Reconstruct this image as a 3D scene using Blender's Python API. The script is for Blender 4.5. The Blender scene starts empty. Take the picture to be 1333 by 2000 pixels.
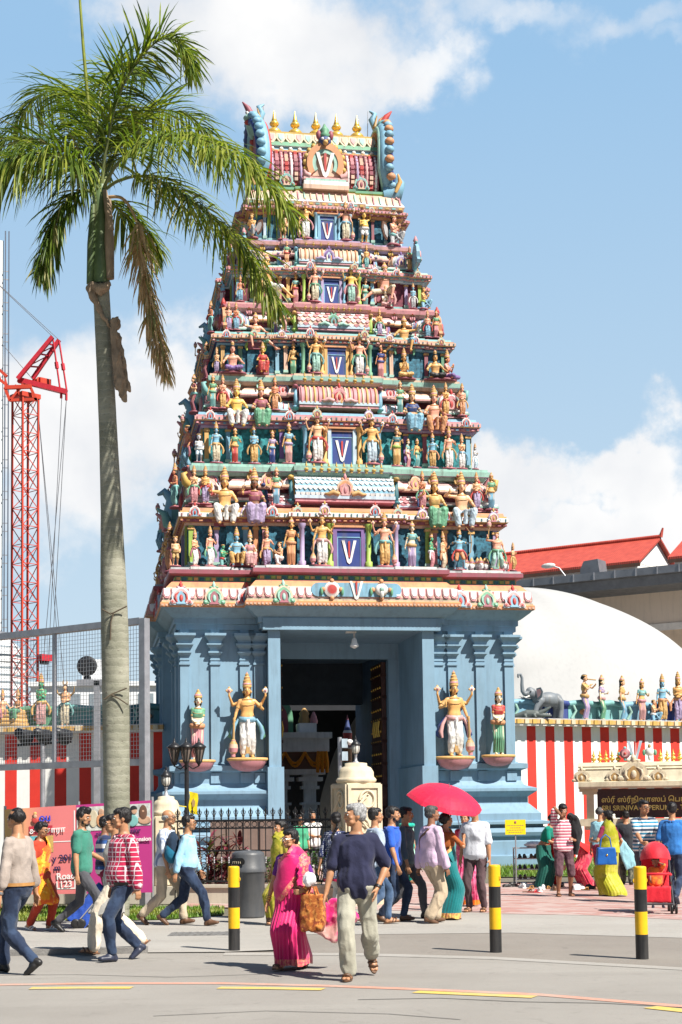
import bpy, math, random
from mathutils import Vector, Matrix, Euler, noise
random.seed(7)
PI = math.pi
def R(a): return math.radians(a)
S = bpy.context.scene
COL = S.collection
rnd = random.uniform
V = Vector
# ---------------------------------------------------------------- camera
FPX, CX, CY = 3000.0, 666.5, 1352.0
_p, _r = R(4.4), R(0.74)
CAM = V((0, 0, 1.68))
CF = V((0, math.cos(_p), math.sin(_p)))
_U0 = V((0, -math.sin(_p), math.cos(_p)))
CR = math.cos(_r)*V((1, 0, 0)) - math.sin(_r)*_U0
CU = math.cos(_r)*_U0 + math.sin(_r)*V((1, 0, 0))
def ray(x, y): return CF*FPX + CR*(x-CX) - CU*(y-CY)
def at(x, y, Y):
 d = ray(x, y); return CAM + d*((Y-CAM.y)/d.y)
def gnd(x, y, z=0.0):
 d = ray(x, y); return CAM + d*((z-CAM.z)/d.z)
cam = bpy.data.cameras.new('camera'); camo = bpy.data.objects.new('camera', cam); COL.objects.link(camo)
m3 = Matrix((CR, CU, -CF)).transposed()
camo.matrix_world = Matrix.Translation(CAM) @ m3.to_4x4()
cam.sensor_fit = 'VERTICAL'; cam.sensor_height = 36; cam.lens = FPX/2000*36
cam.shift_y = (CY-1000)/2000; cam.shift_x = 0
cam.clip_end = 3000; cam.clip_start = .1
S.camera = camo
S.view_settings.view_transform = 'Standard'; S.view_settings.look = 'None'
S.view_settings.gamma = 1; S.view_settings.exposure = 0.85
# tower frame
TA = R(9.5); TO = V((.25, 45.0, 0))
EU = V((math.cos(TA), math.sin(TA), 0)); EV = V((-math.sin(TA), math.cos(TA), 0))
def T(u, v, z): return TO + EU*u + EV*v + V((0, 0, z))
def tl(x, y, v):
 d = ray(x, y); A = TO + EV*v
 P = CAM + d*((A-CAM).dot(EV)/d.dot(EV))
 return (P-TO).dot(EU), P.z
# ---------------------------------------------------------------- materials
MATS = {}
def _new(name):
 m = bpy.data.materials.new(name); m.use_nodes = True
 nt = m.node_tree; b = nt.nodes['Principled BSDF']
 return m, nt, b
def _tc(nt, kind='Object', scale=(1, 1, 1)):
 tc = nt.nodes.new('ShaderNodeTexCoord'); mp = nt.nodes.new('ShaderNodeMapping')
 mp.inputs['Scale'].default_value = scale
 nt.links.new(tc.outputs[kind], mp.inputs['Vector']); return mp.outputs['Vector']
def _noise(nt, vec, sc, det=4, rough=.55, dist=0):
 n = nt.nodes.new('ShaderNodeTexNoise'); n.inputs['Scale'].default_value = sc
 n.inputs['Detail'].default_value = det; n.inputs['Roughness'].default_value = rough
 n.inputs['Distortion'].default_value = dist
 nt.links.new(vec, n.inputs['Vector']); return n.outputs['Fac']
def _mr(nt, x, a, b, c, d, smooth=False):
 n = nt.nodes.new('ShaderNodeMapRange'); n.inputs[1].default_value = a; n.inputs[2].default_value = b
 n.inputs[3].default_value = c; n.inputs[4].default_value = d
 if smooth: n.interpolation_type = 'SMOOTHSTEP'
 nt.links.new(x, n.inputs[0]); return n.outputs[0]
def _mix(nt, f, a, b, mode='MIX'):
 n = nt.nodes.new('ShaderNodeMix'); n.data_type = 'RGBA'; n.blend_type = mode
 for k, v in ((0, f), (6, a), (7, b)):
  if hasattr(v, 'links') or hasattr(v, 'is_linked'): nt.links.new(v, n.inputs[k])
  elif k == 0: n.inputs[0].default_value = v
  else: n.inputs[k].default_value = (*v[:3], 1)
 return n.outputs[2]
def _math(nt, op, a, b=None, c=None):
 n = nt.nodes.new('ShaderNodeMath'); n.operation = op
 for k, v in ((0, a), (1, b), (2, c)):
  if v is None: continue
  if hasattr(v, 'is_linked'): nt.links.new(v, n.inputs[k])
  else: n.inputs[k].default_value = v
 return n.outputs[0]
def _bump(nt, b, h, strength=.2, dist=.02):
 n = nt.nodes.new('ShaderNodeBump'); n.inputs['Strength'].default_value = strength
 n.inputs['Distance'].default_value = dist
 nt.links.new(h, n.inputs['Height']); nt.links.new(n.outputs[0], b.inputs['Normal'])
def mat(name, rgb, rough=.55, var=.16, scale=3.0, bump=.12, bscale=40, dirt=0.0, metal=0.0, spec=.4, dcol=(.12, .11, .1)):
 if name in MATS: return MATS[name]
 m, nt, b = _new(name)
 vec = _tc(nt)
 n1 = _noise(nt, vec, scale, 5, .6)
 lo = tuple(c*(1-var) for c in rgb); hi = tuple(min(1, c*(1+var*.7)) for c in rgb)
 col = _mix(nt, _mr(nt, n1, .3, .7, 0, 1), lo, hi)
 if dirt > 0:
  vs = _tc(nt, 'Object', (3.0, 3.0, .35))
  n2 = _noise(nt, vs, 2.2, 6, .65)
  col = _mix(nt, _mr(nt, n2, .46, .74, 0, dirt, True), col, dcol)
 nt.links.new(col, b.inputs['Base Color'])
 b.inputs['Roughness'].default_value = rough; b.inputs['Metallic'].default_value = metal
 b.inputs['Specular IOR Level'].default_value = spec
 if bump > 0:
  _bump(nt, b, _noise(nt, vec, bscale, 3, .6), bump, .01)
 MATS[name] = m; return m
def paint(name, rgb, **k):
 k.setdefault('rough', .55); k.setdefault('dirt', .55); return mat('paint_'+name, rgb, **k)
# ---------------------------------------------------------------- mesh builder
class MB:
 def __init__(s): s.v = []; s.f = []; s.m = []; s.sm = []; s.mats = []; s.M = None
 def mi(s, m):
  if m not in s.mats: s.mats.append(m)
  return s.mats.index(m)
 def add(s, vs, fs, m, smooth=False):
  n = len(s.v); i = s.mi(m)
  if s.M is not None: vs = [s.M @ V(v) for v in vs]
  s.v += [tuple(v) for v in vs]
  for q in fs: s.f.append(tuple(n+k for k in q)); s.m.append(i); s.sm.append(smooth)
 def box(s, x0, x1, y0, y1, z0, z1, m, M=None):
  vs = [V((x, y, z)) for z in (z0, z1) for y in (y0, y1) for x in (x0, x1)]
  if M is not None: vs = [M @ v for v in vs]
  s.add(vs, [(0, 2, 3, 1), (4, 5, 7, 6), (0, 1, 5, 4), (2, 6, 7, 3), (0, 4, 6, 2), (1, 3, 7, 5)], m)
 def bar(s, a, b, w, h, m, up=(0, 0, 1)):
  a, b = V(a), V(b); d = (b-a); L = d.length; d.normalize()
  u = V(up)
  if abs(d.dot(u)) > .98: u = V((0, 1, 0))
  x = d.cross(u).normalized(); y = x.cross(d).normalized()
  vs = [p + x*(w/2*i) + y*(h/2*j) for p in (a, b) for i, j in ((-1, -1), (1, -1), (1, 1), (-1, 1))]
  s.add(vs, [(3, 2, 1, 0), (4, 5, 6, 7), (0, 1, 5, 4), (1, 2, 6, 5), (2, 3, 7, 6), (3, 0, 4, 7)], m)
 def rings(s, rs, m, caps=True, smooth=True, closed=True):
  n = len(rs[0]); vs = [p for r in rs for p in r]; fs = []
  for i in range(len(rs)-1):
   for j in range(n if closed else n-1):
    k = (j+1) % n
    fs.append((i*n+j, i*n+k, (i+1)*n+k, (i+1)*n+j))
  s.add(vs, fs, m, smooth)
  if caps:
   s.add(list(rs[0]), [tuple(range(n-1, -1, -1))], m); s.add(list(rs[-1]), [tuple(range(n))], m)
 def lathe(s, prof, m, c=(0, 0, 0), n=16, sx=1, sy=1, smooth=True, M=None, ms=None):
  c = V(c); rs = []
  for r, z in prof:
   ring = [V((c.x+math.cos(2*PI*k/n)*r*sx, c.y+math.sin(2*PI*k/n)*r*sy, c.z+z)) for k in range(n)]
   if M is not None: ring = [M @ p for p in ring]
   rs.append(ring)
  if ms:
   for i in range(len(rs)-1): s.rings(rs[i:i+2], ms[i], False, smooth)
   s.add(list(rs[0]), [tuple(range(n-1, -1, -1))], ms[0]); s.add(list(rs[-1]), [tuple(range(n))], ms[-1])
  else: s.rings(rs, m, True, smooth)
 def tube(s, pts, r, m, n=8, caps=True):
  pts = [V(p) for p in pts]; rs = []
  if not isinstance(r, (list, tuple)): r = [r]*len(pts)
  prev = None
  for i, p in enumerate(pts):
   d = (pts[min(i+1, len(pts)-1)]-pts[max(i-1, 0)]).normalized()
   u = prev if prev is not None else (V((0, 0, 1)) if abs(d.z) < .9 else V((1, 0, 0)))
   x = d.cross(u)
   if x.length < 1e-4: x = d.cross(V((.3, .8, .1)))
   x.normalize(); y = x.cross(d).normalized(); prev = y
   rs.append([p + x*(math.cos(2*PI*k/n)*r[i]) + y*(math.sin(2*PI*k/n)*r[i]) for k in range(n)])
  s.rings(rs, m, caps)
 def prism(s, poly, y0, y1, m, M=None):
  """poly of (x,z) extruded from y0 to y1"""
  n = len(poly)
  vs = [V((x, y0, z)) for x, z in poly] + [V((x, y1, z)) for x, z in poly]
  if M is not None: vs = [M @ v for v in vs]
  fs = [tuple(range(n)), tuple(range(2*n-1, n-1, -1))] + [(i+n, (i+1) % n+n, (i+1) % n, i) for i in range(n)]
  s.add(vs, fs, m)
 def ell(s, c, rad, m, n=12, k=8, M=None):
  c = V(c); rs = []
  for i in range(k+1):
   a = -PI/2 + PI*i/k; r = max(math.cos(a), .02)
   ring = [V((rad[0]*r*math.cos(2*PI*j/n), rad[1]*r*math.sin(2*PI*j/n), rad[2]*math.sin(a))) for j in range(n)]
   if M is not None: ring = [M @ p for p in ring]
   rs.append([c+p for p in ring])
  s.rings(rs, m, True)
 def sheet(s, pts, z, m, off=0):
  s.add([(p[0], p[1], z) for p in pts], [tuple(range(len(pts)))], m)
 def mesh(s, name):
  me = bpy.data.meshes.new(name); me.from_pydata(s.v, [], s.f)
  for m in s.mats: me.materials.append(m)
  me.polygons.foreach_set('material_index', s.m); me.polygons.foreach_set('use_smooth', s.sm)
  me.update(); return me
 def obj(s, name, parent=None, fix=True):
  me = s.mesh(name)
  return link(name, me, parent)
def link(name, me, parent=None):
 o = bpy.data.objects.new(name, me); COL.objects.link(o)
 if parent is not None: o.parent = parent
 return o
def tag(o, label=None, cat=None, group=None, kind=None):
 if label: o['label'] = label
 if cat: o['category'] = cat
 if group: o['group'] = group
 if kind: o['kind'] = kind
 return o
def thing(name, label, cat, loc=(0, 0, 0), rz=0, group=None, scale=1):
 o = bpy.data.objects.new(name, None); COL.objects.link(o)
 o.empty_display_size = .2
 o.location = loc; o.rotation_euler = (0, 0, rz); o.scale = (scale,)*3
 return tag(o, label, cat, group)
def kids(o): return [c for c in COL.objects if c.parent == o]
def copy_tree(o, parent=None):
 c = o.copy(); COL.objects.link(c)
 if parent is not None: c.parent = parent
 for ch in kids(o): copy_tree(ch, c)
 return c
def circ(c, r, n=16, a0=0, a1=2*PI):
 return [(c[0]+r*math.cos(a0+(a1-a0)*k/(n-1)), c[1]+r*math.sin(a0+(a1-a0)*k/(n-1))) for k in range(n)]
def text_mesh(mb, body, size, m, M, align='LEFT', ext=.004, bold=0.0):
 cu = bpy.data.curves.new('t', 'FONT'); cu.body = body; cu.size = size; cu.extrude = ext
 cu.align_x = align; cu.offset = bold
 o = bpy.data.objects.new('t', cu); COL.objects.link(o)
 dg = bpy.context.evaluated_depsgraph_get(); dg.update()
 me = bpy.data.meshes.new_from_object(o.evaluated_get(dg))
 mb.add([M @ v.co for v in me.vertices], [tuple(p.vertices) for p in me.polygons], m)
 bpy.data.objects.remove(o); bpy.data.meshes.remove(me); bpy.data.curves.remove(cu)
# ---------------------------------------------------------------- light and sky
SUN_AZ, SUN_EL = R(48), R(49)      # azimuth measured from -Y (towards camera) to +X
sd = V((math.sin(SUN_AZ)*math.cos(SUN_EL), -math.cos(SUN_AZ)*math.cos(SUN_EL), math.sin(SUN_EL)))
sl = bpy.data.lights.new('sun', 'SUN'); sl.energy = 5.0; sl.angle = R(.5); sl.color = (1, .95, .87)
so = bpy.data.objects.new('sun', sl); COL.objects.link(so)
so.rotation_euler = sd.to_track_quat('Z', 'Y').to_euler()
W = bpy.data.worlds.new('World'); S.world = W; W.use_nodes = True
nt = W.node_tree; bg = nt.nodes['Background']
sky = nt.nodes.new('ShaderNodeTexSky'); sky.sky_type = 'NISHITA'; sky.sun_disc = False
sky.sun_elevation = SUN_EL; sky.sun_rotation = math.atan2(sd.x, sd.y)
sky.altitude = 0; sky.air_density = 1.0; sky.dust_density = .4; sky.ozone_density = 1.0
tc = nt.nodes.new('ShaderNodeTexCoord')
dirv = tc.outputs['Generated']
def vm(op, a, b=None):
 n = nt.nodes.new('ShaderNodeVectorMath'); n.operation = op
 for k, v in ((0, a), (1, b)):
  if v is None: continue
  if hasattr(v, 'is_linked'): nt.links.new(v, n.inputs[k])
  else: n.inputs[k].default_value = v
 return n.outputs['Value'] if op in ('LENGTH', 'DOT_PRODUCT') else n.outputs['Vector']
nz = nt.nodes.new('ShaderNodeTexNoise'); nz.inputs['Scale'].default_value = 9; nz.inputs['Detail'].default_value = 9; nz.inputs['Roughness'].default_value = .58
nt.links.new(dirv, nz.inputs['Vector'])
warp = vm('MULTIPLY', vm('SUBTRACT', nz.outputs['Color'], (.5, .5, .5)), (.2, .2, .2))
wd = vm('ADD', dirv, warp)
# cloud banks: (direction through which it is seen, width, height, density)
banks = [((560, 90), 300, 210, .95), ((400, 20), 230, 150, .75), ((780, 170), 150, 110, .75), ((940, 20), 260, 80, .5), ((1240, 20), 190, 70, .4), ((1290, 90), 90, 40, .3), ((1060, 130), 70, 40, .3),
   ((90, 830), 360, 250, 1.05), ((330, 740), 190, 190, .95), ((60, 1050), 300, 110, .55), ((500, 900), 150, 200, .6),
   ((1190, 930), 190, 110, 1.15), ((1010, 1000), 190, 120, 1.0), ((1330, 1020), 200, 100, 1.0), ((1180, 1080), 330, 90, 1.0),
   ((300, 330), 160, 60, .25)]
acc = None
for (px, py), wx, wy, k in banks:
 d = ray(px, py).normalized()
 q = vm('SUBTRACT', wd, tuple(d))
 q = vm('MULTIPLY', q, (FPX/wx, FPX/wx, FPX/wy))
 w = _mr(nt, vm('LENGTH', q), .25, 1.25, k, 0, True)
 acc = w if acc is None else _math(nt, 'MAXIMUM', acc, w)
n2 = nt.nodes.new('ShaderNodeTexNoise'); n2.inputs['Scale'].default_value = 22; n2.inputs['Detail'].default_value = 8; n2.inputs['Roughness'].default_value = .6
nt.links.new(dirv, n2.inputs['Vector'])
dens = _math(nt, 'ADD', acc, _math(nt, 'MULTIPLY', _math(nt, 'SUBTRACT', n2.outputs['Fac'], .5), .7))
mask = _mr(nt, dens, .12, .85, 0, 1, True)
n3 = nt.nodes.new('ShaderNodeTexNoise'); n3.inputs['Scale'].default_value = 12; n3.inputs['Detail'].default_value = 6
nt.links.new(vm('ADD', dirv, (.3, .1, -.012)), n3.inputs['Vector'])
shade = _mr(nt, n3.outputs['Fac'], .35, .65, 0, 1)
ccol = _mix(nt, shade, (8.8, 9.1, 9.6), (11.2, 11.2, 11.2))
skyc = _mix(nt, 1.0, sky.outputs[0], (.45, .55, .65), 'MULTIPLY')
# brightening added to the sky towards the temple only; the rest stays dim
dv = ray(800, 700).normalized(); sky_lift = _mr(nt, vm('LENGTH', vm('SUBTRACT', dirv, tuple(dv))), .3, 1.0, .9, .1, True)
sepd = nt.nodes.new('ShaderNodeSeparateXYZ'); nt.links.new(dirv, sepd.inputs[0])
vcol = _mix(nt, _mr(nt, sepd.outputs[2], 0, .45, 0, 1), (7.8, 9.4, 10.4), (4.1, 6.8, 9.9))
skyc = _mix(nt, sky_lift, skyc, vcol)
fin = _mix(nt, mask, skyc, ccol)
nt.links.new(fin, bg.inputs['Color']); bg.inputs['Strength'].default_value = .05
# ---------------------------------------------------------------- ground, road, pavement
def groundmat(name, c1, c2, scale=.6, grain=60, gstr=.35, rough=.85, crack=0.0, c3=None):
 m, nt, b = _new(name); vec = _tc(nt)
 n1 = _noise(nt, vec, scale, 6, .6); n2 = _noise(nt, vec, grain, 3, .7)
 col = _mix(nt, _mr(nt, n1, .35, .65, 0, 1), c1, c2)
 col = _mix(nt, _mr(nt, n2, .35, .7, 0, .4), col, tuple(x*.45 for x in c1)); n5 = _noise(nt, vec, 210, 2, .6); col = _mix(nt, _mr(nt, n5, .5, .75, 0, .5), col, tuple(min(1, x*1.7) for x in c2)); n6 = _noise(nt, vec, 2.6, 7, .7, 1.5); col = _mix(nt, _mr(nt, n6, .56, .66, 0, .3, True), col, tuple(x*.6 for x in c1))
 vs = _tc(nt, 'Object', (.06, 1.2, 1)); n3 = _noise(nt, vs, 1.3, 4, .6)
 col = _mix(nt, _mr(nt, n3, .5, .75, 0, .3), col, tuple(x*.72 for x in c1))
 if crack:
  vo = nt.nodes.new('ShaderNodeTexVoronoi'); vo.feature = 'DISTANCE_TO_EDGE'; vo.inputs['Scale'].default_value = .22
  nw = nt.nodes.new('ShaderNodeVectorMath'); nw.operation = 'ADD'
  nn = nt.nodes.new('ShaderNodeTexNoise'); nn.inputs['Scale'].default_value = 1.2; nn.inputs['Detail'].default_value = 6
  nt.links.new(vec, nn.inputs['Vector']); nt.links.new(vec, nw.inputs[0]); nt.links.new(nn.outputs['Color'], nw.inputs[1]); nt.links.new(nw.outputs[0], vo.inputs['Vector'])
  col = _mix(nt, _mr(nt, vo.outputs['Distance'], 0, .006, crack, 0), col, (.1, .095, .09))
 nt.links.new(col, b.inputs['Base Color']); b.inputs['Roughness'].default_value = rough
 b.inputs['Specular IOR Level'].default_value = .25
 _bump(nt, b, n2, gstr, .012); return m
asph = groundmat('worn_asphalt', (.265, .245, .22), (.325, .305, .275), .35, 90, .5, crack=0)
conc = groundmat('pale_concrete', (.32, .30, .27), (.37, .35, .32), .5, 70, .3)
conc2 = groundmat('darker_concrete', (.22, .195, .17), (.26, .235, .205), .5, 70, .35)
kerbm = groundmat('kerb_stone', (.16, .155, .15), (.30, .285, .265), 2.5, 40, .5)
soil = groundmat('bare_earth', (.13, .12, .09), (.19, .17, .13), .3, 20, .4)
redm = groundmat('faded_red_line', (.60, .25, .17), (.46, .34, .28), 2.5, 60, .3)
yelm = groundmat('faded_yellow_line', (.70, .47, .08), (.50, .41, .2), 2.5, 60, .3)
def brickmat():
 m, nt, b = _new('herringbone_pavers'); vec = _tc(nt, 'Object', (1, 1, 1))
 br = nt.nodes.new('ShaderNodeTexBrick'); br.offset = .5
 for k, v in (('Scale', 1.0), ('Mortar Size', .012), ('Brick Width', .45), ('Row Height', .225), ('Bias', 0.0)): br.inputs[k].default_value = v
 br.inputs['Color1'].default_value = (.36, .15, .125, 1); br.inputs['Color2'].default_value = (.44, .35, .32, 1); br.inputs['Mortar'].default_value = (.25, .2, .18, 1)
 mp = nt.nodes.new('ShaderNodeMapping'); mp.inputs['Rotation'].default_value = (0, 0, R(38)); nt.links.new(vec, mp.inputs['Vector'])
 nt.links.new(mp.outputs[0], br.inputs['Vector'])
 col = _mix(nt, _mr(nt, _noise(nt, vec, 1.2, 5), .35, .7, 0, .35), br.outputs['Color'], (.42, .31, .27))
 nt.links.new(col, b.inputs['Base Color']); b.inputs['Roughness'].default_value = .8
 _bump(nt, b, br.outputs['Fac'], -.3, .01); return m
brick = brickmat()
def plain(name, pts, z, m, kind='structure'):
 b = MB(); b.add([(p[0], p[1], z) for p in pts], [tuple(range(len(pts)))], m)
 return tag(b.obj(name), kind=kind)
plain('ground', [(-900, -60), (900, -60), (900, 1500), (-900, 1500)], -.012, soil)
RE = [gnd(*q) for q in ((-900, 1925), (-300, 1885), (0, 1868), (290, 1862), (440, 1861), (700, 1862), (960, 1869), (1333, 1890), (2000, 1950), (2600, 2030))]
RE = [V((-60, 30, 0))]+RE+[V((40, 4.5, 0))]
plain('road', [(-60, -40), (60, -40), (60, 0)] + [(p.x, p.y) for p in reversed(RE)], .0, asph)
# channel strip of pale concrete along the carriageway
b = MB(); ch = [p for p in RE[1:-1]]
for i in range(len(ch)-1):
 a, c = ch[i], ch[i+1]
 if i < 4: continue
 o = V((0, -.38, 0)); b.add([(a.x, a.y-.32, .004), (c.x, c.y-.32, .004), (c.x, c.y, .004), (a.x, a.y, .004)], [(0, 1, 2, 3)], conc)
tag(b.obj('gutter_strip'), kind='structure')
# driveway crossing: darker apron then pale slab up to the plaza
ap = [p for p in RE[5:-1]]
plain('driveway', [(p.x, p.y) for p in ap] + [(30, 24), (-.7, 24), (-.75, 18.6)], .004, conc2)
sb = [gnd(560, 1826), gnd(720, 1826), gnd(1000, 1823), gnd(1333, 1833), gnd(1900, 1860)]
sf = [gnd(1900, 1815), gnd(1333, 1798), gnd(1150, 1789), gnd(985, 1786), gnd(900, 1782), gnd(560, 1775)]
plain('crossing_slab', [(p.x, p.y) for p in sb] + [(p.x, p.y) for p in sf], .008, conc)
plain('forecourt', [(p.x, p.y) for p in sf][::-1] + [(40, 24), (40, 34), (12, 34.5), (2.2, 34.6), (2.2, 45), (-3, 45), (-3, 27.5)], .012, brick)
# pavement on the left, level with the slab; kerb stones stand proud of the road and die out at the crossing
PX = .01
pv = RE[2:6]
top = [(-60, 31)] + [(p.x, p.y+.02) for p in pv] + [(-.7, 18.8), (-.7, 20.4), (-.3, 24.9), (-2.6, 24.95), (-60, 34)]
plain('pavement', top, PX, conc)
b = MB()
def along(pts, step):
 out = []
 for a, c in zip(pts[:-1], pts[1:]):
  L = (c-a).length; k = max(1, int(L/step))
  for j in range(k): out.append((a+(c-a)*(j/k), a+(c-a)*((j+1)/k)))
 return out
for i, (a, c) in enumerate(along([RE[1], RE[2], RE[3], RE[4]], .9)):
 d = (c-a).normalized(); n = V((-d.y, d.x, 0))
 top = .095 if c.x < -2.6 else max(0, .095*(-1.5-c.x)/1.1)
 if top < .02: continue
 p, q = a+d*.008+n*.09, c-d*.008+n*.09
 b.bar((p.x, p.y, top/2), (q.x, q.y, top/2), .18, top, kerbm)
tag(b.obj('kerb'), kind='structure')
# road lines
def stripe(name, pix, w, m, z):
 pts = [gnd(*q) for q in pix]; b = MB()
 L, Rr = [], []
 for i, p in enumerate(pts):
  d = (pts[min(i+1, len(pts)-1)]-pts[max(i-1, 0)]).normalized(); n = V((-d.y, d.x, 0))
  L.append((p.x+n.x*w/2, p.y+n.y*w/2, z)); Rr.append((p.x-n.x*w/2, p.y-n.y*w/2, z))
 n = len(pts); b.add(L+Rr, [(n+i, n+i+1, i+1, i) for i in range(n-1)], m)
 return tag(b.obj(name), kind='structure')
stripe('red_road_line', [(-300, 1932), (0, 1924), (200, 1921), (430, 1921), (640, 1926), (850, 1934), (1050, 1943), (1333, 1966), (1700, 2005)], .15, redm, .004)
for q in ([(-250, 1938), (-60, 1933)], [(60, 1931), (160, 1930), (258, 1930)], [(428, 1930), (530, 1931), (632, 1933)], [(812, 1938), (930, 1943), (1045, 1948)], [(1270, 1968), (1400, 1982)]):
 stripe('yellow_road_line', q, .18, yelm, .006)
tar = mat('tar_seam', (.09, .085, .08), rough=.9)
stripe('road_seam', [(-100, 1906), (150, 1904), (330, 1909), (520, 1903)], .02, tar, .004)
stripe('road_seam', [(700, 1953), (860, 1950), (1010, 1957), (1180, 1960), (1400, 1972)], .025, tar, .004)
stripe('road_seam', [(300, 1985), (520, 1975), (760, 1981), (900, 1992)], .018, tar, .004)
# drain cover and patches
b = MB(); c0 = gnd(400, 1824, PX); b.box(c0.x-.48, c0.x+.48, c0.y-.3, c0.y+.3, PX, PX+.005, mat('cast_iron_cover', (.16, .155, .15), rough=.7, var=.3, scale=8))
for i in range(9): b.box(c0.x-.44+i*.1, c0.x-.40+i*.1, c0.y-.26, c0.y+.26, PX+.005, PX+.012, mat('cast_iron_cover', (.2, .2, .2)))
tag(b.obj('drain_cover'), 'dark flat drain cover set in the pavement in front of the iron fence', 'drain cover')
# ---------------------------------------------------------------- temple gateway tower
P = {}
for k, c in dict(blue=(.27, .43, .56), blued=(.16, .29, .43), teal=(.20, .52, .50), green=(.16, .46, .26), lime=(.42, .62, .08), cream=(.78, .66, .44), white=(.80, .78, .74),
     pink=(.80, .40, .38), rose=(.76, .30, .33), maroon=(.42, .10, .14), orange=(.80, .34, .13), peach=(.86, .54, .37), yellow=(.84, .47, .12), gold=(.72, .45, .07),
     lilac=(.50, .38, .62), purple=(.25, .13, .40), sky=(.22, .50, .68), navy=(.035, .07, .24), cobalt=(.022, .06, .30), red=(.66, .045, .035), mint=(.38, .68, .56),
     brown=(.20, .09, .05), black=(.02, .02, .022), grey=(.45, .45, .46), lblue=(.50, .64, .74), dteal=(.03, .20, .24), skin=(.72, .40, .24), ochre=(.62, .36, .10)).items():
 q = .92 if k in ('white', 'lblue', 'black', 'grey') else .76
 g = sum(c)/3; P[k] = paint(k, tuple((x*.88+g*.12)*q for x in c), scale=2.5)
P['wallblue'] = mat('wall_blue_paint', (.205, .33, .43), rough=.65, var=.12, scale=.9, bump=.12, bscale=50, dirt=.42, dcol=(.12, .17, .21))
P['brass'] = mat('polished_brass', (.85, .55, .12), rough=.3, metal=.55, var=.1, bump=.03)
P['niche'] = mat('niche_blue_marbled_shade', (.03, .13, .19), rough=.55, var=.9, scale=9, bump=.2)  # marbled niche paints, deepened to put recess shade into the colour
P['niche2'] = mat('niche_teal_marbled_shade', (.03, .24, .26), rough=.55, var=.8, scale=8, bump=.2)
P['niche3'] = mat('niche_maroon_marbled_shade', (.16, .03, .05), rough=.55, var=.8, scale=8, bump=.2)
def offset(poly, o):
 n = len(poly); out = []
 for i in range(n):
  a, b, c = V(poly[i-1]), V(poly[i]), V(poly[(i+1) % n])
  d1 = (b-a).normalized(); d2 = (c-b).normalized()
  n1 = V((d1.y, -d1.x)); n2 = V((d2.y, -d2.x))
  s = n1+n2 if abs(n1.dot(n2)) < .5 else n1
  out.append((b.x+s.x*o, b.y+s.y*o))
 return out
def plan(W, v, bays, dep=10, Bs=1.6, Ps=.3):
 """counter-clockwise rectilinear plan; bays = [(half width, projection)] outer to inner on the front"""
 b = dep-v
 f = [(-W, v)]; last = v
 for B, p in bays: f += [(-B, last), (-B, v-p)]; last = v-p
 f += [(-x, y) for x, y in reversed(f)]
 r = [(W, 5-Bs), (W+Ps, 5-Bs), (W+Ps, 5+Bs), (W, 5+Bs)]
 k = [(W, b), (-W, b)]
 l = [(-x, y) for x, y in reversed(r)]
 return f + r + k + l
def mould(mb, poly, prof, ms, cap=True):
 rs = [[V((x, y, z)) for x, y in offset(poly, o)] for o, z in prof]
 for i in range(len(rs)-1):
  m = ms[i] if isinstance(ms, (list, tuple)) else ms
  if m is None: continue
  mb.rings(rs[i:i+2], m, False, False)
 if cap:
  mb.add(rs[-1], [tuple(range(len(rs[-1])))], ms[-1] if isinstance(ms, (list, tuple)) else ms)
gop = thing('temple_tower', 'tall stepped temple gateway tower with blue base and tiers of brightly painted ornament', 'temple tower', TO, TA)
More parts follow.
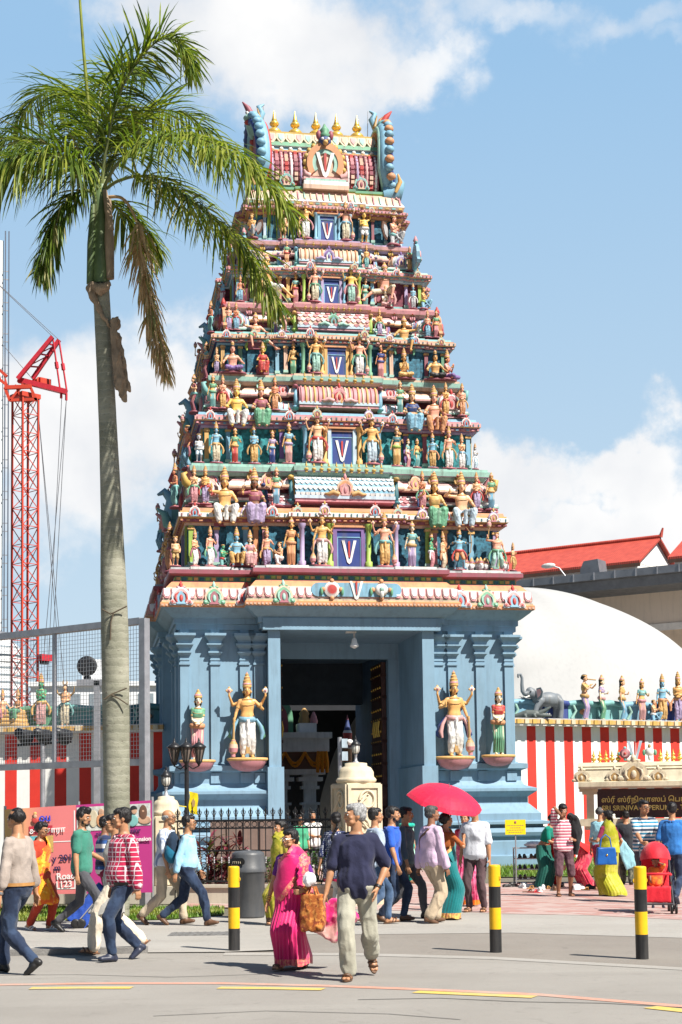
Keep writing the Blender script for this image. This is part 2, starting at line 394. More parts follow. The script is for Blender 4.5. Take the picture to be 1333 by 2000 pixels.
# ---- blue base: two wings, pillars, lintel
PRO = [(1.0, -.3), (1.0, .3), (.72, .33), (.72, .72), (.66, .75), (.66, .84), (.76, .88), (.8, .98), (.76, 1.1), (.62, 1.15), (.62, 1.2), (.82, 1.22), (.82, 1.29), (.58, 1.33), (.58, 1.53), (.31, 1.8),
  (.27, 1.83), (.27, 2.02), (.5, 2.19), (.5, 2.27), (.3, 2.33), (.2, 2.37), (.13, 2.5), (.13, 2.8), (.29, 2.86), (.29, 3.0), (.08, 3.03), (0, 3.08), (0, 6.95)]
PIL = [(0, .26), ]
def wing(sg):
 mb = MB()
 rs = []
 for o, z in PRO:
  x0, x1 = 2.46, 5.0+o
  xs = [(x0, -o), (x1, -o), (x1, 3.4-o*.4), (x1+.3, 3.4-o*.4), (x1+.3, 6.6+o*.4), (x1, 6.6+o*.4), (x1, 10+o), (x0, 10+o)]
  r = [V((sg*x, y, z)) for x, y in xs]
  rs.append(r if sg > 0 else r[::-1])
 mb.rings(rs, P['wallblue'], False, False)
 w = mb.obj('wing_wall', gop)
 # pilasters with stepped capitals on the front and outer side
 def pil(M):
  b = MB(); b.M = M
  b.box(-.13, .13, -.07, .05, 3.05, 6.95, P['wallblue'])
  b.box(-.16, .16, -.11, .05, 5.93, 5.99, P['wallblue']); b.box(-.145, .145, -.09, .05, 6.06, 6.1, P['wallblue'])
  for (w0, d0, z0, w1, d1, z1) in ((.14, .1, 6.2, .2, .17, 6.27), (.2, .17, 6.27, .2, .17, 6.32), (.15, .11, 6.32, .16, .12, 6.4), (.16, .12, 6.4, .25, .24, 6.5), (.25, .24, 6.5, .25, .24, 6.54),
           (.18, .15, 6.54, .2, .18, 6.62), (.2, .18, 6.62, .31, .33, 6.76), (.31, .33, 6.76, .31, .33, 6.83)):
   b.rings([[V((-a, .05, z)), V((-a, -d, z)), V((a, -d, z)), V((a, .05, z))] for a, d, z in ((w0, d0, z0), (w1, d1, z1))], P['wallblue'], True, False)
  b.box(-.15, .15, -.19, .05, 2.5, 2.795, P['wallblue'])
  b.obj('pilaster', w)
 for x in (4.83, 3.95, 3.1, 2.68): pil(Matrix.Translation((sg*x, 0, 0)))
 for y in (.45, 2.3, 3.9, 6.1, 9.5):
  xx = 5.0 + (.3 if 3.4 < y < 6.6 else 0)
  pil(Matrix.Translation((sg*xx, y, 0)) @ Matrix.Rotation(sg*PI/2, 4, 'Z'))
 b = MB()
 x0, x1 = sorted((sg*2.1, sg*2.45))
 b.box(x0, x1, -.5, 2.9, 2.95, 6.9, P['wallblue'])
 x0, x1 = sorted((sg*2.03, sg*2.5))
 b.box(x0, x1, -.56, 2.9, -.2, 2.95, P['wallblue'])
 b.obj('door_pillar', gop)
 b = MB(); x0, x1 = sorted((sg*2.1, sg*2.449))
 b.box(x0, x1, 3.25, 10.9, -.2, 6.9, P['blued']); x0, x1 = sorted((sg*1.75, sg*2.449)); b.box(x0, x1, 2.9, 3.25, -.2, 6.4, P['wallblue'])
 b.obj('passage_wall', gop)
 return w
wing(-1); wing(1)
b = MB()
b.box(-2.62, 2.62, -.66, -.1, 6.9, 7.24, P['wallblue'])
b.box(-2.44, 2.44, -.1, 10, 6.9, 7.2, P['wallblue'])
b.box(-2.1, 2.1, 9.4, 10, 5.45, 6.9, mat('rear_lintel_shade', (.07, .095, .12), rough=.8, spec=.1)); b.box(-1.75, 1.75, 2.9, 3.25, 6.4, 6.9, P['wallblue']); b.box(-2.1, 2.1, 2.92, 3.2, 6.4, 6.9, P['wallblue'])  # rear header added to darken the passage end, shade put into its colour
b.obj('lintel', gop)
bp = plan(5.0, 0, [(2.62, .5)], Bs=1.6)
cb = MB()
mould(cb, bp, [(0, 6.95), (.07, 6.95), (.07, 7.1), (.13, 7.12), (.13, 7.27), (.2, 7.3), (.42, 7.47), (.47, 7.53), (.52, 7.545)], P['wallblue'], cap=False)
mould(cb, bp, [(.52, 7.545), (.54, 7.56), (.54, 7.68), (.5, 7.70), (.5, 7.745), (.46, 7.76), (.47, 7.82), (.44, 7.98), (.36, 8.14), (.26, 8.26), (.2, 8.32), (.08, 8.36), (.08, 8.5), (.24, 8.53), (.28, 8.56), (.28, 8.68), (.22, 8.70), (.22, 8.75), (-1, 8.76)],
  [P['orange'], P['orange'], P['yellow'], P['peach'], P['green'], P['pink'], P['peach'], P['peach'], P['orange'], P['orange'], P['maroon'], P['green'], P['maroon'], P['maroon'], P['maroon'], P['grey'], P['grey'], P['maroon']])
cor = cb.obj('cornice', gop)
# white lotus petals on the cornice, dentils of the frieze, grey slabs of the ledge
pb = MB()
def petal(mb, M, w, h, m1, m2):
 pts = [(-w, h), (-w*.95, h*.35), (-w*.6, h*.08), (0, 0), (w*.6, h*.08), (w*.95, h*.35), (w, h)]
 mb.M = M; mb.prism(pts, -.02, .03, m1); mb.prism([(x*.78, z*.82+h*.16) for x, z in pts], -.034, .03, m2); mb.M = None
def along_front(poly, o, step, fn):
 q = offset(poly, o); n = len(q)
 for i in range(n):
  a, c = V(q[i]), V(q[(i+1) % n]); L = (c-a).length
  if L < step or (a.y > 9 and c.y > 9): continue
  k = int(L/step); d = (c-a).normalized()
  for j in range(k):
   pt = a + d*((j+.5)*L/k)
   fn(Matrix.Translation((pt.x, pt.y, 0)) @ Matrix.Rotation(math.atan2(d.y, d.x), 4, 'Z'), j)
tilt = Matrix.Rotation(R(-11), 4, 'X')
along_front(bp, .47, .235, lambda M, j: petal(pb, M @ Matrix.Translation((0, -.015, 7.8)) @ tilt, .108, .30, P['rose'], P['white']) if not (abs(M.translation.x) < 1.25 and M.translation.y < 0) else None)
along_front(bp, .54, .11, lambda M, j: (setattr(pb, 'M', M), pb.box(-.03, .03, -.02, .02, 7.58, 7.63, P['peach']), setattr(pb, 'M', None)))
along_front(bp, .085, .16, lambda M, j: (setattr(pb, 'M', M), pb.box(-.06, .06, -.03, .02, 8.385, 8.47, [P['yellow'], P['dteal'], P['lime']][j % 3]), setattr(pb, 'M', None)))
along_front(bp, .225, 1.5, lambda M, j: (setattr(pb, 'M', M), pb.box(-.62, .62, -.045, .06, 8.69, 8.765, P['white']), setattr(pb, 'M', None)) if j % 2 == 0 else None)
tag(pb.obj('petal_frieze', cor), kind='stuff')
# ---- horseshoe gable ornament
def arch_pts(w, h, n=14):
 pts = []
 for k in range(n+1):
  a = -R(52) + (PI+R(104))*k/n
  pts.append((w*math.cos(a), h*.55+h*.45*math.sin(a)))
 return [(w*.95, 0)] + pts + [(-w*.95, 0)] if False else pts
KUDU = {}
def kudu_mesh(c1, c2, c3, c4):
 key = (c1, c2, c3, c4)
 if key in KUDU: return KUDU[key]
 b = MB()
 outer = [(-.5, 0), (-.56, .1), (-.5, .2), (-.42, .24), (-.44, .45), (-.36, .66), (-.2, .8), (-.1, .86), (0, .9), (.1, .86), (.2, .8), (.36, .66), (.44, .45), (.42, .24), (.5, .2), (.56, .1), (.5, 0)]
 b.prism(outer, -.06, .06, P[c1])
 b.prism([(x*.78, .05+z*.84) for x, z in outer], -.09, -.02, P[c2])
 b.prism([(x*.42, .02+z*.72) for x, z in outer], -.11, -.03, P[c3])
 for s in (-1, 1):
  b.lathe([(.02, -.03), (.1, -.02), (.12, 0), (.1, .02), (.02, .03)], P[c2], n=10, M=Matrix.Translation((s*.4, -.09, .13)) @ Matrix.Rotation(PI/2, 4, 'X'))
  b.lathe([(.01, -.035), (.05, -.03), (.05, .03)], P[c4], n=8, M=Matrix.Translation((s*.4, -.11, .13)) @ Matrix.Rotation(PI/2, 4, 'X'))
  b.tube([(s*.18, -.1, .1), (s*.27, -.11, .28), (s*.24, -.11, .48), (s*.1, -.11, .6)], [.03, .05, .045, .02], P[c4], 6)
 b.ell((0, -.12, .3), (.09, .05, .18), P[c4], 8, 6)
 b.lathe([(.03, .84), (.09, .88), (.06, .94), (.1, 1.0), (.07, 1.08), (.015, 1.2)], P[c4], n=8)
 b.ell((-.13, 0, .9), (.1, .05, .06), P[c2], 8, 5); b.ell((.13, 0, .9), (.1, .05, .06), P[c2], 8, 5)
 KUDU[key] = b.mesh('gable_ornament'); return KUDU[key]
def kudu(parent, u, v, z, s, cols, rz=0, tx=0):
 o = link('gable_ornament', kudu_mesh(*cols), parent)
 o.location = (u, v, z); o.rotation_euler = (tx, 0, rz); o.scale = (s, s, s); return o
KC = [('lblue', 'pink', 'sky', 'red'), ('peach', 'green', 'maroon', 'mint')]
for i, u in enumerate((-4.95, -4.0, -3.05)): kudu(cor, u, -.56, 7.6, .62, KC[i % 2], tx=R(-14))
for i, u in enumerate([tl(q, 1180, -.56)[0] for q in (843, 900, 953, 1005)]): kudu(cor, u, -.56, 7.6, .62, KC[(i+1) % 2], tx=R(-14))
kudu(cor, -2.05, -1.06, 7.6, .62, KC[1], tx=R(-14))
for v in (1.2, 3, 7, 8.8):
 for sg in (-1, 1): kudu(cor, sg*5.5, v, 7.6, .62, KC[0], rz=sg*PI/2)
# central cartouche with the forehead mark between disc and conch
b = MB()
def namam(mb, M, s, white, red):
 mb.M = M
 for q in (-1, 1):
  mb.prism([(q*.10*s, .10*s), (q*.36*s, 1.0*s), (q*.22*s, 1.0*s), (q*.04*s, .25*s), (0, .2*s), (0, .02*s)][::q], -.02*s-.012, .01, white)
 mb.prism([(-.035*s, .3*s), (.035*s, .3*s), (.05*s, .95*s), (0, .99*s), (-.05*s, .95*s)], -.025*s-.012, .01, red)
 mb.M = None
cart = circ((-1.05, 8.03), .2, 10, PI/2, 1.5*PI) + circ((1.2, 8.03), .2, 10, -PI/2, PI/2)
b.prism(cart, -1.0, -.8, P['sky'])
namam(b, Matrix.Translation((.07, -1.0, 7.72)), .56, P['white'], P['red'])
for q, cc in ((-.65, 'red'), (.8, 'white')):
 M = Matrix.Translation((q, -1.02, 8.03)) @ Matrix.Rotation(PI/2, 4, 'X')
 if cc == 'red':
  b.lathe([(.01, -.02), (.22, -.02), (.23, .02), (.16, .05), (.13, .06), (.01, .07)], P['peach'], M=M, ms=[P['brown'], P['brown'], P['white'], P['pink'], P['red']])
 else:
  b.lathe([(.01, -.02), (.17, -.02), (.2, .03), (.14, .08), (.05, .1), (.01, .1)], P['white'], M=M, sy=.9)
  b.ell((q, -1.1, 7.9), (.06, .06, .12), P['white'], 8, 6); b.ell((q, -1.12, 8.04), (.07, .03, .07), P['mint'], 8, 6)
 for a in range(4):
  aa = a*PI/2
  b.ell((q+.25*math.cos(aa), -1.03, 8.03+.25*math.sin(aa)), (.07, .05, .07), P['orange'], 8, 5)
 for s in (-1, 1): b.ell((q+s*.3, -1.03, 7.98), (.05, .05, .13), P['green'], 8, 5)
b.obj('cartouche', cor)
# ---- stacked tiers: ledge z, half width, front, inner bay half width
TI = [dict(z=8.76, W=5.2, v=-.25, B=1.5, b2=2.6), dict(z=12.05, W=4.6, v=.75, B=1.22, b2=1.95), dict(z=15.02, W=3.97, v=1.55, B=1.12, b2=1.7), dict(z=17.55, W=3.38, v=2.35, B=.95, b2=1.5), dict(z=19.86, W=2.72, v=3.05, B=.8, b2=1.25)]
TI.append(dict(z=21.35, W=2.35, v=3.45))
PAL = [dict(n='niche', pil=['lime', 'lilac', 'sky', 'orange', 'rose'], c=['peach', 'orange', 'maroon', 'white', 'yellow', 'orange', 'rose', 'teal'], eave=['white', 'pink', 'peach'], led=['mint', 'mint', 'lilac'], bar='sky', bar2='white', bar3='rose', dome='pink', end='dteal'),
  dict(n='niche2', pil=['yellow', 'sky', 'lime', 'maroon', 'purple'], c=['lilac', 'purple', 'rose', 'pink', 'rose', 'sky', 'green', 'lblue'], eave=['white', 'peach', 'pink'], led=['mint', 'peach', 'lblue'], bar='rose', bar2='yellow', bar3='lblue', dome='mint', end='sky'),
  dict(n='niche', pil=['yellow', 'green', 'maroon', 'sky', 'peach'], c=['sky', 'navy', 'pink', 'peach', 'orange', 'teal', 'dteal', 'mint'], eave=['white', 'pink', 'orange'], led=['rose', 'pink', 'peach'], bar='peach', bar2='rose', bar3='mint', dome='lilac', end='lime'),
  dict(n='niche3', pil=['sky', 'lime', 'lilac', 'rose', 'yellow'], c=['lblue', 'sky', 'pink', 'rose', 'orange', 'mint', 'teal', 'peach'], eave=['peach', 'lblue', 'pink'], led=['pink', 'lilac', 'peach'], bar='peach', bar2='orange', bar3='pink', dome='peach', end='teal'),
  dict(n='niche', pil=['sky', 'lblue', 'sky', 'maroon', 'sky'], c=['orange', 'yellow', 'maroon', 'rose', 'peach', 'pink', 'lilac', 'peach'], eave=['peach', 'white', 'pink'], led=['peach', 'mint', 'green'], bar='rose', bar2='white', bar3='pink', dome='pink', end='sky')]
def finial(parent, u, v, z, s, m='gold'):
 key = 'fin'+m
 if key not in KUDU:
  b = MB()
  b.lathe([(.12, 0), (.2, .03), (.2, .08), (.1, .12), (.09, .17), (.2, .22), (.3, .34), (.3, .46), (.2, .56), (.1, .6), (.09, .66), (.17, .71), (.21, .79), (.17, .87), (.08, .91), (.12, .95), (.1, 1.0), (.075, 1.08), (.055, 1.2), (.02, 1.36), (.004, 1.42)], P[m], n=18)
  KUDU[key] = b.mesh('finial')
 o = link('finial', KUDU[key], parent); o.location = (u, v, z); o.scale = (s, s, s); return o
DOME = {}
def dome(parent, u, v, z, w, h, cols, rz=0):
 key = ('d',)+tuple(cols)
 if key not in DOME:
  b = MB(); c1, c2, c3 = [P[c] for c in cols]
  b.lathe([(.5, 0), (.55, .04), (.55, .12), (.47, .14)], P['white'], n=16)
  for k in range(16):
   a0, a1 = 2*PI*k/16, 2*PI*(k+1)/16
   prof = [(.5, .14), (.56, .3), (.55, .48), (.46, .66), (.3, .8), (.12, .88), (.02, .9)]
   b.rings([[V((math.cos(a)*r, math.sin(a)*r, q)) for a in (a0, a1)] for r, q in prof], c1 if k % 2 else c2, False, True, False)
   am = (a0+a1)/2
   b.tube([(math.cos(a0)*r*1.01, math.sin(a0)*r*1.01, q) for r, q in prof[:-1]], .022, c3, 5)
  b.lathe([(.54, .12), (.58, .14), (.58, .18), (.53, .2)], P['rose'], n=16)
  DOME[key] = b.mesh('dome_shrine')
 o = link('dome_shrine', DOME[key], parent); o.location = (u, v, z); o.scale = (w, w, h); o.rotation_euler = (0, 0, rz)
 return o
def barrel(parent, u, v, z, half, h, d, cm, c2, style=0, rz=0):
 """half-cylinder roof lying along u with ribs or scales"""
 b = MB(); n = 10
 pr = [(-d*(.55+.45*math.sin(PI*k/n)*1.0), h*k/n) for k in range(n+1)]
 pr = [(-d*math.cos(R(-10)+R(95)*k/n), h*(.12+math.sin(R(-10)+R(95)*k/n))/1.12) for k in range(n+1)]
 m1, m2 = P[cm], P[c2]
 b.rings([[V((x, y, q)) for y, q in pr] for x in (-half, half)], m1, False, True, False)
 if style == 0:      # ribs
  k = max(4, int(half*2/.13))
  for i in range(k):
   x = -half+(i+.5)*2*half/k
   b.tube([(x, y-.012, q) for y, q in pr], .04*min(1, h/.6), [m1, m2, P['cream'], m2][i % 4], 5)
 else:               # fish scales
  rows = 5; cols = int(half*2/.15)
  for r in range(rows):
   q0 = (r+.1)/rows*n; i0 = int(q0); fr = q0-i0
   y = pr[i0][0]*(1-fr)+pr[min(i0+1, n)][0]*fr; q = pr[i0][1]*(1-fr)+pr[min(i0+1, n)][1]*fr
   ang = R(-10)+R(95)*q0/n
   for c in range(cols+(r % 2)):
    x = -half+(c+.5-(r % 2)*.5)*2*half/cols
    x = max(-half+.05, min(half-.05, x))
    M = Matrix.Translation((x, y, q)) @ Matrix.Rotation(-ang, 4, 'X')
    b.M = M; w = half/cols*.86; b.prism([(-w, h/rows*.8), (-w, h/rows*.3), (0, -h/rows*.2), (w, h/rows*.3), (w, h/rows*.8)], -.035, .02, m2 if (r+c) % 2 else P['white']); b.M = None
 b.box(-half-.02, half+.02, -d*1.06, .1, -h*.16, -.0, P['lblue']); b.box(-half, half, -d*1.0, .1, -h*.3, -h*.16, P['rose'])
 b.box(-half, half, -d*.35, .1, h*.98, h*1.1, P['mint'])
 o = b.obj('barrel_roof', parent); o.location = (u, v, z); o.rotation_euler = (0, 0, rz); return o
def horn(parent, u, v, z, h, w, sg, cm, cy, rz=0):
 """curled end of a barrel roof: upright crescent with rolled foot and beaked top"""
 b = MB()
 pts = [(0, -.16, 0), (0, -.3, .12), (0, -.34, .4), (0, -.24, .72), (0, -.2, .95), (0, -.3, 1.12)]
 pts = [V((sg*p[2]*.06, p[1], p[2])) for p in pts]
 b.tube(pts, [.09, .11, .1, .09, .08, .02], P[cm], 8)
 b.tube([p+V((-sg*.09, -.05, 0)) for p in pts], [.04, .05, .05, .05, .04, .02], P[cy], 6)
 b.ell((sg*.05, -.3, .06), (.13, .14, .1), P[cm], 8, 6); b.ell((sg*.06, -.3, 1.05), (.1, .16, .1), P[cy], 8, 6)
 o = b.obj('roof_horn', parent); o.location = (u, v, z); o.scale = (w, w, h); o.rotation_euler = (0, 0, rz); return o
TIER = []
for k in range(5):
 t0, t1, pa = TI[k], TI[k+1], PAL[k]
 z0, z1 = t0['z'], t1['z']; h = z1-z0; W, v = t0['W'], t0['v']; sc = [1, .9, .78, .7, .62][k]
 B, b2 = t0['B'], t0['b2']
 kq = []; ww_skip = .3
 mb = MB()
 Ww, vw = W-.5*sc, v+.62*sc
 pl = plan(Ww, vw, [(Ww*.76, .1*sc), (b2, .16*sc), (B, .34*sc)], Bs=1.5*sc, Ps=.2)
 c = [P[x] for x in pa['c']]
 zw = z0+(.40 if k < 4 else .62)*h; zc = z0+(.56 if k < 4 else .84)*h
 d = zc-zw
 mould(mb, pl, [(.12, z0-.02), (.12, z0+.05), (.04, z0+.07), (.04, z0+.15), (0, z0+.17), (0, zw)], [P['maroon'], P['white'], P['teal'], P['maroon'], P[pa['n']]], cap=False)
 mould(mb, pl, [(0, zw), (.06, zw), (.08, zw+.14*d), (.15, zw+.16*d), (.17, zw+.32*d), (.24, zw+.36*d), (.27, zw+.42*d), (.27, zw+.66*d), (.22, zw+.68*d), (.22, zw+.76*d), (.16, zw+.78*d), (.14, zw+.97*d), (-.2, zc)],
   [c[0], c[0], c[1], c[2], c[1], P['yellow'], c[3], c[4], c[4], c[5], c[5], c[6]])
 # little dark flowers on the pale band and pegs below it
 def deco(M, j):
  mb.M = M
  mb.box(-.02*sc, .02*sc, -.012, .02, zw+.46*d, zw+.6*d, P['dteal'] if j % 3 else P['maroon'])
  mb.box(-.05*sc, .05*sc, .06, .12, zw+.2*d, zw+.3*d, c[(j % 2)*3+2])
  mb.M = None
 along_front(pl, .275, .17*sc, deco)
 nk = (13, 11, 9, 9, 7)[k]
 for i in range(nk):
  u = -Ww+.2+(2*Ww-.4)*i/(nk-1)
  if abs(u) > ww_skip: kudu(tier_k, 0, 0, 0, 1, KC[0]) if 0 else kq.append((u, vw-(.6*sc if abs(u) < B else .26*sc if abs(u) < b2 else .1*sc if abs(u) < Ww*.76 else 0)-.27, zw+.42*d))
 if k < 4:
  # upper storey set back, stepped cornice, great eave, next ledge
  zu = z0+.78*h; W2 = t1['W']-.12; v2 = t1['v']+.12; ze = z1-.1*h
  p2 = plan(W2-.34*sc, v2+.4*sc, [((W2-.34*sc)*.74, .1*sc), (b2, .2*sc), (B*.98, .38*sc)], Bs=1.4*sc, Ps=.2)
  dd = (zu-zc)
  mould(mb, p2, [(0, zc-.02), (0, zc+.12*dd), (.12, zc+.14*dd), (.16, zc+.24*dd), (.06, zc+.26*dd), (.06, zc+.5*dd), (.18, zc+.54*dd), (.2, zc+.64*dd), (.05, zc+.68*dd), (.05, zu)],
    [c[7], c[7], P['maroon'], c[7], P['brown'], P['teal'], P['white'], P['rose'], P['maroon']], cap=False)
  de = ze-zu
  ev = [P[x] for x in pa['eave']]
  mould(mb, p2, [(.05, zu-.02), (.34*sc, zu-.04), (.4*sc, zu), (.4*sc, zu+.14*de), (.37*sc, zu+.18*de), (.33*sc, zu+.5*de), (.22*sc, zu+.8*de), (.1*sc, zu+1.0*de)],
    [P['maroon'], ev[2], ev[2], P['yellow'], ev[0], ev[1], ev[0]], cap=False)
  p3 = plan(t1['W']-.16, t1['v']+.16, [(TI[k+1].get('b2', 1.1)+.1, .16*sc), (TI[k+1].get('B', .7)+.14, .34*sc)], Bs=1.4*sc, Ps=.2)
  l = [P[x] for x in pa['led']]
  zz = ze-.02
  mould(mb, p3, [(-.2, zz), (.03, zz+.01), (.06, zz+.3*(z1-zz)), (.14, zz+.34*(z1-zz)), (.16, zz+.75*(z1-zz)), (.1, zz+.8*(z1-zz)), (.1, z1), (-.9, z1+.01)],
    [l[1], l[1], l[2], l[0], l[0], l[1], l[1]])
  # petal tips under the eave
  along_front(p2, .4*sc, .16*sc, lambda M, j: (setattr(mb, 'M', M), mb.prism([(-.06*sc, .13*de), (0, -.05*de), (.06*sc, .13*de)], -.012, .01, ev[j % 2]), setattr(mb, 'M', None)))
 tier = mb.obj('tier', gop)
 for i, (u, y, z) in enumerate(kq): kudu(tier, u, y, z, .36*sc, [('white', 'pink', 'sky', 'red'), ('peach', 'mint', 'maroon', 'yellow'), ('lilac', 'white', 'rose', 'gold')][i % 3])
 # pilasters between the niches
 us = [u for u in [-(Ww-.1), -(Ww*.82), -(Ww*.64), -(b2+.1), -(b2-.15)]]
 for s in (-1, 1):
  for i, u in enumerate(us):
   vv = vw-(.26*sc if abs(u) < b2 else .1*sc if abs(u) < Ww*.76 else 0)
   b = MB(); b.box(-.07*sc, .07*sc, -.06, .03, z0+.17, zw, P[pa['pil'][(i+(s > 0)) % 5]])
   b.box(-.1*sc, .1*sc, -.09, .03, z0+.15, z0+.23, P['mint']); b.box(-.1*sc, .1*sc, -.09, .03, zw-.12*sc, zw-.05*sc, P['yellow'])
   o = b.obj('pilaster', tier); o.location = (s*abs(u), vv, 0)
 for s in (-1, 1):
  for i in range(7):
   b = MB(); b.box(-.07*sc, .07*sc, -.05, .05, z0+.17, zw, P[pa['pil'][i % 5]])
   o = b.obj('pilaster', tier); y = vw+.2+i*(10-2*vw-.4)/6
   o.location = (s*(Ww+(.2 if abs(y-5) < 1.5*sc else 0)), y, 0)
 # window
 fv = vw-.6*sc
 ww = (.36, .33, .29, .25, .24)[k]; wz1 = z0+(.34, .35, .33, .34, .56)[k]*h; ww2 = ww+.12*sc
 b = MB()
 b.box(-ww2, -ww, -.06, .05, z0+.05, wz1+.1*sc, P[['purple', 'lblue', 'yellow', 'lilac', 'sky'][k]]); b.box(ww, ww2, -.06, .05, z0+.05, wz1+.1*sc, P[['purple', 'lblue', 'yellow', 'lilac', 'sky'][k]])
 b.box(-ww, ww, -.06, .05, wz1, wz1+.1*sc, P[['purple', 'brown', 'navy', 'navy', 'lblue'][k]])
 b.box(-ww2-.05, ww2+.05, -.1, .05, wz1+.1*sc, wz1+.16*sc, P['orange'])
 b.box(-ww, ww, -.02, .03, z0+.05, wz1, P['cobalt'])
 for x0, x1 in ((-ww, -ww+.03), (ww-.03, ww)): b.box(x0, x1, -.035, .02, z0+.05, wz1-.18*sc, P['sky'])
 b.box(-ww, ww, -.035, .02, wz1-.2*sc, wz1-.17*sc, P['sky'])
 wh = wz1-z0-.2*sc
 namam(b, Matrix.Translation((0, -.02, z0+.12*sc)) @ Matrix.Diagonal((.85, 1, 1, 1)), wh*.78, P['white'], P['red'])
 o = b.obj('window', tier); o.location = (0, fv, 0)
 for s in (-1, 1):
  for i, q in enumerate((ww2+.1*sc, B-.1*sc)):
   b = MB(); b.lathe([(.11*sc, z0+.05), (.11*sc, z0+.2*sc), (.07*sc, z0+.22*sc), (.075*sc, zw-.16*sc), (.11*sc, zw-.12*sc), (.12*sc, zw)], P[pa['pil'][i]], n=12)
   o = b.obj('pillar', tier); o.location = (s*q, fv-.06*sc, 0)
 if k < 4:
  fb = v2+.4*sc-.48*sc
  bz = zc+.42*(zu-zc); bh = (zu+de*.72-bz)*.9
  barrel(tier, 0, fb-.02, bz+.22*bh, B*1.0, bh, .5*sc, pa['bar'], pa['bar2'], k % 2 == 0)
  for s in (-1, 1):
   horn(tier, s*(B+.06), fb-.02, bz-.05, bh*1.15, .9*sc, s, pa['end'], ['gold', 'maroon', 'yellow', 'sky'][k])
   # side barrels and their dark curled ends
   barrel(tier, s*(B+.42*sc), fb+.22*sc, zc+.34*dd, .34*sc, .5*bh, .4*sc, pa['bar3'], 'rose' if k != 2 else 'teal', (k+1) % 2)
   horn(tier, s*(B+.86*sc), fb+.2*sc, zc+.1*dd, bh*1.1, .85*sc, s, ['dteal', 'black', 'purple', 'sky'][k], ['navy', 'yellow', 'rose', 'lilac'][k])
   dome(tier, s*(W2-.32*sc), v2+.2*sc, zc+.42*dd, .98*sc, .84*sc, (pa['dome'], 'white', ['cream', 'maroon', 'sky', 'orange'][k]))
   b = MB(); q = .5*sc; b.M = Matrix.Translation((s*(W2-.32*sc), v2+.2*sc, 0))
   for (o_, za, zb, mm) in ((.0, zc-.02, zc+.1*dd, c[7]), (.1, zc+.1*dd, zc+.16*dd, P['rose']), (.02, zc+.16*dd, zc+.27*dd, P['brown']), (.12, zc+.27*dd, zc+.34*dd, P['mint']), (.08, zc+.34*dd, zc+.43*dd, P['white'])):
    b.box(-q-o_, q+o_, -q-o_, q+o_, za, zb, mm)
   b.obj('shrine_base', tier)
   finial(tier, s*(W2-.32*sc), v2+.2*sc, zc+.42*dd+.72*sc, .36*sc)
   kudu(tier, s*(W2-.32*sc), v2-.36*sc, zc+.5*dd, .62*sc, [('white', 'pink', 'mint', 'red'), ('white', 'rose', 'pink', 'red'), ('white', 'mint', 'lilac', 'green'), ('lblue', 'lilac', 'peach', 'purple')][k])
   # side shrine of each flank, back dome
   dome(tier, s*(W2-.32*sc), 10-(v2+.2*sc), zc+.42*dd, .98*sc, .84*sc, (pa['dome'], 'white', ['cream', 'maroon', 'sky', 'orange'][k]))
   # gables on the eave
   for i, q in enumerate((W2-.55*sc, b2-.3*sc if k else b2-.35)):
    kudu(tier, s*q, v2+.05*sc-(.2*sc if i else 0), zu+.04, de*1.25, [('lblue', 'lilac', 'pink', 'red'), ('peach', 'orange', 'yellow', 'rose')][(i+k) % 2], tx=R(-12))
  kudu(tier, 0, fb-.5*sc, bz+.2*bh, bh*.92, [('peach', 'orange', 'pink', 'rose'), ('pink', 'rose', 'peach', 'red'), ('mint', 'green', 'teal', 'brown'), ('lilac', 'purple', 'lblue', 'purple')][k])
  b = MB()
  for s in (-1, 1):
   b.tube([(s*.3*bh, -.05, .06*bh), (s*.6*bh, -.06, .16*bh), (s*.8*bh, -.06, .06*bh), (s*1.0*bh, -.05, .05)], [.07*sc, .08*sc, .06*sc, .02], P[['ochre', 'pink', 'mint', 'lilac'][k]], 7)
  o = b.obj('gable_scroll', tier); o.location = (0, fb-.52*sc, bz+.2*bh)
  # row of small gilt finials in front of the next window
  n = (11, 9, 11, 7)[k]; Bn = TI[k+1].get('B', .8)
  for i in range(n): finial(tier, (-Bn+.08)+(2*Bn-.16)*i/(n-1), t1['v']-.3*sc, z1-.18*sc-.1, .24*sc if k < 2 else .19*sc)
  # curled leaves on every corner of the eave and small guardian lions between the shrines
  for sx in (-1, 1):
   for y_, sy_ in ((v2+.25*sc, -1), (10-v2-.25*sc, 1)):
    b = MB(); b.tube([(0, 0, -.1), (sx*.12, sy_*.12, .1), (sx*.3, sy_*.3, .2), (sx*.36, sy_*.36, .42), (sx*.24, sy_*.24, .5)], [.13, .14, .12, .08, .03], P[['gold', 'teal', 'sky', 'maroon'][k]], 8)
    b.tube([(0, 0, .05), (sx*.05, sy_*.05, .3), (sx*.2, sy_*.2, .5), (sx*.16, sy_*.16, .72)], [.1, .1, .08, .02], P[['rose', 'orange', 'gold', 'sky'][k]], 8)
    o = b.obj('corner_leaf', tier); o.location = (sx*(W2-.05), y_, zu-.05); o.scale = (sc,)*3
   for q in (.62, .8):
    b = MB(); b.ell((0, 0, .2), (.13, .12, .2), P[['ochre', 'mint', 'rose', 'gold'][k]], 9, 7); b.ell((0, -.1, .44), (.11, .11, .12), P['ochre'], 9, 7); b.ell((0, -.2, .42), (.06, .06, .05), P['red'], 7, 5)
    b.lathe([(.1, .5), (.11, .55), (.05, .64), (.01, .72)], P['yellow'], n=8, c=(0, -.08, 0))
    for e in (-1, 1): b.tube([(e*.09, -.02, .32), (e*.15, -.12, .16), (e*.12, -.2, .02)], [.05, .045, .05], P[['ochre', 'mint', 'rose', 'gold'][k]], 6)
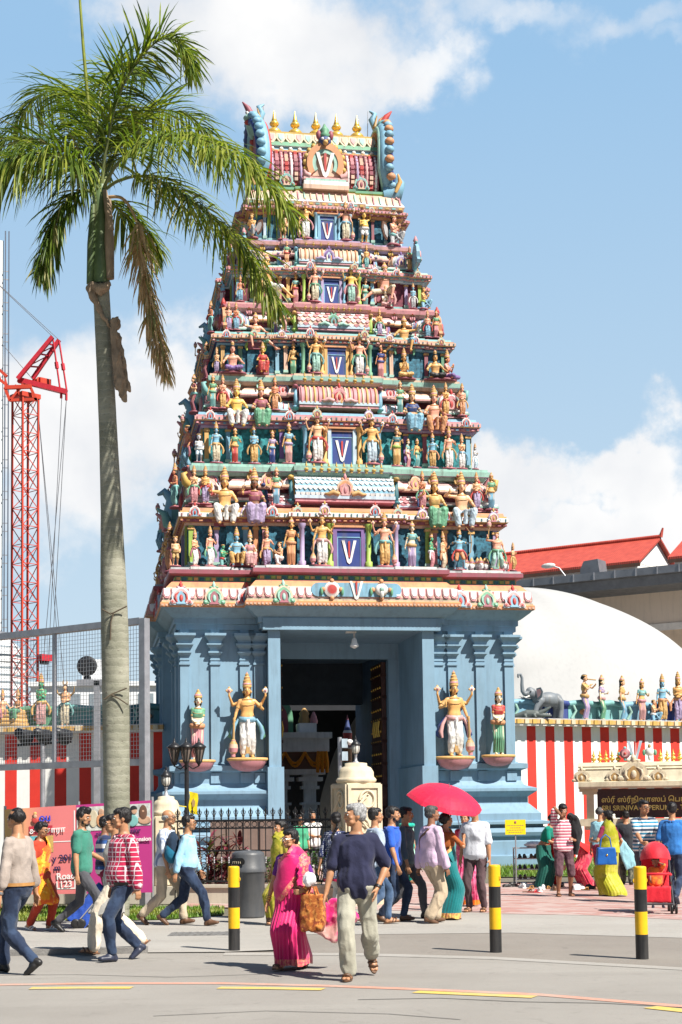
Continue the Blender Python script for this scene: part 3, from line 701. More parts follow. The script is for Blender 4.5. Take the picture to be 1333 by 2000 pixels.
    o = b.obj('squatting_lion', tier); o.location = (sx*W2*q, v2+.0*sc, ze-.16*sc); o.scale = (.62*sc,)*3
  # flank: big horseshoe gables with curled leaves
  for s in (-1, 1):
   g = kudu(tier, s*(W2+.35), 5, zc-.1, 1.9*sc, [('teal', 'navy', 'sky', 'red'), ('sky', 'cobalt', 'maroon', 'orange'), ('sky', 'navy', 'lilac', 'red'), ('teal', 'sky', 'rose', 'gold')][k], rz=s*PI/2)
   for q in (2.4, 7.6):
    kudu(tier, s*(W2+.15), q, zc+.1, 1.2*sc, [('orange', 'maroon', 'sky', 'red'), ('sky', 'teal', 'maroon', 'rose')][k % 2], rz=s*PI/2)
   b = MB()
   b.tube([(0, 0, .8), (.25, 0, 1.2), (.2, 0, 1.6), (.5, 0, 1.9), (.75, 0, 1.75)], [.2, .26, .22, .16, .05], P['sky'], 8)
   b.tube([(.05, -.5, .3), (.4, -.5, .5), (.5, -.5, .9), (.8, -.5, 1.1)], [.16, .2, .15, .04], P['rose'], 8)
   b.tube([(.05, .5, .3), (.4, .5, .5), (.5, .5, .9), (.8, .5, 1.1)], [.16, .2, .15, .04], P['teal'], 8)
   o = b.obj('leaf_scroll', tier); o.location = (s*(W2+.3), 4.4, zc-.2); o.rotation_euler = (0, 0, 0 if s > 0 else PI); o.scale = (sc*.8,)*3
 TIER.append(tier)
# ---- barrel-vaulted crown
zr = TI[5]['z']
mb = MB()
def vault(prof, x, ms):
 for i in range(len(prof)-1):
  (a, z_), (c_, zz) = prof[i], prof[i+1]
  mb.add([V((s*x, 5+q*w, y)) for s in (-1, 1) for q in (-1, 1) for w, y in ((a, z_), (c_, zz))], [(0, 4, 5, 1), (2, 3, 7, 6)], ms[i], True)
mould(mb, plan(2.15, 3.5, [(.85, .1)], Bs=.9, Ps=.12), [(0, 20.9), (.05, 21.0), (.38, 21.05), (.42, 21.15), (.38, 21.22), (.2, 21.5), (.1, 21.62), (.14, 21.66), (.14, 21.74), (0, 21.76), (-.4, 21.78)],
  [P['maroon'], P['peach'], P['peach'], P['white'], P['cream'], P['peach'], P['lime'], P['green'], P['green'], P['rose']])
along_front(plan(2.15, 3.5, [(.85, .1)], Bs=.9, Ps=.12), .38, .2, lambda M, j: (setattr(mb, 'M', M), mb.prism([(-.085, .3), (-.09, .1), (0, -.02), (.09, .1), (.085, .3)], -.03, .02, P[('pink', 'white', 'mint')[j % 3]]) if 0 else mb.tube([(0, -.02, 21.2), (0, .10, 21.42), (0, .22, 21.54)], .03, P[('pink', 'rose', 'mint', 'peach')[j % 4]], 5), mb.box(-.06, .06, -.03, .02, 21.06, 21.12, P[('teal', 'gold')[j % 2]]), setattr(mb, 'M', None)))
PRF = [(1.36, 21.78), (1.5, 22.0), (1.56, 22.3), (1.5, 22.65), (1.33, 22.95), (1.22, 23.05)]
vault(PRF, 1.8, [P['rose'], P['maroon'], P['rose'], P['maroon'], P['rose']])
vault([(1.22, 23.05), (1.3, 23.06), (1.3, 23.12), (1.16, 23.14), (1.12, 23.3), (1.2, 23.31), (1.16, 23.45), (1.05, 23.46), (.82, 23.86), (.86, 23.87), (.86, 23.93), (.4, 23.95)], 1.83,
  [P['yellow'], P['yellow'], P['yellow'], P['sky'], P['lblue'], P['green'], P['green'], P['cream'], P['gold'], P['gold'], P['gold']])
for s in (-1, 1):
 mb.add([V((s*1.8, 5+q*w, z_)) for q in (-1, 1) for w, z_ in PRF+[(1.12, 23.3), (1.05, 23.46), (.82, 23.86)]], [tuple(range(9))+tuple(range(17, 8, -1))], P['sky'])
mb.box(-1.8, 1.8, 4.6, 5.4, 23.9, 23.955, P['gold'])
# ribs of red blocks and petals along the top
for i in range(23):
 x = -1.7+3.4*i/22
 if abs(x) < .3: continue
 for j in range(5):
  a, z_ = PRF[j]; c_, zz = PRF[j+1]
  for f0 in (.2, .7):
   y = a*(1-f0)+c_*f0; q = z_*(1-f0)+zz*f0
   mb.box(x-.055, x+.055, 5-y-.07, 5-y+.04, q-.06, q+.06, P[['rose', 'red', 'peach', 'maroon'][(i+j) % 4]] if i % 2 else P['maroon'])
 if i % 2 == 0: mb.tube([(x, 5-a-.05, z_) for a, z_ in PRF], .045, P[['lilac', 'pink', 'white'][i//2 % 3]], 5)
for i in range(12):
 x = -1.65+3.3*i/11
 M = Matrix.Translation((x, 5-1.13, 23.42)) @ Matrix.Rotation(R(-30), 4, 'X')
 mb.M = M; mb.prism([(-.14, .46), (-.15, .2), (-.07, .02), (0, -.05), (.07, .02), (.15, .2), (.14, .46)], -.04, .05, P['cream']); mb.prism([(-.08, .4), (-.08, .2), (0, .04), (.08, .2), (.08, .4)], -.06, .05, P[['pink', 'mint', 'peach'][i % 3]]); mb.M = None
 mb.ell((x, 5-1.16, 23.22), (.07, .05, .06), P['white'], 8, 5)
roof = mb.obj('vaulted_roof', gop)
for i in range(5): finial(roof, -1.43+.7*i, 5, 23.95, .78, 'brass')
# emblem arch on the roof front
b = MB()
def ring_arch(mb, cx, z0, ro, ri, y0, y1, m, a0=-35, a1=215, n=22, sz=1.15):
 o = circ((cx, z0), ro, n, R(a0), R(a1)); i_ = circ((cx, z0), ri, n, R(a0), R(a1))
 for k in range(n-1):
  q = [o[k], o[k+1], i_[k+1], i_[k]]
  mb.prism([(x, z0+(z-z0)*sz) for x, z in q][::-1], y0, y1, m)
b.prism([(x, 22.55+(z-22.55)*1.15) for x, z in circ((0, 22.55), .62, 24, R(-35), R(215))], -.18, .1, P['peach'])
ring_arch(b, 0, 22.55, .6, .42, -.26, -.15, P['orange']); ring_arch(b, 0, 22.55, .42, .3, -.23, -.15, P['mint'])
for k in range(15):
 a = R(-30)+R(240)*k/14
 b.ell((.64*math.cos(a), -.12, 22.55+.72*math.sin(a)), (.09, .08, .1), P['gold'], 8, 5)
namam(b, Matrix.Translation((0, -.24, 22.05)), .85, P['white'], P['red'])
b.box(-.72, .72, -.3, .3, 21.98, 22.06, P['pink']); b.box(-.66, .66, -.36, .3, 21.9, 21.98, P['mint']); b.box(-.72, .72, -.4, .3, 21.76, 21.9, P['white']); b.box(-.74, .74, -.42, .3, 21.62, 21.76, P['peach'])
for s in (-1, 1):
 b.tube([(s*.5, -.24, 22.1), (s*.66, -.26, 22.16), (s*.7, -.26, 22.3)], [.1, .09, .03], P['pink'], 7)
 b.ell((s*.2, -.2, 23.5), (.09, .1, .16), P['maroon'], 8, 6); b.ell((s*.1, -.36, 23.32), (.05, .04, .05), P['white'], 8, 6)
b.ell((0, -.16, 23.3), (.22, .2, .2), P['navy'], 12, 8); b.ell((0, -.34, 23.2), (.09, .12, .09), P['yellow'], 8, 6)
b.lathe([(.14, 23.42), (.2, 23.5), (.12, 23.6), (.16, 23.68), (.08, 23.78), (.02, 23.9)], P['green'], n=10, c=(0, -.16, 0))
b.ell((0, -.16, 23.72), (.1, .1, .1), P['red'], 8, 6)
o = b.obj('emblem_gable', roof); o.location = (0, 3.5, 0)
for u in (-1.25, 1.2): kudu(roof, u, 3.42, 21.8, .5, ('mint', 'teal', 'peach', 'maroon'))
# great horned arches closing both ends of the vault
for s in (-1, 1):
 b = MB(); n = 26; path = []
 for i in range(n+1):
  a = R(-40)+R(260)*i/n
  zc_ = 22.75+1.5*math.sin(a)*(1.12 if math.sin(a) > 0 else .95); y = 5-1.72*math.cos(a)
  fl = .12+.16*max(0, math.sin(a))**1.5+.45*max(0, -math.sin(a)-.2)
  path.append(V((s*(1.85+fl), y, zc_)))
 for off, r, m in ((0, .2, P['sky']), (.17, .1, P['cobalt']), (-.16, .09, P['red'] if s < 0 else P['mint'])):
  b.tube([p+V((s*off, 0, 0)) for p in path], r, m, 8)
 for i in range(1, n, 1):
  p = path[i]; q = V((0, p.y-5, p.z-22.75)).normalized()
  b.ell(p+q*.2+V((s*.12, 0, 0)), (.16, .13, .13), P['sky'] if i % 2 else P['orange' if s > 0 else 'sky'], 8, 5)
  b.ell(p-q*.2, (.1, .1, .1), P[['red', 'gold', 'mint'][i % 3]], 7, 5)
 b.add([p+V((s*.0, 0, 0)) for p in path], [tuple(range(n+1))], P['maroon'])
 arch = b.obj('horned_arch', roof)
 # beaked lion head on top
 h_ = MB(); c0 = V((s*2.22, 4.75, 24.55))
 h_.tube([(s*2.05, 4.9, 24.1), (s*2.15, 4.8, 24.35), tuple(c0)], [.26, .25, .22], P['mint'] if s < 0 else P['orange'], 10)
 h_.ell(c0, (.24, .3, .24), P['teal'], 12, 8); h_.ell(c0+V((s*.14, -.22, -.06)), (.16, .2, .1), P['mint'], 10, 6); h_.ell(c0+V((s*.14, -.2, -.2)), (.13, .16, .06), P['red'], 10, 6)
 h_.ell(c0+V((s*.16, -.2, .12)), (.06, .05, .07), P['white'], 8, 6); h_.ell(c0+V((s*.2, -.23, .12)), (.03, .03, .035), P['black'], 6, 5)
 h_.tube([c0+V((0, .05, .15)), c0+V((s*.12, 0, .38)), c0+V((s*.3, -.02, .58))], [.13, .1, .02], P['maroon'] if s < 0 else P['red'], 8)
 h_.tube([c0+V((-s*.08, .2, .1)), c0+V((-s*.02, .22, .36)), c0+V((s*.16, .2, .55))], [.11, .08, .02], P['orange'], 8)
 h_.tube([c0+V((-s*.22, .1, -.1)), c0+V((-s*.36, .1, .3)), c0+V((-s*.26, .1, .5)), c0+V((-s*.44, .1, .6))], [.1, .12, .09, .03], P['sky'], 8)
 h_.tube([c0+V((s*.1, -.05, -.1)), c0+V((-s*.3, 0, .0)), c0+V((-s*.2, 0, .4))], [.12, .08, .02], P['ochre'], 8)
 h_.obj('lion_head', arch)
 r_ = MB(); r_.tube([(s*1.75, 5.1, 24.2), (s*1.78, 5.1, 25.25)], .012, P['grey'], 5); r_.obj('lightning_rod', roof)
 # figure-like curl at the foot
 f_ = MB(); f_.tube([(s*2.0, 3.6, 21.7), (s*2.35, 3.5, 21.75), (s*2.5, 3.5, 22.1), (s*2.35, 3.45, 22.4)], [.3, .3, .2, .06], P['sky'], 9)
 f_.tube([(s*2.3, 3.25, 21.7), (s*2.45, 3.2, 22.05), (s*2.38, 3.2, 22.3)], [.06, .08, .03], P['yellow'], 7)
 f_.obj('arch_foot', arch)
# ---- doorway: open studded doors, floodlight under the lintel
for s in (-1, 1):
 b = MB(); mw = mat('dark_teak', (.055, .018, .012), rough=.45, var=.5, scale=4, bump=.3)
 b.box(-.07, .07, 0, 1.75, .02, 6.35, mw)
 for j in range(9):
  z_ = .35+j*.7
  b.box(-.1, .1, 0, 1.75, z_-.05, z_+.05, mw)
  for i in range(5): b.ell((-s*.09, .15+i*.36, z_+.3), (.03, .04, .04), P['brass'], 8, 5)
  for i in range(5): b.ell((-s*.10, .15+i*.36, z_), (.02, .025, .025), P['brass'], 6, 4)
 for i in range(4): b.tube([(-s*.1, .3+i*.3, 4.5), (-s*.14, .3+i*.3, 4.25), (-s*.1, .3+i*.3, 4.0)], .03, P['brass'], 6)
 o = b.obj('door', gop); o.location = (s*1.66, 3.26, 0)
b = MB(); gl = mat('frosted_lamp_glass', (.75, .76, .75), rough=.25, var=.05, bump=0)
b.box(-.25, .05, -.08, .08, 6.86, 6.9, P['white']); b.tube([(0, 0, 6.9), (0, 0, 6.72)], .03, P['grey'], 8)
b.lathe([(.03, 6.72), (.07, 6.68), (.09, 6.58), (.13, 6.5), (.13, 6.46), (.02, 6.4)], gl, n=14)
o = b.obj('doorway_lamp', gop); o.location = (.12, -.25, 0)
# ---------------------------------------------------------------- figures: one skin surface per body, clothes as children
import numpy as np
_prm = np.random.RandomState(3).rand(16, 16, 16).astype(np.float32)*2-1
def vnoise(q):
 i = np.floor(q).astype(int); f = q-i; f = f*f*(3-2*f); i &= 15; j = (i+1) & 15
 g = lambda a, b, c: _prm[a, b, c]
 x0, y0, z0 = i.T; x1, y1, z1 = j.T; fx, fy, fz = f.T
 l = lambda a, b, t: a+(b-a)*t
 return l(l(l(g(x0, y0, z0), g(x1, y0, z0), fx), l(g(x0, y1, z0), g(x1, y1, z0), fx), fy), l(l(g(x0, y0, z1), g(x1, y0, z1), fx), l(g(x0, y1, z1), g(x1, y1, z1), fx), fy), fz)
def _dg(): return bpy.context.evaluated_depsgraph_get()
def remesh(mb, voxel, smooth=4, wr=0.0, wf=9, seed=0, fac=.5, aniso=(1, 1, .45)):
 me = mb.mesh('tmp'); o = bpy.data.objects.new('tmp', me); COL.objects.link(o)
 md = o.modifiers.new('r', 'REMESH'); md.mode = 'VOXEL'; md.voxel_size = voxel; md.use_smooth_shade = True
 if smooth:
  sm = o.modifiers.new('s', 'SMOOTH'); sm.factor = fac; sm.iterations = smooth
 dg = _dg(); dg.update()
 out = bpy.data.meshes.new_from_object(o.evaluated_get(dg))
 bpy.data.objects.remove(o); bpy.data.meshes.remove(me)
 if wr:
  n_ = len(out.vertices); co = np.empty(n_*3, np.float32); no = np.empty(n_*3, np.float32)
  out.vertices.foreach_get('co', co); out.vertices.foreach_get('normal', no)
  co = co.reshape(-1, 3); no = no.reshape(-1, 3)
  q = co*(np.array(aniso, np.float32)*wf)+np.array((seed*3.1, seed*1.7, 0), np.float32)
  f = vnoise(q)+.5*vnoise(q*2.3+7)
  co += no*np.maximum(-.55*wr, wr*(1-2*np.abs(f))-wr*.3)[:, None]
  out.vertices.foreach_set('co', co.ravel()); out.update()
 out.polygons.foreach_set('use_smooth', [True]*len(out.polygons))
 return out
DUM = mat('plain_base', (.5, .5, .5))
class Body:
 """pose in a frame where the figure faces -Y, its left side is +X; joints solved by two-bone IK"""
 def __init__(s, h=1.75, woman=False, hipz=.93, lean=0.0, side=0.0, twist=0.0, feet=None, hands=None, pelv=(0, 0), head=(0, 0, 0), belly=0.0, stout=1.0, knees=None, elbows=None, hipyaw=0.0, voxel=.011, finger=True, arms4=False, child=False, sitz=None):
  s.k = k = h/1.75; s.woman = woman; s.belly = belly; s.st = stout; s.voxel = voxel*k if k < 1 else voxel; s.child = child
  s.P = V((pelv[0], pelv[1], hipz))*k
  up = Euler((lean, side, 0)).to_matrix() @ V((0, 0, 1)); up = V((math.sin(side), -math.sin(lean), math.cos(lean)*math.cos(side))).normalized()
  s.up = up
  X = V((1, 0, 0)) - up*up.x; X.normalize()
  s.X0 = X; s.Xp = Matrix.Rotation(hipyaw, 3, up) @ X; s.Xs = Matrix.Rotation(twist, 3, up) @ X
  s.N = s.P+up*.545*k
  s.sw = (.150 if woman else .172)*k*stout**.5
  s.hw = .09*k
  s.sh = {q: s.P+up*.468*k+s.Xs*(q*s.sw) for q in (-1, 1)}
  s.hip = {q: s.P+s.Xp*(q*s.hw)-up*.02*k for q in (-1, 1)}
  feet = feet or {}; hands = hands or {}; knees = knees or {}; elbows = elbows or {}
  s.ank, s.kne, s.toe, s.elb, s.han, s.hdir = {}, {}, {}, {}, {}, {}
  for q in (-1, 1):
   f = feet.get(q, dict(p=(q*.09, 0, .075)))
   a = V(f['p'])*k; ty = f.get('yaw', q*.12); tp = f.get('pitch', 0)
   td = V((math.sin(ty)*math.cos(tp), -math.cos(ty)*math.cos(tp), -math.sin(tp)))
   s.ank[q] = a; s.toe[q] = td
   kp = V(knees.get(q, (q*.08, -1, 0)))
   s.kne[q], s.ank[q] = s.ik(s.hip[q], a, .435*k, .425*k, kp)
   hd = hands.get(q, dict(p=(q*.25, -.04, .78)))
   t = V(hd['p'])*k
   ep = V(elbows.get(q, (q*.5, .9, -.3)))
   s.elb[q], s.han[q] = s.ik(s.sh[q], t, .29*k, .255*k, ep)
   d = hd.get('d')
   s.hdir[q] = V(d).normalized() if d else (s.han[q]-s.elb[q]).normalized()
   s.palm = {}
  s.pn = {q: V(hands.get(q, {}).get('n', (-q, 0, 0))) for q in (-1, 1)}
  s.curl = {q: hands.get(q, {}).get('curl', .5) for q in (-1, 1)}
  s.finger = finger
  hy, hp, hr = head
  s.HM = (Matrix.Rotation(hy, 3, 'Z') @ Matrix.Rotation(hp, 3, 'X') @ Matrix.Rotation(hr, 3, 'Y'))
  s.hs = k*(1.0 if not child else 1.45)*(1.0 if finger else 1.16)
  s.H = s.N + (up*.6+V((0, -.12, .4))*1).normalized()*.085*k + s.HM @ V((0, -.012, .085))*s.hs
 def ik(s, a, t, l1, l2, pole):
  d = t-a; L = d.length
  m = (l1+l2)*.997
  if L > m: t = a+d*(m/L); d = t-a; L = m
  x = (l1*l1-l2*l2+L*L)/(2*L); hh = math.sqrt(max(0, l1*l1-x*x))
  u = d/L; p = pole-u*pole.dot(u)
  if p.length < 1e-4: p = V((0, -1, 0))
  return a+u*x+p.normalized()*hh, t
 def tpt(s, t, th, off=0.0):
  """surface point of the torso: t 0 pelvis .. 1 neck, th angle with 0 = front, + towards +X"""
  k = s.k
  tb = [(-.2, .10, .085), (-.1, .15, .11), (0, .172, .125), (.15, .165, .118), (.38, .142, .105), (.62, .162, .12), (.8, .166, .112), (.92, .135, .09), (1.0, .085, .075), (1.08, .06, .06)]
  if s.woman: tb = [(-.2, .10, .085), (-.1, .165, .12), (0, .18, .13), (.15, .165, .118), (.38, .125, .098), (.62, .145, .118), (.8, .148, .102), (.92, .115, .08), (1.0, .075, .068), (1.08, .052, .052)]
  if s.child: tb = [(-.2, .11, .1), (-.1, .16, .13), (0, .18, .15), (.15, .185, .165), (.38, .18, .165), (.62, .165, .14), (.8, .15, .115), (.92, .12, .09), (1.0, .075, .07), (1.08, .06, .06)]
  for (a, rx, ry), (b, rx2, ry2) in zip(tb[:-1], tb[1:]):
   if t <= b or b == 1.08:
    f = (t-a)/(b-a); f = f*f*(3-2*f) if 0 < f < 1 else f
    rx = rx+(rx2-rx)*f; ry = ry+(ry2-ry)*f; break
  st = s.st
  X = (s.Xp*(1-min(1, max(0, t)))+s.Xs*min(1, max(0, t))).normalized(); Y = s.up.cross(X).normalized()
  yo = 0
  bl = s.belly*math.exp(-((t-.25)/.22)**2)
  c = s.P+s.up*(.53*k*t)
  sx, cy = math.sin(th), -math.cos(th)
  e = .82
  fx = math.copysign(abs(sx)**e, sx); fy = math.copysign(abs(cy)**e, cy)
  ryf = ry*k*(st if t < .9 else 1)+ (bl*k if cy < 0 else bl*k*.15)
  if s.woman and cy < 0: ryf += .03*k*math.exp(-((t-.67)/.1)**2)*max(0, 1-abs(abs(th)-.5)/.7)
  return c + X*(fx*(rx*k*(st if t < .95 else 1)+off+bl*k*.3)) + Y*(fy*(ryf+off))
 def torso(s, mb, t0, t1, off=0.0, n=20, m=DUM):
  rs = []; k = 14
  for i in range(k+1):
   t = t0+(t1-t0)*i/k
   rs.append([s.tpt(t, 2*PI*j/n, off) for j in range(n)])
  mb.rings(rs, m, True, True)
 def cap(s, mb, a, ra, b, rb, m=DUM, n=10):
  a, b = V(a), V(b); d = b-a; L = d.length
  if L < 1e-5: mb.ell(a, (ra, ra, ra), m, n, 8); return
  d /= L; pts, rr = [], []
  for q in (-80, -55, -28): pts.append(a+d*(ra*math.sin(R(q)))); rr.append(ra*math.cos(R(q)))
  pts.append(a); rr.append(ra); pts.append(b); rr.append(rb)
  for q in (28, 55, 80): pts.append(b+d*(rb*math.sin(R(q)))); rr.append(rb*math.cos(R(q)))
  mb.tube(pts, rr, m, n)
 def arm(s, mb, q, off=0.0, t0=0, t1=2.0, m=DUM, fl=0.0):
  """t 0..1 upper arm, 1..2 forearm"""
  k = s.k; w = .88 if s.woman else 1.0
  A, E, H_ = s.sh[q], s.elb[q], s.han[q]
  rad = lambda t: ((.052*(1-t)+.040*t) if t < 1 else (.040+.004*math.sin(PI*min(1, (t-1)*2))-(t-1)*.014))*k*w*s.st**.4+off+fl*max(0, t-.2)
  pt = lambda t: A+(E-A)*t if t < 1 else E+(H_-E)*(t-1)
  T_ = [t for t in (0, .15, .4, .7, 1.0, 1.25, 1.6, 2.0) if t0 < t < t1]
  T_ = [t0]+T_+[t1]
  for a, b in zip(T_[:-1], T_[1:]): s.cap(mb, pt(a), rad(a), pt(b), rad(b), m)
 def leg(s, mb, q, off=0.0, t1=2.0, m=DUM, fl=0.0):
  k = s.k; w = s.st**.6
  A, K, F_ = s.hip[q], s.kne[q], s.ank[q]
  def rad(t):
   r = .088-.032*t if t < 1 else .056-.022*(t-1)+.008*math.sin(PI*min(1, (t-1)*1.8))
   return r*k*w+off+fl*max(0, t-.6)
  pt = lambda t: A+(K-A)*t if t < 1 else K+(F_-K)*(t-1)
  T_ = [t for t in (0, .5, 1.0, 1.3, 1.6, 2.0) if t < t1]+[t1]
  for a, b in zip(T_[:-1], T_[1:]): s.cap(mb, pt(a), rad(a), pt(b), rad(b), m)
 def foot(s, mb, q, off=0.0, m=DUM):
  k = s.k; A = s.ank[q]; d = s.toe[q]; up = V((0, 0, 1)); sd_ = d.cross(up).normalized(); nu = sd_.cross(d).normalized()
  if nu.z < 0: nu = -nu
  B = A-nu*.042*k
  s.cap(mb, A, .036*k+off, B-d*.03*k-nu*.004*k, .032*k+off, m); s.cap(mb, B-d*.03*k, .03*k+off, B+d*.1*k-nu*.004*k, .03*k+off, m)
  for x in (-.022, .018): s.cap(mb, B+d*.03*k+sd_*x*k, .026*k+off, B+d*.145*k+sd_*x*k*1.05-nu*.01*k, .019*k+off, m)
  s.cap(mb, A+d*.01*k, .034*k+off, B+d*.08*k, .026*k+off, m)
 def hand(s, mb, q, m=DUM):
  k = s.k*.97; W_ = s.han[q]; d = s.hdir[q]; n = s.pn[q]; n = (n-d*n.dot(d)); n = n.normalized() if n.length > 1e-3 else d.orthogonal().normalized()
  x = d.cross(n).normalized()      # across the palm
  cu = s.curl[q]
  if not s.finger:
   s.cap(mb, W_, .026*k, W_+d*.06*k, .032*k, m); s.cap(mb, W_+d*.06*k, .03*k, W_+d*.12*k+n*.03*cu*k, .018*k, m)
   s.cap(mb, W_+d*.03*k, .015*k, W_+d*.08*k+n*.03*k-x*0, .012*k, m); return
  c = W_+d*.045*k
  for w in (-.025, -.008, .009, .026): s.cap(mb, W_+d*.01*k+x*w*.5*k, .017*k, W_+d*.082*k+x*w*k, .0135*k, m, 8)
  th = None
  for i, (w, L) in enumerate(((-.03, .062), (-.010, .074), (.0105, .07), (.0305, .054))):
   p = W_+d*.085*k+x*w*k; dirv_ = (d+x*w*3.2).normalized()
   a = cu*.5; rr = .0088*k
   for j in range(3):
    dd = dirv_*math.cos(a)+n*math.sin(a); p2 = p+dd*(L*k*(.45, .32, .26)[j]); s.cap(mb, p, rr, p2, rr*.93, m, 6); p = p2; rr *= .93; a += cu*.62
  sg = -1
  p = W_+d*.022*k+x*(-.02)*k+n*.004*k
  dd = (d*.62-x*.72+n*.3).normalized(); p2 = p+dd*.048*k; s.cap(mb, p, .0135*k, p2, .011*k, m, 7)
  dd = (d*.85-x*.28+n*.42*(.5+cu)).normalized(); p3 = p2+dd*.034*k; s.cap(mb, p2, .0105*k, p3, .0088*k, m, 7)
 def hp(s, x, y, z): return s.H + s.HM @ (V((x, y, z))*s.hs)
 def headshape(s, mb, m=DUM):
  q = s.hs; M = s.HM; wd = .94 if s.woman else 1.0
  def e(c, r): mb.ell(s.hp(*c), (r[0]*q, r[1]*q, r[2]*q), m, 16, 12, M)
  e((0, .018, .032), (.076*wd, .094, .085)); e((0, -.022, -.005), (.067*wd, .07, .085))
  e((0, -.03, -.05), (.056*wd, .056, .052)); e((0, -.066, -.086), (.026*wd, .022, .02)); e((0, -.01, -.06), (.058*wd, .05, .035))
  for a in (-1, 1):
   e((a*.048*wd, -.055, -.018), (.022, .022, .02)); e((a*.074*wd, .012, -.008), (.01, .02, .03)); e((a*.04*wd, -.045, -.062), (.026, .03, .026))
   e((a*.032*wd, -.082, .034), (.026, .012, .009))
  s.cap(mb, s.hp(0, -.09, .028), .011*q, s.hp(0, -.107, -.02), .0135*q, m, 8); e((0, -.104, -.026), (.019, .014, .011))
  e((0, -.085, -.052), (.024, .012, .0075)); e((0, -.083, -.064), (.021, .012, .0075))
  s.cap(mb, s.N-s.up*.05*s.k, .062*s.k*(.86 if s.woman else 1), s.hp(0, .018, -.05), .054*s.k*(.84 if s.woman else 1), m, 12)
 def skin(s, hands=True, feet=True, legs=True, arms4=None, thin=0.0):
  mb = MB(); s.torso(mb, -.2, .88, -thin); s.torso(mb, .8, 1.08, -thin*.5)
  for q in (-1, 1):
   s.cap(mb, s.P+s.up*.485*s.k, .055*s.k, s.sh[q], .052*s.k*s.st**.3); s.arm(mb, q); s.hand(mb, q)
   if legs: s.leg(mb, q, -thin)
   if feet: s.foot(mb, q)
  if arms4:
   for q in (-1, 1):
    E = s.sh[q]+V((q*.17, .08, -.1))*s.k; Hh = s.sh[q]+V((q*.27, -.06, .12))*s.k
    s.cap(mb, s.sh[q]+V((-q*.03, .04, -.02))*s.k, .05*s.k, E, .042*s.k); s.cap(mb, E, .042*s.k, Hh, .03*s.k)
    s.cap(mb, Hh, .032*s.k, Hh+V((0, -.01, .09))*s.k, .024*s.k)
  s.headshape(mb)
  return remesh(mb, s.voxel, 3)
 def eyes(s, mb, white, dark, lip=None, brow=None, size=1.0, sides=(-1, 1)):
  q = s.hs; M = s.HM
  for a in sides:
   c = s.hp(a*.031, -.0845, .011)
   mb.ell(c, (.0155*q*size, .008*q, .0085*q*size), white, 10, 6, M)
   mb.ell(s.hp(a*.031, -.0905, .011), (.0068*q*size, .004*q, .0075*q*size), dark, 8, 6, M)
   if brow: s.cap(mb, s.hp(a*.016, -.094, .034), .0046*q, s.hp(a*.047, -.083, .036), .0036*q, brow, 6)
  if lip: mb.ell(s.hp(0, -.0935, -.057), (.021*q, .006*q, .0085*q), lip, 10, 6, M)
 def hair(s, kind, voxel=.009):
  q = s.hs; M = s.HM; mb = MB()
  def e(c, r): mb.ell(s.hp(*c), (r[0]*q, r[1]*q, r[2]*q), DUM, 14, 10, M)
  if kind in ('short', 'long', 'bun', 'braid', 'quiff'):
   e((0, .036, .055), (.085, .092, .077)); e((0, .055, .01), (.08, .068, .075)); e((0, -.012, .084), (.068, .074, .042))
   for a in (-1, 1): e((a*.07, .005, .035), (.016, .03, .045))
   if kind == 'quiff': e((0, -.04, .115), (.055, .055, .04)); e((0, .02, .12), (.06, .07, .035))
  if kind == 'receding':
   e((0, .055, .03), (.083, .072, .07)); e((0, .03, .075), (.06, .07, .05))
   for a in (-1, 1): e((a*.07, .005, .025), (.014, .03, .04))
  if kind == 'fringe':
   e((0, .062, -.005), (.078, .05, .05))
   for a in (-1, 1): e((a*.068, .02, .005), (.015, .045, .035))
  if kind == 'long':
   e((0, .07, -.06), (.085, .045, .11)); e((0, .085, -.16), (.07, .035, .1))
   for a in (-1, 1): e((a*.07, .03, -.05), (.022, .035, .08))
  if kind == 'bun': e((0, .11, .01), (.05, .042, .048))
  if kind == 'braid':
   e((0, .1, -.01), (.05, .04, .05))
   p = [s.hp(0, .105, -.03), s.hp(0, .115, -.12)] + [s.N+V((0, .11, -.06*i-.02))*s.k for i in range(1, 6)]
   for a, b in zip(p[:-1], p[1:]): s.cap(mb, a, .024*q, b, .02*q)
  return remesh(mb, voxel*q, 2, .006, 42, 3, aniso=(1, 1, .35))
 def shirt(s, t0=-.05, t1=.985, sleeve=.75, off=.014, wr=.009, seed=0, fl=.012, open_neck=0):
  if t0 < 0: off = min(off, .018)+.011; t0 -= .06
  mb = MB(); s.torso(mb, t0, t1, off)
  for q in (-1, 1):
   s.cap(mb, s.P+s.up*.485*s.k, .055*s.k+off*.8, s.sh[q], .052*s.k+off*.8)
   s.arm(mb, q, off*.6, 0, sleeve, fl=fl*.8)
  return remesh(mb, .012, 3, wr, 8, seed)
 def trousers(s, t1=1.93, off=.012, wr=.011, seed=0, fl=.008, top=.04):
  fl *= .6; off = min(off, .018)
  mb = MB(); s.torso(mb, -.2, top, off)
  for q in (-1, 1): s.leg(mb, q, off, t1, fl=fl)
  return remesh(mb, .012, 3, wr, 9, seed)
 def skirt(s, m1, top=.12, bot=.05, flare=1.0, pleat=18, amp=.012, off=.02, m2=None, zb=.13, frontpleat=True, sweep=0.0):
  """long draped skirt around both legs with pleats and a border"""
  mb = MB(); k = s.k; n = 96; rows = 22; rs = []
  top_z = (s.P+s.up*.53*k*top).z
  def legx(q, z):
   A, K, F_ = s.hip[q], s.kne[q], s.ank[q]
   if z > K.z: f = (A.z-z)/max(1e-3, A.z-K.z); return A+(K-A)*min(1, max(0, f))
   f = (K.z-z)/max(1e-3, K.z-F_.z); return K+(F_-K)*min(1, max(0, f))
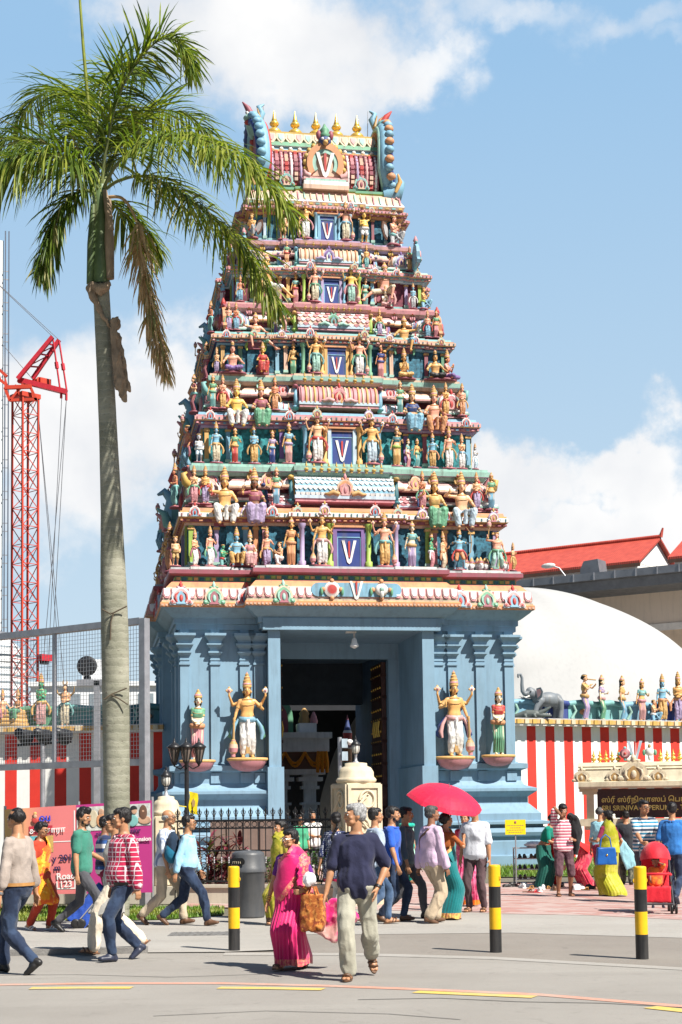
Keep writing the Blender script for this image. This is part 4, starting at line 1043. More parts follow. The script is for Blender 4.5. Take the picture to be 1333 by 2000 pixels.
  for i in range(rows+1):
   f = i/rows; z = top_z+(bot*k-top_z)*f
   a, b = legx(-1, z), legx(1, z); c = (a+b)/2
   hx = abs(a.x-b.x)/2; hy = abs(a.y-b.y)/2
   g = min(1, f*2.6)
   base = s.tpt(top, 0, off)-s.tpt(top, PI, off)
   rx = (.172*k*s.st+off)*(1-g)+(hx+.105*k*flare)*g; ry = (.13*k*s.st+off)*(1-g)+(hy+.10*k*flare)*g
   cc = (s.P+s.up*.53*k*top)*(1-g)+c*g
   ring = []
   for j in range(n):
    th = 2*PI*j/n
    fr = max(0, math.cos(th))**1.5 if frontpleat else 1
    am = amp*k*(.25+f)*(.3+1.1*fr)
    r = 1
    off_ = am*(abs(math.sin(th*pleat/2+.6*math.sin(3*th)+f*.8))*2-1) + .01*k*noise.noise(V((th*1.5, f*3, s.P.x*9)))
    ring.append(V((cc.x+math.sin(th)*(rx+off_), cc.y-math.cos(th)*(ry+off_)+sweep*f*f, z+(.012*k*math.sin(th*5) if f > .95 else 0))))
   rs.append(ring)
  nb = rows-2 if m2 else rows
  mb.rings(rs[:nb+1], m1, False, True)
  if m2: mb.rings(rs[nb:], m2, False, True)
  inner = [[V((p.x*.97+cx_*.03, p.y*.97+cy_*.03, p.z)) for p in r] for r in rs for cx_, cy_ in [(sum(p.x for p in r)/n, sum(p.y for p in r)/n)]]
  mb.rings(inner[::-1], m1, False, True); mb.rings([rs[-1], inner[-1]], m2 or m1, False, True); mb.rings([inner[0], rs[0]], m1, False, True)
  return mb
 def band(s, path, width, m, off=.03, thick=.012, m2=None, rip=.004, n=28):
  """cloth strip lying on the torso: path of (t, theta)"""
  mb = MB(); pts = []
  for i in range(n+1):
   f = i/n*(len(path)-1); a = int(min(f, len(path)-2)); fr = f-a
   t = path[a][0]*(1-fr)+path[a+1][0]*fr; th = path[a][1]*(1-fr)+path[a+1][1]*fr
   pts.append((t, th))
  P3 = [s.tpt(t, th, off) for t, th in pts]; C3 = [s.P+s.up*(.53*s.k*t) for t, th in pts]
  cols = 8; fr_, bk = [], []
  for i, p in enumerate(P3):
   d = (P3[min(i+1, n)]-P3[max(i-1, 0)]).normalized(); o = (p-C3[i]).normalized(); sd_ = d.cross(o).normalized(); o = sd_.cross(d).normalized()
   w = width[min(len(width)-1, int(i/n*(len(width)-1)+.5))]*s.k if isinstance(width, (list, tuple)) else width*s.k
   row = []
   for c in range(cols+1):
    g = c/cols*2-1
    row.append(p+sd_*(w/2*g)-o*(abs(g)**2*w*.22)+o*(rip*math.sin(c*2.4+i*.15)))
   fr_.append(row); bk.append([q-o*thick for q in row])
  for A, flip in ((fr_, 0), (bk, 1)):
   vs = [q for r in A for q in r]; fs = []; mm = []
   for i in range(n):
    for c in range(cols):
     q = (i*(cols+1)+c, i*(cols+1)+c+1, (i+1)*(cols+1)+c+1, (i+1)*(cols+1)+c)
     fs.append(q[::-1] if flip else q)
   if m2:
    e = [q for j, q in enumerate(fs) if j % cols in (0, cols-1)]; z_ = [q for j, q in enumerate(fs) if j % cols not in (0, cols-1)]
    mb.add(vs, z_, m, True); mb.add(vs, e, m2, True)
   else: mb.add(vs, fs, m, True)
  for i in range(n):
   for c in (0, cols): mb.add([fr_[i][c], fr_[i+1][c], bk[i+1][c], bk[i][c]], [(0, 1, 2, 3)], m2 or m, True)
  return mb
def cloth(name, rgb, pattern=None, rgb2=None, rgb3=None, sc=1.0, rough=.85, sheen=.15, wv=350):
 if name in MATS: return MATS[name]
 m, nt, b = _new('fabric_'+name); vec = _tc(nt)
 sep = nt.nodes.new('ShaderNodeSeparateXYZ'); nt.links.new(vec, sep.inputs[0])
 n1 = _noise(nt, vec, 5, 4); col = _mix(nt, _mr(nt, n1, .3, .7, 0, 1), tuple(c*.82 for c in rgb), tuple(min(1, c*1.12) for c in rgb))
 def st(axis, per, duty, soft=.04):
  f = _math(nt, 'FRACT', _math(nt, 'MULTIPLY', sep.outputs[axis], 1/per))
  return _mr(nt, _math(nt, 'ABSOLUTE', _math(nt, 'SUBTRACT', f, .5)), duty/2-soft, duty/2+soft, 1, 0)
 if pattern == 'plaid':
  col = _mix(nt, _math(nt, 'MULTIPLY', st(2, .085*sc, .5), .55), col, rgb3); col = _mix(nt, _math(nt, 'MULTIPLY', st(0, .075*sc, .5), .55), col, rgb3)
  col = _mix(nt, st(2, .085*sc, .16), col, rgb2); col = _mix(nt, st(0, .075*sc, .16), col, rgb2)
 if pattern == 'hstripe':
  col = _mix(nt, st(2, .09*sc, .5), col, rgb2)
  if rgb3: col = _mix(nt, st(2, .27*sc, .22), col, rgb3)
 if pattern == 'vstripe': col = _mix(nt, st(0, .035*sc, .4), col, rgb2)
 if pattern in ('dots', 'print'):
  vo = nt.nodes.new('ShaderNodeTexVoronoi'); vo.inputs['Scale'].default_value = 26/sc; vo.inputs['Randomness'].default_value = .25 if pattern == 'dots' else 1
  nt.links.new(vec, vo.inputs['Vector']); col = _mix(nt, _mr(nt, vo.outputs['Distance'], .30, .42, 1, 0), col, rgb2)
  if rgb3: col = _mix(nt, _mr(nt, _noise(nt, vec, 9/sc), .55, .62, 0, 1), col, rgb3)
 if pattern == 'blotch':
  col = _mix(nt, _mr(nt, _noise(nt, vec, 14/sc), .48, .56, 0, 1), col, rgb2)
  if rgb3: col = _mix(nt, _mr(nt, _noise(nt, _tc(nt, 'Object', (1.3, 1, .8)), 19/sc), .56, .6, 0, 1), col, rgb3)
 nt.links.new(col, b.inputs['Base Color']); b.inputs['Roughness'].default_value = rough; b.inputs['Specular IOR Level'].default_value = .25
 b.inputs['Sheen Weight'].default_value = sheen
 h = _math(nt, 'ADD', _noise(nt, vec, 14, 4, .6, 1.0), _math(nt, 'MULTIPLY', _noise(nt, vec, wv, 2), .18))
 _bump(nt, b, h, .35, .02)
 MATS[name] = m; return m
def skinm(name, rgb):
 if name in MATS: return MATS[name]
 m, nt, b = _new('skin_'+name); vec = _tc(nt)
 col = _mix(nt, _mr(nt, _noise(nt, vec, 9, 4), .3, .7, 0, 1), tuple(c*.8 for c in rgb), tuple(c*1.1 for c in rgb))
 nt.links.new(col, b.inputs['Base Color']); b.inputs['Roughness'].default_value = .5; b.inputs['Subsurface Weight'].default_value = .06
 b.inputs['Subsurface Radius'].default_value = (.03, .012, .006)
 _bump(nt, b, _noise(nt, vec, 130, 3), .12, .004)
 MATS[name] = m; return m
def setm(me, m): me.materials.clear(); me.materials.append(m); return me
def walk(fq=1, st=1.0, swing=1.0, hip=.895, toe=0.0, **k):
 feet = {fq: dict(p=(fq*.085, -.27*st, .085), pitch=-.12*st, yaw=fq*.1+toe), -fq: dict(p=(-fq*.08, .33*st, .15 if st > .6 else .1), pitch=.65 if st > .6 else .3, yaw=-fq*.1+toe)}
 hands = {fq: dict(p=(fq*.27, .14*swing+.02, .80), curl=.6), -fq: dict(p=(-fq*.27, -.22*swing, .83), curl=.6)}
 h = k.pop('hands', {}); f = k.pop('feet', {})
 hands.update(h); feet.update(f)
 return dict(feet=feet, hands=hands, hipz=hip, **k)
def stand(w=.1, hip=.925, **k):
 feet = {q: dict(p=(q*w, .02*q, .075)) for q in (-1, 1)}
 hands = {q: dict(p=(q*.26, -.05, .78), curl=.6) for q in (-1, 1)}
 hands.update(k.pop('hands', {})); feet.update(k.pop('feet', {}))
 return dict(feet=feet, hands=hands, hipz=hip, **k)
# ---------------------------------------------------------------- painted statues
TPL = {}
def crown_mb(B, kind):
 mb = MB(); q = B.hs; c = B.hp(0, .012, .055); M = Matrix.Translation(c) @ B.HM.to_4x4()
 if kind == 'tall': pr = [(.088, 0), (.098, .02), (.094, .06), (.1, .07), (.088, .1), (.084, .14), (.092, .15), (.07, .165), (.062, .21), (.07, .22), (.045, .24), (.035, .265), (.045, .28), (.02, .31), (.005, .34)]
 elif kind == 'low': pr = [(.088, 0), (.1, .02), (.096, .05), (.1, .06), (.075, .1), (.06, .13), (.035, .16), (.04, .18), (.01, .22)]
 elif kind == 'knot': pr = [(.05, .06), (.05, .1), (.058, .12), (.045, .17), (.01, .2)]
 else: pr = [(.088, .0), (.096, .02), (.092, .045), (.08, .05)]
 mb.lathe([(r*q, z*q) for r, z in pr], P['ochre'], n=14, M=M, ms=[P[['ochre', 'yellow', 'ochre', 'rose', 'yellow'][i % 5]] for i in range(len(pr)-1)])
 if kind in ('tall', 'low'):
  for a in (-1, 1): mb.ell(B.hp(a*.085, .01, -.03), (.02*q, .02*q, .03*q), P['yellow'], 8, 6)
 return mb
def mace(mb, a, b, s=1):
 a, b = V(a), V(b); d = (b-a); L = d.length; M = Matrix.Translation(a) @ d.to_track_quat('Z', 'Y').to_matrix().to_4x4()
 mb.lathe([(.02*s, 0), (.03*s, .05), (.022*s, .1), (.026*s, L*.55), (.05*s, L*.58), (.05*s, L*.6), (.09*s, L*.68), (.105*s, L*.78), (.09*s, L*.88), (.05*s, L*.93), (.05*s, L)], P['ochre'], n=12, M=M, ms=[P['ochre'], P['yellow'], P['ochre'], P['ochre'], P['rose'], P['ochre'], P['peach'], P['rose'], P['peach'], P['rose'], P['ochre']][:10])
FW = V((0, -1, 0))
def tpl(kind):
 if kind in TPL: return TPL[kind]
 base, var = (kind.split(':')+[''])[:2]; t = {}; kw = dict(voxel=.017, finger=False); woman = base.startswith('w'); garm = 'legs'; crown = 'tall'; hairk = 'long'; four = False; extra = None; seat = 0
 sg = -1 if var == 'l' else 1
 if base == 'guard':
  four = True; kw.update(stand(.11), hands={sg: dict(p=(sg*.36, -.10, .80), curl=1.2), -sg: dict(p=(-sg*.30, -.26, 1.22), d=(-sg*.1, -.2, 1), curl=.1)}, stout=1.06)
 elif base == 'man': kw.update(stand(.1, hands={-1: dict(p=(-.27, -.08, .82)), 1: dict(p=(.24, -.26, 1.2), d=(0, -.2, 1))}))
 elif base == 'arms': kw.update(stand(.1, hands={-1: dict(p=(-.05, -.22, 1.12), d=(1, 0, 0)), 1: dict(p=(.08, -.24, 1.08), d=(-1, 0, 0))}))
 elif base == 'pray': kw.update(stand(.1, hands={q: dict(p=(q*.025, -.26, 1.22), d=(-q*.1, -.3, 1)) for q in (-1, 1)}))
 elif base == 'chub': kw.update(stand(.12, hip=.82, hands={-1: dict(p=(-.10, -.3, .98)), 1: dict(p=(.28, -.05, .85)) if not var else dict(p=(.34, -.05, 1.62), d=(0, 0, 1))}), child=True, stout=1.25, belly=.07); crown = 'band'; garm = 'short'
 elif base == 'archer': kw.update(feet={-1: dict(p=(-.2, .1, .075)), 1: dict(p=(.22, -.12, .075), yaw=.8)}, hipz=.88, hands={1: dict(p=(.52, -.2, 1.28)), -1: dict(p=(-.3, -.05, 1.3))}, head=(.8, 0, 0)); garm = 'short'
 elif base == 'club': kw.update(feet={-1: dict(p=(-.26, -.02, .075), yaw=-.5), 1: dict(p=(.2, 0, .075), yaw=.4)}, hipz=.87, stout=1.25, belly=.03, hands={-1: dict(p=(-.46, -.1, 1.5), d=(-.2, 0, 1)), 1: dict(p=(.34, -.08, .85))}, head=(-.4, 0, 0)); hairk = 'short'; crown = 'band'
 elif base == 'sit':
  kw.update(feet={q: dict(p=(q*.17, -.34, .06)) for q in (-1, 1)}, hipz=.46, knees={q: (q*.5, -1, .6) for q in (-1, 1)}, lean=-.02, stout=1.06, hands={-1: dict(p=(-.3, -.30, .62)), 1: dict(p=(.3, -.32, .62))} if var != 'u' else {-1: dict(p=(-.36, -.22, 1.02), d=(-.2, 0, 1)), 1: dict(p=(.28, -.3, .62))}); seat = .46
 elif base == 'cross':
  kw.update(feet={-1: dict(p=(.16, -.26, .07), yaw=1.3), 1: dict(p=(-.16, -.32, .07), yaw=-1.3)}, hipz=.14, knees={q: (q*1, -.5, .1) for q in (-1, 1)}, hands={q: dict(p=(q*.36, -.32, .28)) for q in (-1, 1)}); crown = 'knot'
 elif base == 'sprawl':
  kw.update(feet={-sg: dict(p=(-sg*.16, -.42, .02)), sg: dict(p=(sg*.78, -.22, .0), yaw=sg*.9)}, hipz=.40, knees={-sg: (-sg*.4, -.6, 1), sg: (sg*.4, -.6, .6)}, hands={-sg: dict(p=(-sg*.46, -.3, .98), d=(-sg*.3, 0, 1)), sg: dict(p=(sg*.42, -.28, .58))}, stout=1.1, head=(-sg*.3, 0, 0)); crown = 'low'; seat = .38; garm = 'short'
 elif base == 'kneel':
  kw.update(feet={-1: dict(p=(-.12, .34, .06), pitch=.9), 1: dict(p=(.14, -.26, .075))}, hipz=.40, knees={-1: (-.2, -1, -1), 1: (.2, -1, .5)}, hands={q: dict(p=(q*.04, -.34, .72), d=(0, -.4, 1)) for q in (-1, 1)}); crown = 'band'; hairk = 'short'
 elif base == 'woman': garm = 'skirt'; kw.update(stand(.08, side=.05, hands={-1: dict(p=(-.28, -.04, .86)), 1: dict(p=(.26, -.22, 1.16), d=(.2, -.2, 1))} if var != 'w' else {-1: dict(p=(-.04, -.24, 1.0), d=(1, -.2, 0)), 1: dict(p=(.05, -.26, .98), d=(-1, -.2, 0))})); crown = 'low'
 elif base == 'wflute': garm = 'skirt'; kw.update(stand(.08, hands={-1: dict(p=(-.04, -.3, 1.38), d=(.6, -.3, .2)), 1: dict(p=(.14, -.4, 1.36), d=(-.3, -.3, .3))})); crown = 'band'; hairk = 'bun'
 elif base == 'wsit':
  garm = 'sitskirt'; kw.update(feet={q: dict(p=(q*.11, -.36, .06)) for q in (-1, 1)}, hipz=.46, knees={q: (q*.25, -1, .6) for q in (-1, 1)}, hands={-1: dict(p=(-.32, -.2, .98), d=(-.2, 0, 1)) if var == 'u' else dict(p=(-.26, -.3, .62)), 1: dict(p=(.24, -.34, .62))}); seat = .46
 elif base == 'wcross': garm = 'legs'; kw.update(feet={-1: dict(p=(.16, -.26, .07), yaw=1.3), 1: dict(p=(-.16, -.32, .07), yaw=-1.3)}, hipz=.16, knees={q: (q*1, -.5, .1) for q in (-1, 1)}, hands={q: dict(p=(q*.04, -.28, .55), d=(0, -.3, 1)) for q in (-1, 1)})
 B = Body(1.75, woman, **kw); t['B'] = B
 t['body'] = B.skin(arms4=four)
 t['hair'] = B.hair(hairk, .014)
 if garm in ('legs', 'short'):
  mb = MB(); B.torso(mb, -.2, .1, .025)
  for q in (-1, 1): B.leg(mb, q, .022, 1.86 if garm == 'legs' else .95, fl=.02)
  if garm == 'legs' and base not in ('cross', 'wcross', 'sprawl'):      # front pleat
   a = (B.kne[-1]+B.kne[1])/2; f = (B.ank[-1]+B.ank[1])/2
   mb.tube([B.tpt(.02, 0, .02), a+V((0, -.07, 0)), f+V((0, -.05, .04))], [.05, .045, .06], DUM, 8)
  t['garment'] = remesh(mb, .017, 3, .012, 14, 2)
 elif garm == 'skirt': t['garment'] = B.skirt(DUM, top=.14, bot=.06, flare=.72, pleat=14, amp=.016, off=.02).mesh('g')
 else:
  mb = MB(); B.torso(mb, -.2, .1, .03)
  for q in (-1, 1): B.leg(mb, q, .045, 1.9, fl=.03)
  for f_ in (.2, .5, .8):
   B.cap(mb, B.kne[-1]+(B.ank[-1]-B.kne[-1])*f_, .09, B.kne[1]+(B.ank[1]-B.kne[1])*f_, .09)
  mb.tube([(B.hip[-1]+B.hip[1])/2+V((0, -.05, .02)), (B.kne[-1]+B.kne[1])/2+V((0, 0, 0)), (B.ank[-1]+B.ank[1])/2+V((0, -.03, .03))], [.09, .09, .13], DUM, 8)
  t['garment'] = remesh(mb, .018, 3, .014, 16, 2)
 if woman:
  t['bodice'] = B.shirt(t0=.45, t1=.9, sleeve=.6, off=.012, wr=.004)
 mb = B.band([(.05, -PI), (.06, -2), (.03, -1), (.0, 0), (.03, 1), (.06, 2), (.05, PI)], .13, DUM, .045)
 if not woman and base not in ('cross', 'chub', 'kneel'):
  for q in (-1, 1):
   a = B.tpt(.04, q*1.4, .04)
   mb.tube([a, a+V((q*.10, -.01, -.16)), a+V((q*.15, 0, -.34)), a+V((q*.12, -.02, -.5))] if base != 'sit' else [a, a+V((q*.06, -.1, -.05)), a+V((q*.1, -.16, -.2))], [.03, .045, .06, .03] if base != 'sit' else [.04, .05, .04], DUM, 8)
 t['sash'] = mb.mesh('s')
 mb = MB()
 if four or base in ('guard',):
  for q, m_ in ((-1, 'peach'), (1, 'white')):
   c = B.sh[q]+V((q*.27, -.07, .25))
   mb.ell(c, (.065, .03, .075), P[m_], 10, 8); mb.ell(c+V((0, -.03, 0)), (.03, .02, .035), P['rose'], 8, 6)
   for a in range(3): mb.ell(c+V((.06*math.cos(a*PI/2), 0, .07*math.sin(a*PI/2))), (.03, .02, .03), P['yellow'], 6, 5)
 for i, (tt, r_) in enumerate(((.95, .012), (.82, .008))):
  mb.tube([B.tpt(tt-.16*i*max(0, math.cos(a)), a, .012) for a in [2*PI*j/16 for j in range(17)]], r_, P['yellow' if i != 1 else 'ochre'], 5)
 for q in (-1, 1):
  for A_, C_, f_, rr in ((B.sh[q], B.elb[q], .55, .054), (B.elb[q], B.han[q], .9, .036)):
   d = (C_-A_).normalized(); c = A_+(C_-A_)*f_; mb.tube([c-d*.022, c+d*.022], rr, P['yellow'], 10)
 t['jewellery'] = mb.mesh('j')
 if crown: t['crown'] = crown_mb(B, crown).mesh('c')
 for q in (-1, 1): mb = MB(); B.eyes(mb, P['white'], P['black'], P['red'] if q > 0 else None, P['black'], 1.25, (q,)); t['eye%d' % q] = mb.mesh('e')
 if base == 'guard':
  mb = MB(); h_ = B.han[sg]; mace(mb, h_+V((0, -.02, .1)), (h_.x+sg*.03, h_.y-.03, .02), 1.1); t['mace'] = mb.mesh('m')
 if base == 'archer':
  mb = MB(); h_ = B.han[1]; mb.tube([h_+V((-.16, 0, -.68)), h_+V((.0, 0, -.45)), h_+V((.04, -.02, 0)), h_+V((.0, 0, .45)), h_+V((-.16, 0, .68)), h_+V((-.2, 0, .74))], [.012, .025, .028, .025, .015, .01], P['ochre'], 7); t['bow'] = mb.mesh('b')
 if base == 'club':
  mb = MB(); h_ = B.han[-1]; mace(mb, h_+V((.03, 0, -.1)), h_+V((.1, 0, .75)), 1.1); t['mace'] = mb.mesh('m')
 if base == 'wflute':
  mb = MB(); mb.tube([B.hp(-.1, -.13, -.05), B.hp(.5, -.2, -.04)], .025, P['ochre'], 8); t['flute'] = mb.mesh('f')
 z0 = -.005; mb = MB()
 if seat:
  mb.box(-.3, .3, -.05, .32, z0, seat-.10, P['maroon']); mb.box(-.33, .33, -.08, .34, seat-.10, seat-.05, P['yellow'])
 else:
  w_ = .34 if base not in ('cross', 'wcross') else .5
  mb.lathe([(w_, -.07), (w_*1.05, -.05), (w_, -.02), (w_*.96, 0)], P['maroon'], n=20, sy=.72, c=(0, -.02, 0))
 t['plinth'] = mb.mesh('p')
 t['top'] = (B.hp(0, .012, .055).z if True else 0) + dict(tall=.34, low=.22, knot=.2, band=.07)[crown]
 TPL[kind] = t; return t
SKN = {k: paint('statue_'+k, c, rough=.42) for k, c in dict(ochre=(.70, .38, .13), tan=(.74, .42, .24), pink=(.76, .36, .25), red=(.62, .23, .13), yellow=(.78, .50, .12), blue=(.20, .42, .56), green=(.08, .34, .18), pale=(.72, .60, .44), dark=(.24, .11, .06), grey=(.5, .52, .55)).items()}
HAIRM = P['black']
def statue(kind, loc, rz, scale, skin, garment, sash, label, group=None, bod='green', plinth=True, name='statue', crown=True):
 t = tpl(kind); root = thing(name, label, 'statue', loc, rz, group, scale)
 for nm in ('body', 'hair', 'garment', 'bodice', 'sash', 'jewellery', 'crown', 'eye-1', 'eye1', 'mace', 'bow', 'flute', 'plinth'):
  if nm not in t or (nm == 'plinth' and not plinth) or (nm == 'crown' and not crown): continue
  me = t[nm]; m = dict(body=SKN[skin], hair=HAIRM, garment=P[garment], sash=P[sash], bodice=P[bod]).get(nm)
  if m is not None and not len(me.materials): me.materials.append(m)
  o = link('eye' if nm[:3] == 'eye' else nm, me, root)
  if m is not None:
   o.material_slots[0].link = 'OBJECT'; o.material_slots[0].material = m
 return root
G_T = ['statues along the lowest tier', 'statues along the second tier', 'statues along the third tier', 'statues along the fourth tier', 'statues along the top tier']
def st(k, kind, px, py, hpx, skin, garm, sash, label, dv=0.0, rz=0, bod='green', group=None, vz=None):
 v = TI[k]['v']+.22*[1, .9, .8, .7, .6][k]+dv
 u, z = tl(px, py, v); z = TI[k]['z']+.06 if vz is None else z
 t = tpl(kind); d = (T(u, v, z)-CAM).dot(CF)
 s = (hpx*d/FPX)/t['top']
 return statue(kind, T(u, v, z), TA+R(rz), s, skin, garm, sash, label, group or G_T[k], bod)
O1, O2, O3, O4, O5 = 0, 1, 2, 3, 4
c_ = -.38
# lowest tier
st(0, 'chub', 343, 1112, 57, 'tan', 'ochre', 'ochre', 'small stout ochre statue at the left front corner of the lowest tier')
st(0, 'arms', 381, 1110, 72, 'tan', 'white', 'maroon', 'bearded statue in white dhoti with folded arms, second from left on lowest ledge', rz=40)
st(0, 'man', 411, 1110, 78, 'pink', 'white', 'green', 'pink-skinned crowned statue in white dhoti with green sash, beside the kneeling green figure', rz=30)
st(0, 'kneel', 436, 1114, 42, 'green', 'teal', 'red', 'kneeling green statue at the feet of the blue seated pair', dv=-.08, rz=40)
st(0, 'sit', 463, 1112, 76, 'blue', 'yellow', 'white', 'blue-skinned seated statue in yellow dhoti on lowest tier')
st(0, 'wsit', 489, 1112, 71, 'pale', 'pink', 'peach', 'seated statue of woman in pink skirt beside the blue-skinned figure', bod='rose')
st(0, 'man', 522, 1112, 78, 'pink', 'lilac', 'yellow', 'slim pink-skinned statue in lilac wrap right of the seated pair')
st(0, 'kneel', 548, 1109, 47, 'tan', 'white', 'white', 'kneeling tan statue in white facing left on lowest ledge', dv=-.2, rz=-60)
st(0, 'woman', 569, 1108, 95, 'ochre', 'orange', 'orange', 'standing statue of woman in plain orange sari left of the lowest window', dv=-.18, bod='orange')
st(0, 'guard:l', 630, 1108, 109, 'ochre', 'white', 'pink', 'four-armed guardian statue with pink sash, left of lowest blue window', dv=c_)
st(0, 'guard:r', 752, 1110, 106, 'pink', 'yellow', 'teal', 'four-armed guardian statue with teal sash and yellow dhoti, right of lowest blue window', dv=c_)
st(0, 'woman', 805, 1112, 91, 'pale', 'lilac', 'ochre', 'standing statue of woman in pale cream sari right of the lowest window', dv=-.18, bod='teal')
st(0, 'arms', 843, 1114, 74, 'green', 'rose', 'white', 'green-skinned statue in rose shorts facing right on lowest ledge', rz=60)
st(0, 'man', 866, 1116, 73, 'tan', 'cream', 'orange', 'orange-skinned statue with one arm forward, behind the blue archer', rz=50)
st(0, 'archer', 898, 1118, 82, 'blue', 'orange', 'red', 'blue-skinned archer statue drawing a bow on lowest ledge')
st(0, 'club', 972, 1118, 74, 'pink', 'mint', 'green', 'burly pink statue with raised club near right end of lowest ledge')
st(0, 'pray', 1003, 1119, 54, 'tan', 'ochre', 'yellow', 'small tan statue with joined hands at right front corner of lowest tier', rz=40)
for i, (px, py) in enumerate(((911, 1110), (924, 1114), (937, 1103), (940, 1116), (953, 1116), (951, 1104), (985, 1106), (991, 1114))):
 u, z = tl(px, py, -.05); mb = MB(); B = TPL['club']['B']
 q = MB(); B.headshape(q); me = remesh(q, .02, 2) if i == 0 else None
 if i == 0:
  for v_ in me.vertices: v_.co = v_.co-B.H
  HEADM = me; HEADM.materials.append(SKN['ochre'])
 root = thing('carved_head', 'small crowned ochre head among the pile of heads beside the blue archer', 'carved head', T(u, -.02+.1*(i % 3), max(8.95, z)), TA+R(-20+14*i % 50), 'pile of carved heads on the lowest ledge', 1.05)
 link('face', HEADM, root); cm_ = MB(); cm_.lathe([(.09, .04), (.1, .07), (.075, .12), (.05, .17), (.01, .24)], P['ochre'], n=10, ms=[P['yellow'], P['maroon'], P['ochre'], P['yellow']]); cm_.obj('crown', root)
GS = 'large seated couples on the eaves'
for k, dv, rows in ((0, .58, (('sit:u', 440, 1028, 116, 'ochre', 'white', 'yellow', 'large seated statue of man in white dhoti, left side above lowest tier', 'green'), ('wsit:u', 498, 1028, 114, 'dark', 'lilac', 'lilac', 'large seated statue of dark woman in lilac sari, left side above lowest tier', 'maroon'),
        ('wsit:u', 850, 1036, 114, 'ochre', 'green', 'yellow', 'large seated statue of woman in bright green sari, right side above lowest tier', 'yellow'), ('sit:u', 903, 1036, 114, 'tan', 'lblue', 'pink', 'large seated statue of man in pale blue dhoti, right side above lowest tier', 'green'))),
     (1, .5, (('sit', 463, 838, 98, 'yellow', 'white', 'yellow', 'large seated yellow-skinned statue in white dhoti, left side above second tier', 'green'), ('wsit', 511, 838, 96, 'pink', 'green', 'green', 'large seated statue of woman in leaf green sari, left side above second tier', 'maroon'),
       ('wsit', 806, 848, 98, 'tan', 'sky', 'sky', 'large seated statue of woman in blue sari, right side above second tier', 'navy'), ('sit', 849, 851, 98, 'pink', 'orange', 'yellow', 'large seated statue of man in orange dhoti, right side above second tier', 'green')))):
 for kind, px, py, h_, sk_, ga, sa, la, bo in rows: st(k, kind, px, py, h_, sk_, ga, sa, la, dv=dv-.22, bod=bo, group=GS, vz=1)
st(2, 'sprawl:r', 500, 682, 72, 'pink', 'green', 'lime', 'large pink reclining statue with outstretched leg behind the palm frond, third tier', dv=.18, group=GS, vz=1)
st(2, 'sprawl:l', 790, 690, 73, 'ochre', 'sky', 'green', 'large ochre reclining statue with green sash, right side above third tier', dv=.18, group=GS, vz=1)
st(3, 'sprawl:r', 522, 580, 84, 'ochre', 'white', 'white', 'large reclining statue in white, left side above fourth tier', dv=.12, group=GS, vz=1)
st(3, 'sprawl:l', 752, 590, 78, 'pink', 'cream', 'pink', 'large pink reclining statue in cream wrap, right side above fourth tier', dv=.12, group=GS, vz=1)
# second tier
st(1, 'chub', 389, 907, 55, 'grey', 'lblue', 'white', 'small blue and white stout statue at left front corner of second tier')
st(1, 'man', 423, 907, 80, 'blue', 'cream', 'yellow', 'blue-skinned statue in cream dhoti near left end of second tier')
st(1, 'woman', 459, 908, 70, 'ochre', 'red', 'yellow', 'statue of woman in red sari between two blue-skinned figures on second tier', bod='green')
st(1, 'arms', 497, 907, 78, 'blue', 'yellow', 'ochre', 'blue-skinned flute player statue in yellow dhoti on second tier')
st(1, 'woman', 532, 905, 66, 'tan', 'cobalt', 'sky', 'statue of woman in deep blue sari left of second-tier window', bod='lilac')
st(1, 'woman', 564, 904, 80, 'ochre', 'pink', 'lilac', 'statue of woman in pink sari and blue bodice on second tier', dv=-.12, bod='sky')
st(1, 'guard:l', 621, 905, 104, 'tan', 'white', 'red', 'guardian statue in white dhoti with mace, left of second-tier window', dv=c_*.9)
st(1, 'guard:r', 727, 905, 100, 'ochre', 'lblue', 'yellow', 'guardian statue in pale blue dhoti with mace, right of second-tier window', dv=c_*.9)
st(1, 'woman', 775, 910, 78, 'tan', 'yellow', 'lime', 'statue of woman in yellow sari and green bodice on second tier', dv=-.12, bod='dteal')
st(1, 'woman', 797, 912, 58, 'pale', 'rose', 'pink', 'small statue of woman in rose sari reaching to the right on second tier', rz=50, bod='teal')
st(1, 'woman', 815, 912, 57, 'ochre', 'teal', 'green', 'small statue of woman in teal green sari and yellow bodice on second tier', rz=30, bod='yellow')
st(1, 'man', 846, 918, 70, 'blue', 'yellow', 'orange', 'blue-skinned statue in yellow dhoti on right half of second tier', rz=-15)
st(1, 'man', 878, 919, 82, 'pink', 'white', 'ochre', 'pink-skinned crowned statue in white dhoti near right end of second tier')
st(1, 'pray', 903, 921, 68, 'tan', 'white', 'sky', 'praying statue with blue waistcloth near right end of second tier')
st(1, 'pray', 929, 921, 50, 'grey', 'lblue', 'white', 'small white and blue praying statue at right front corner of second tier', rz=40)
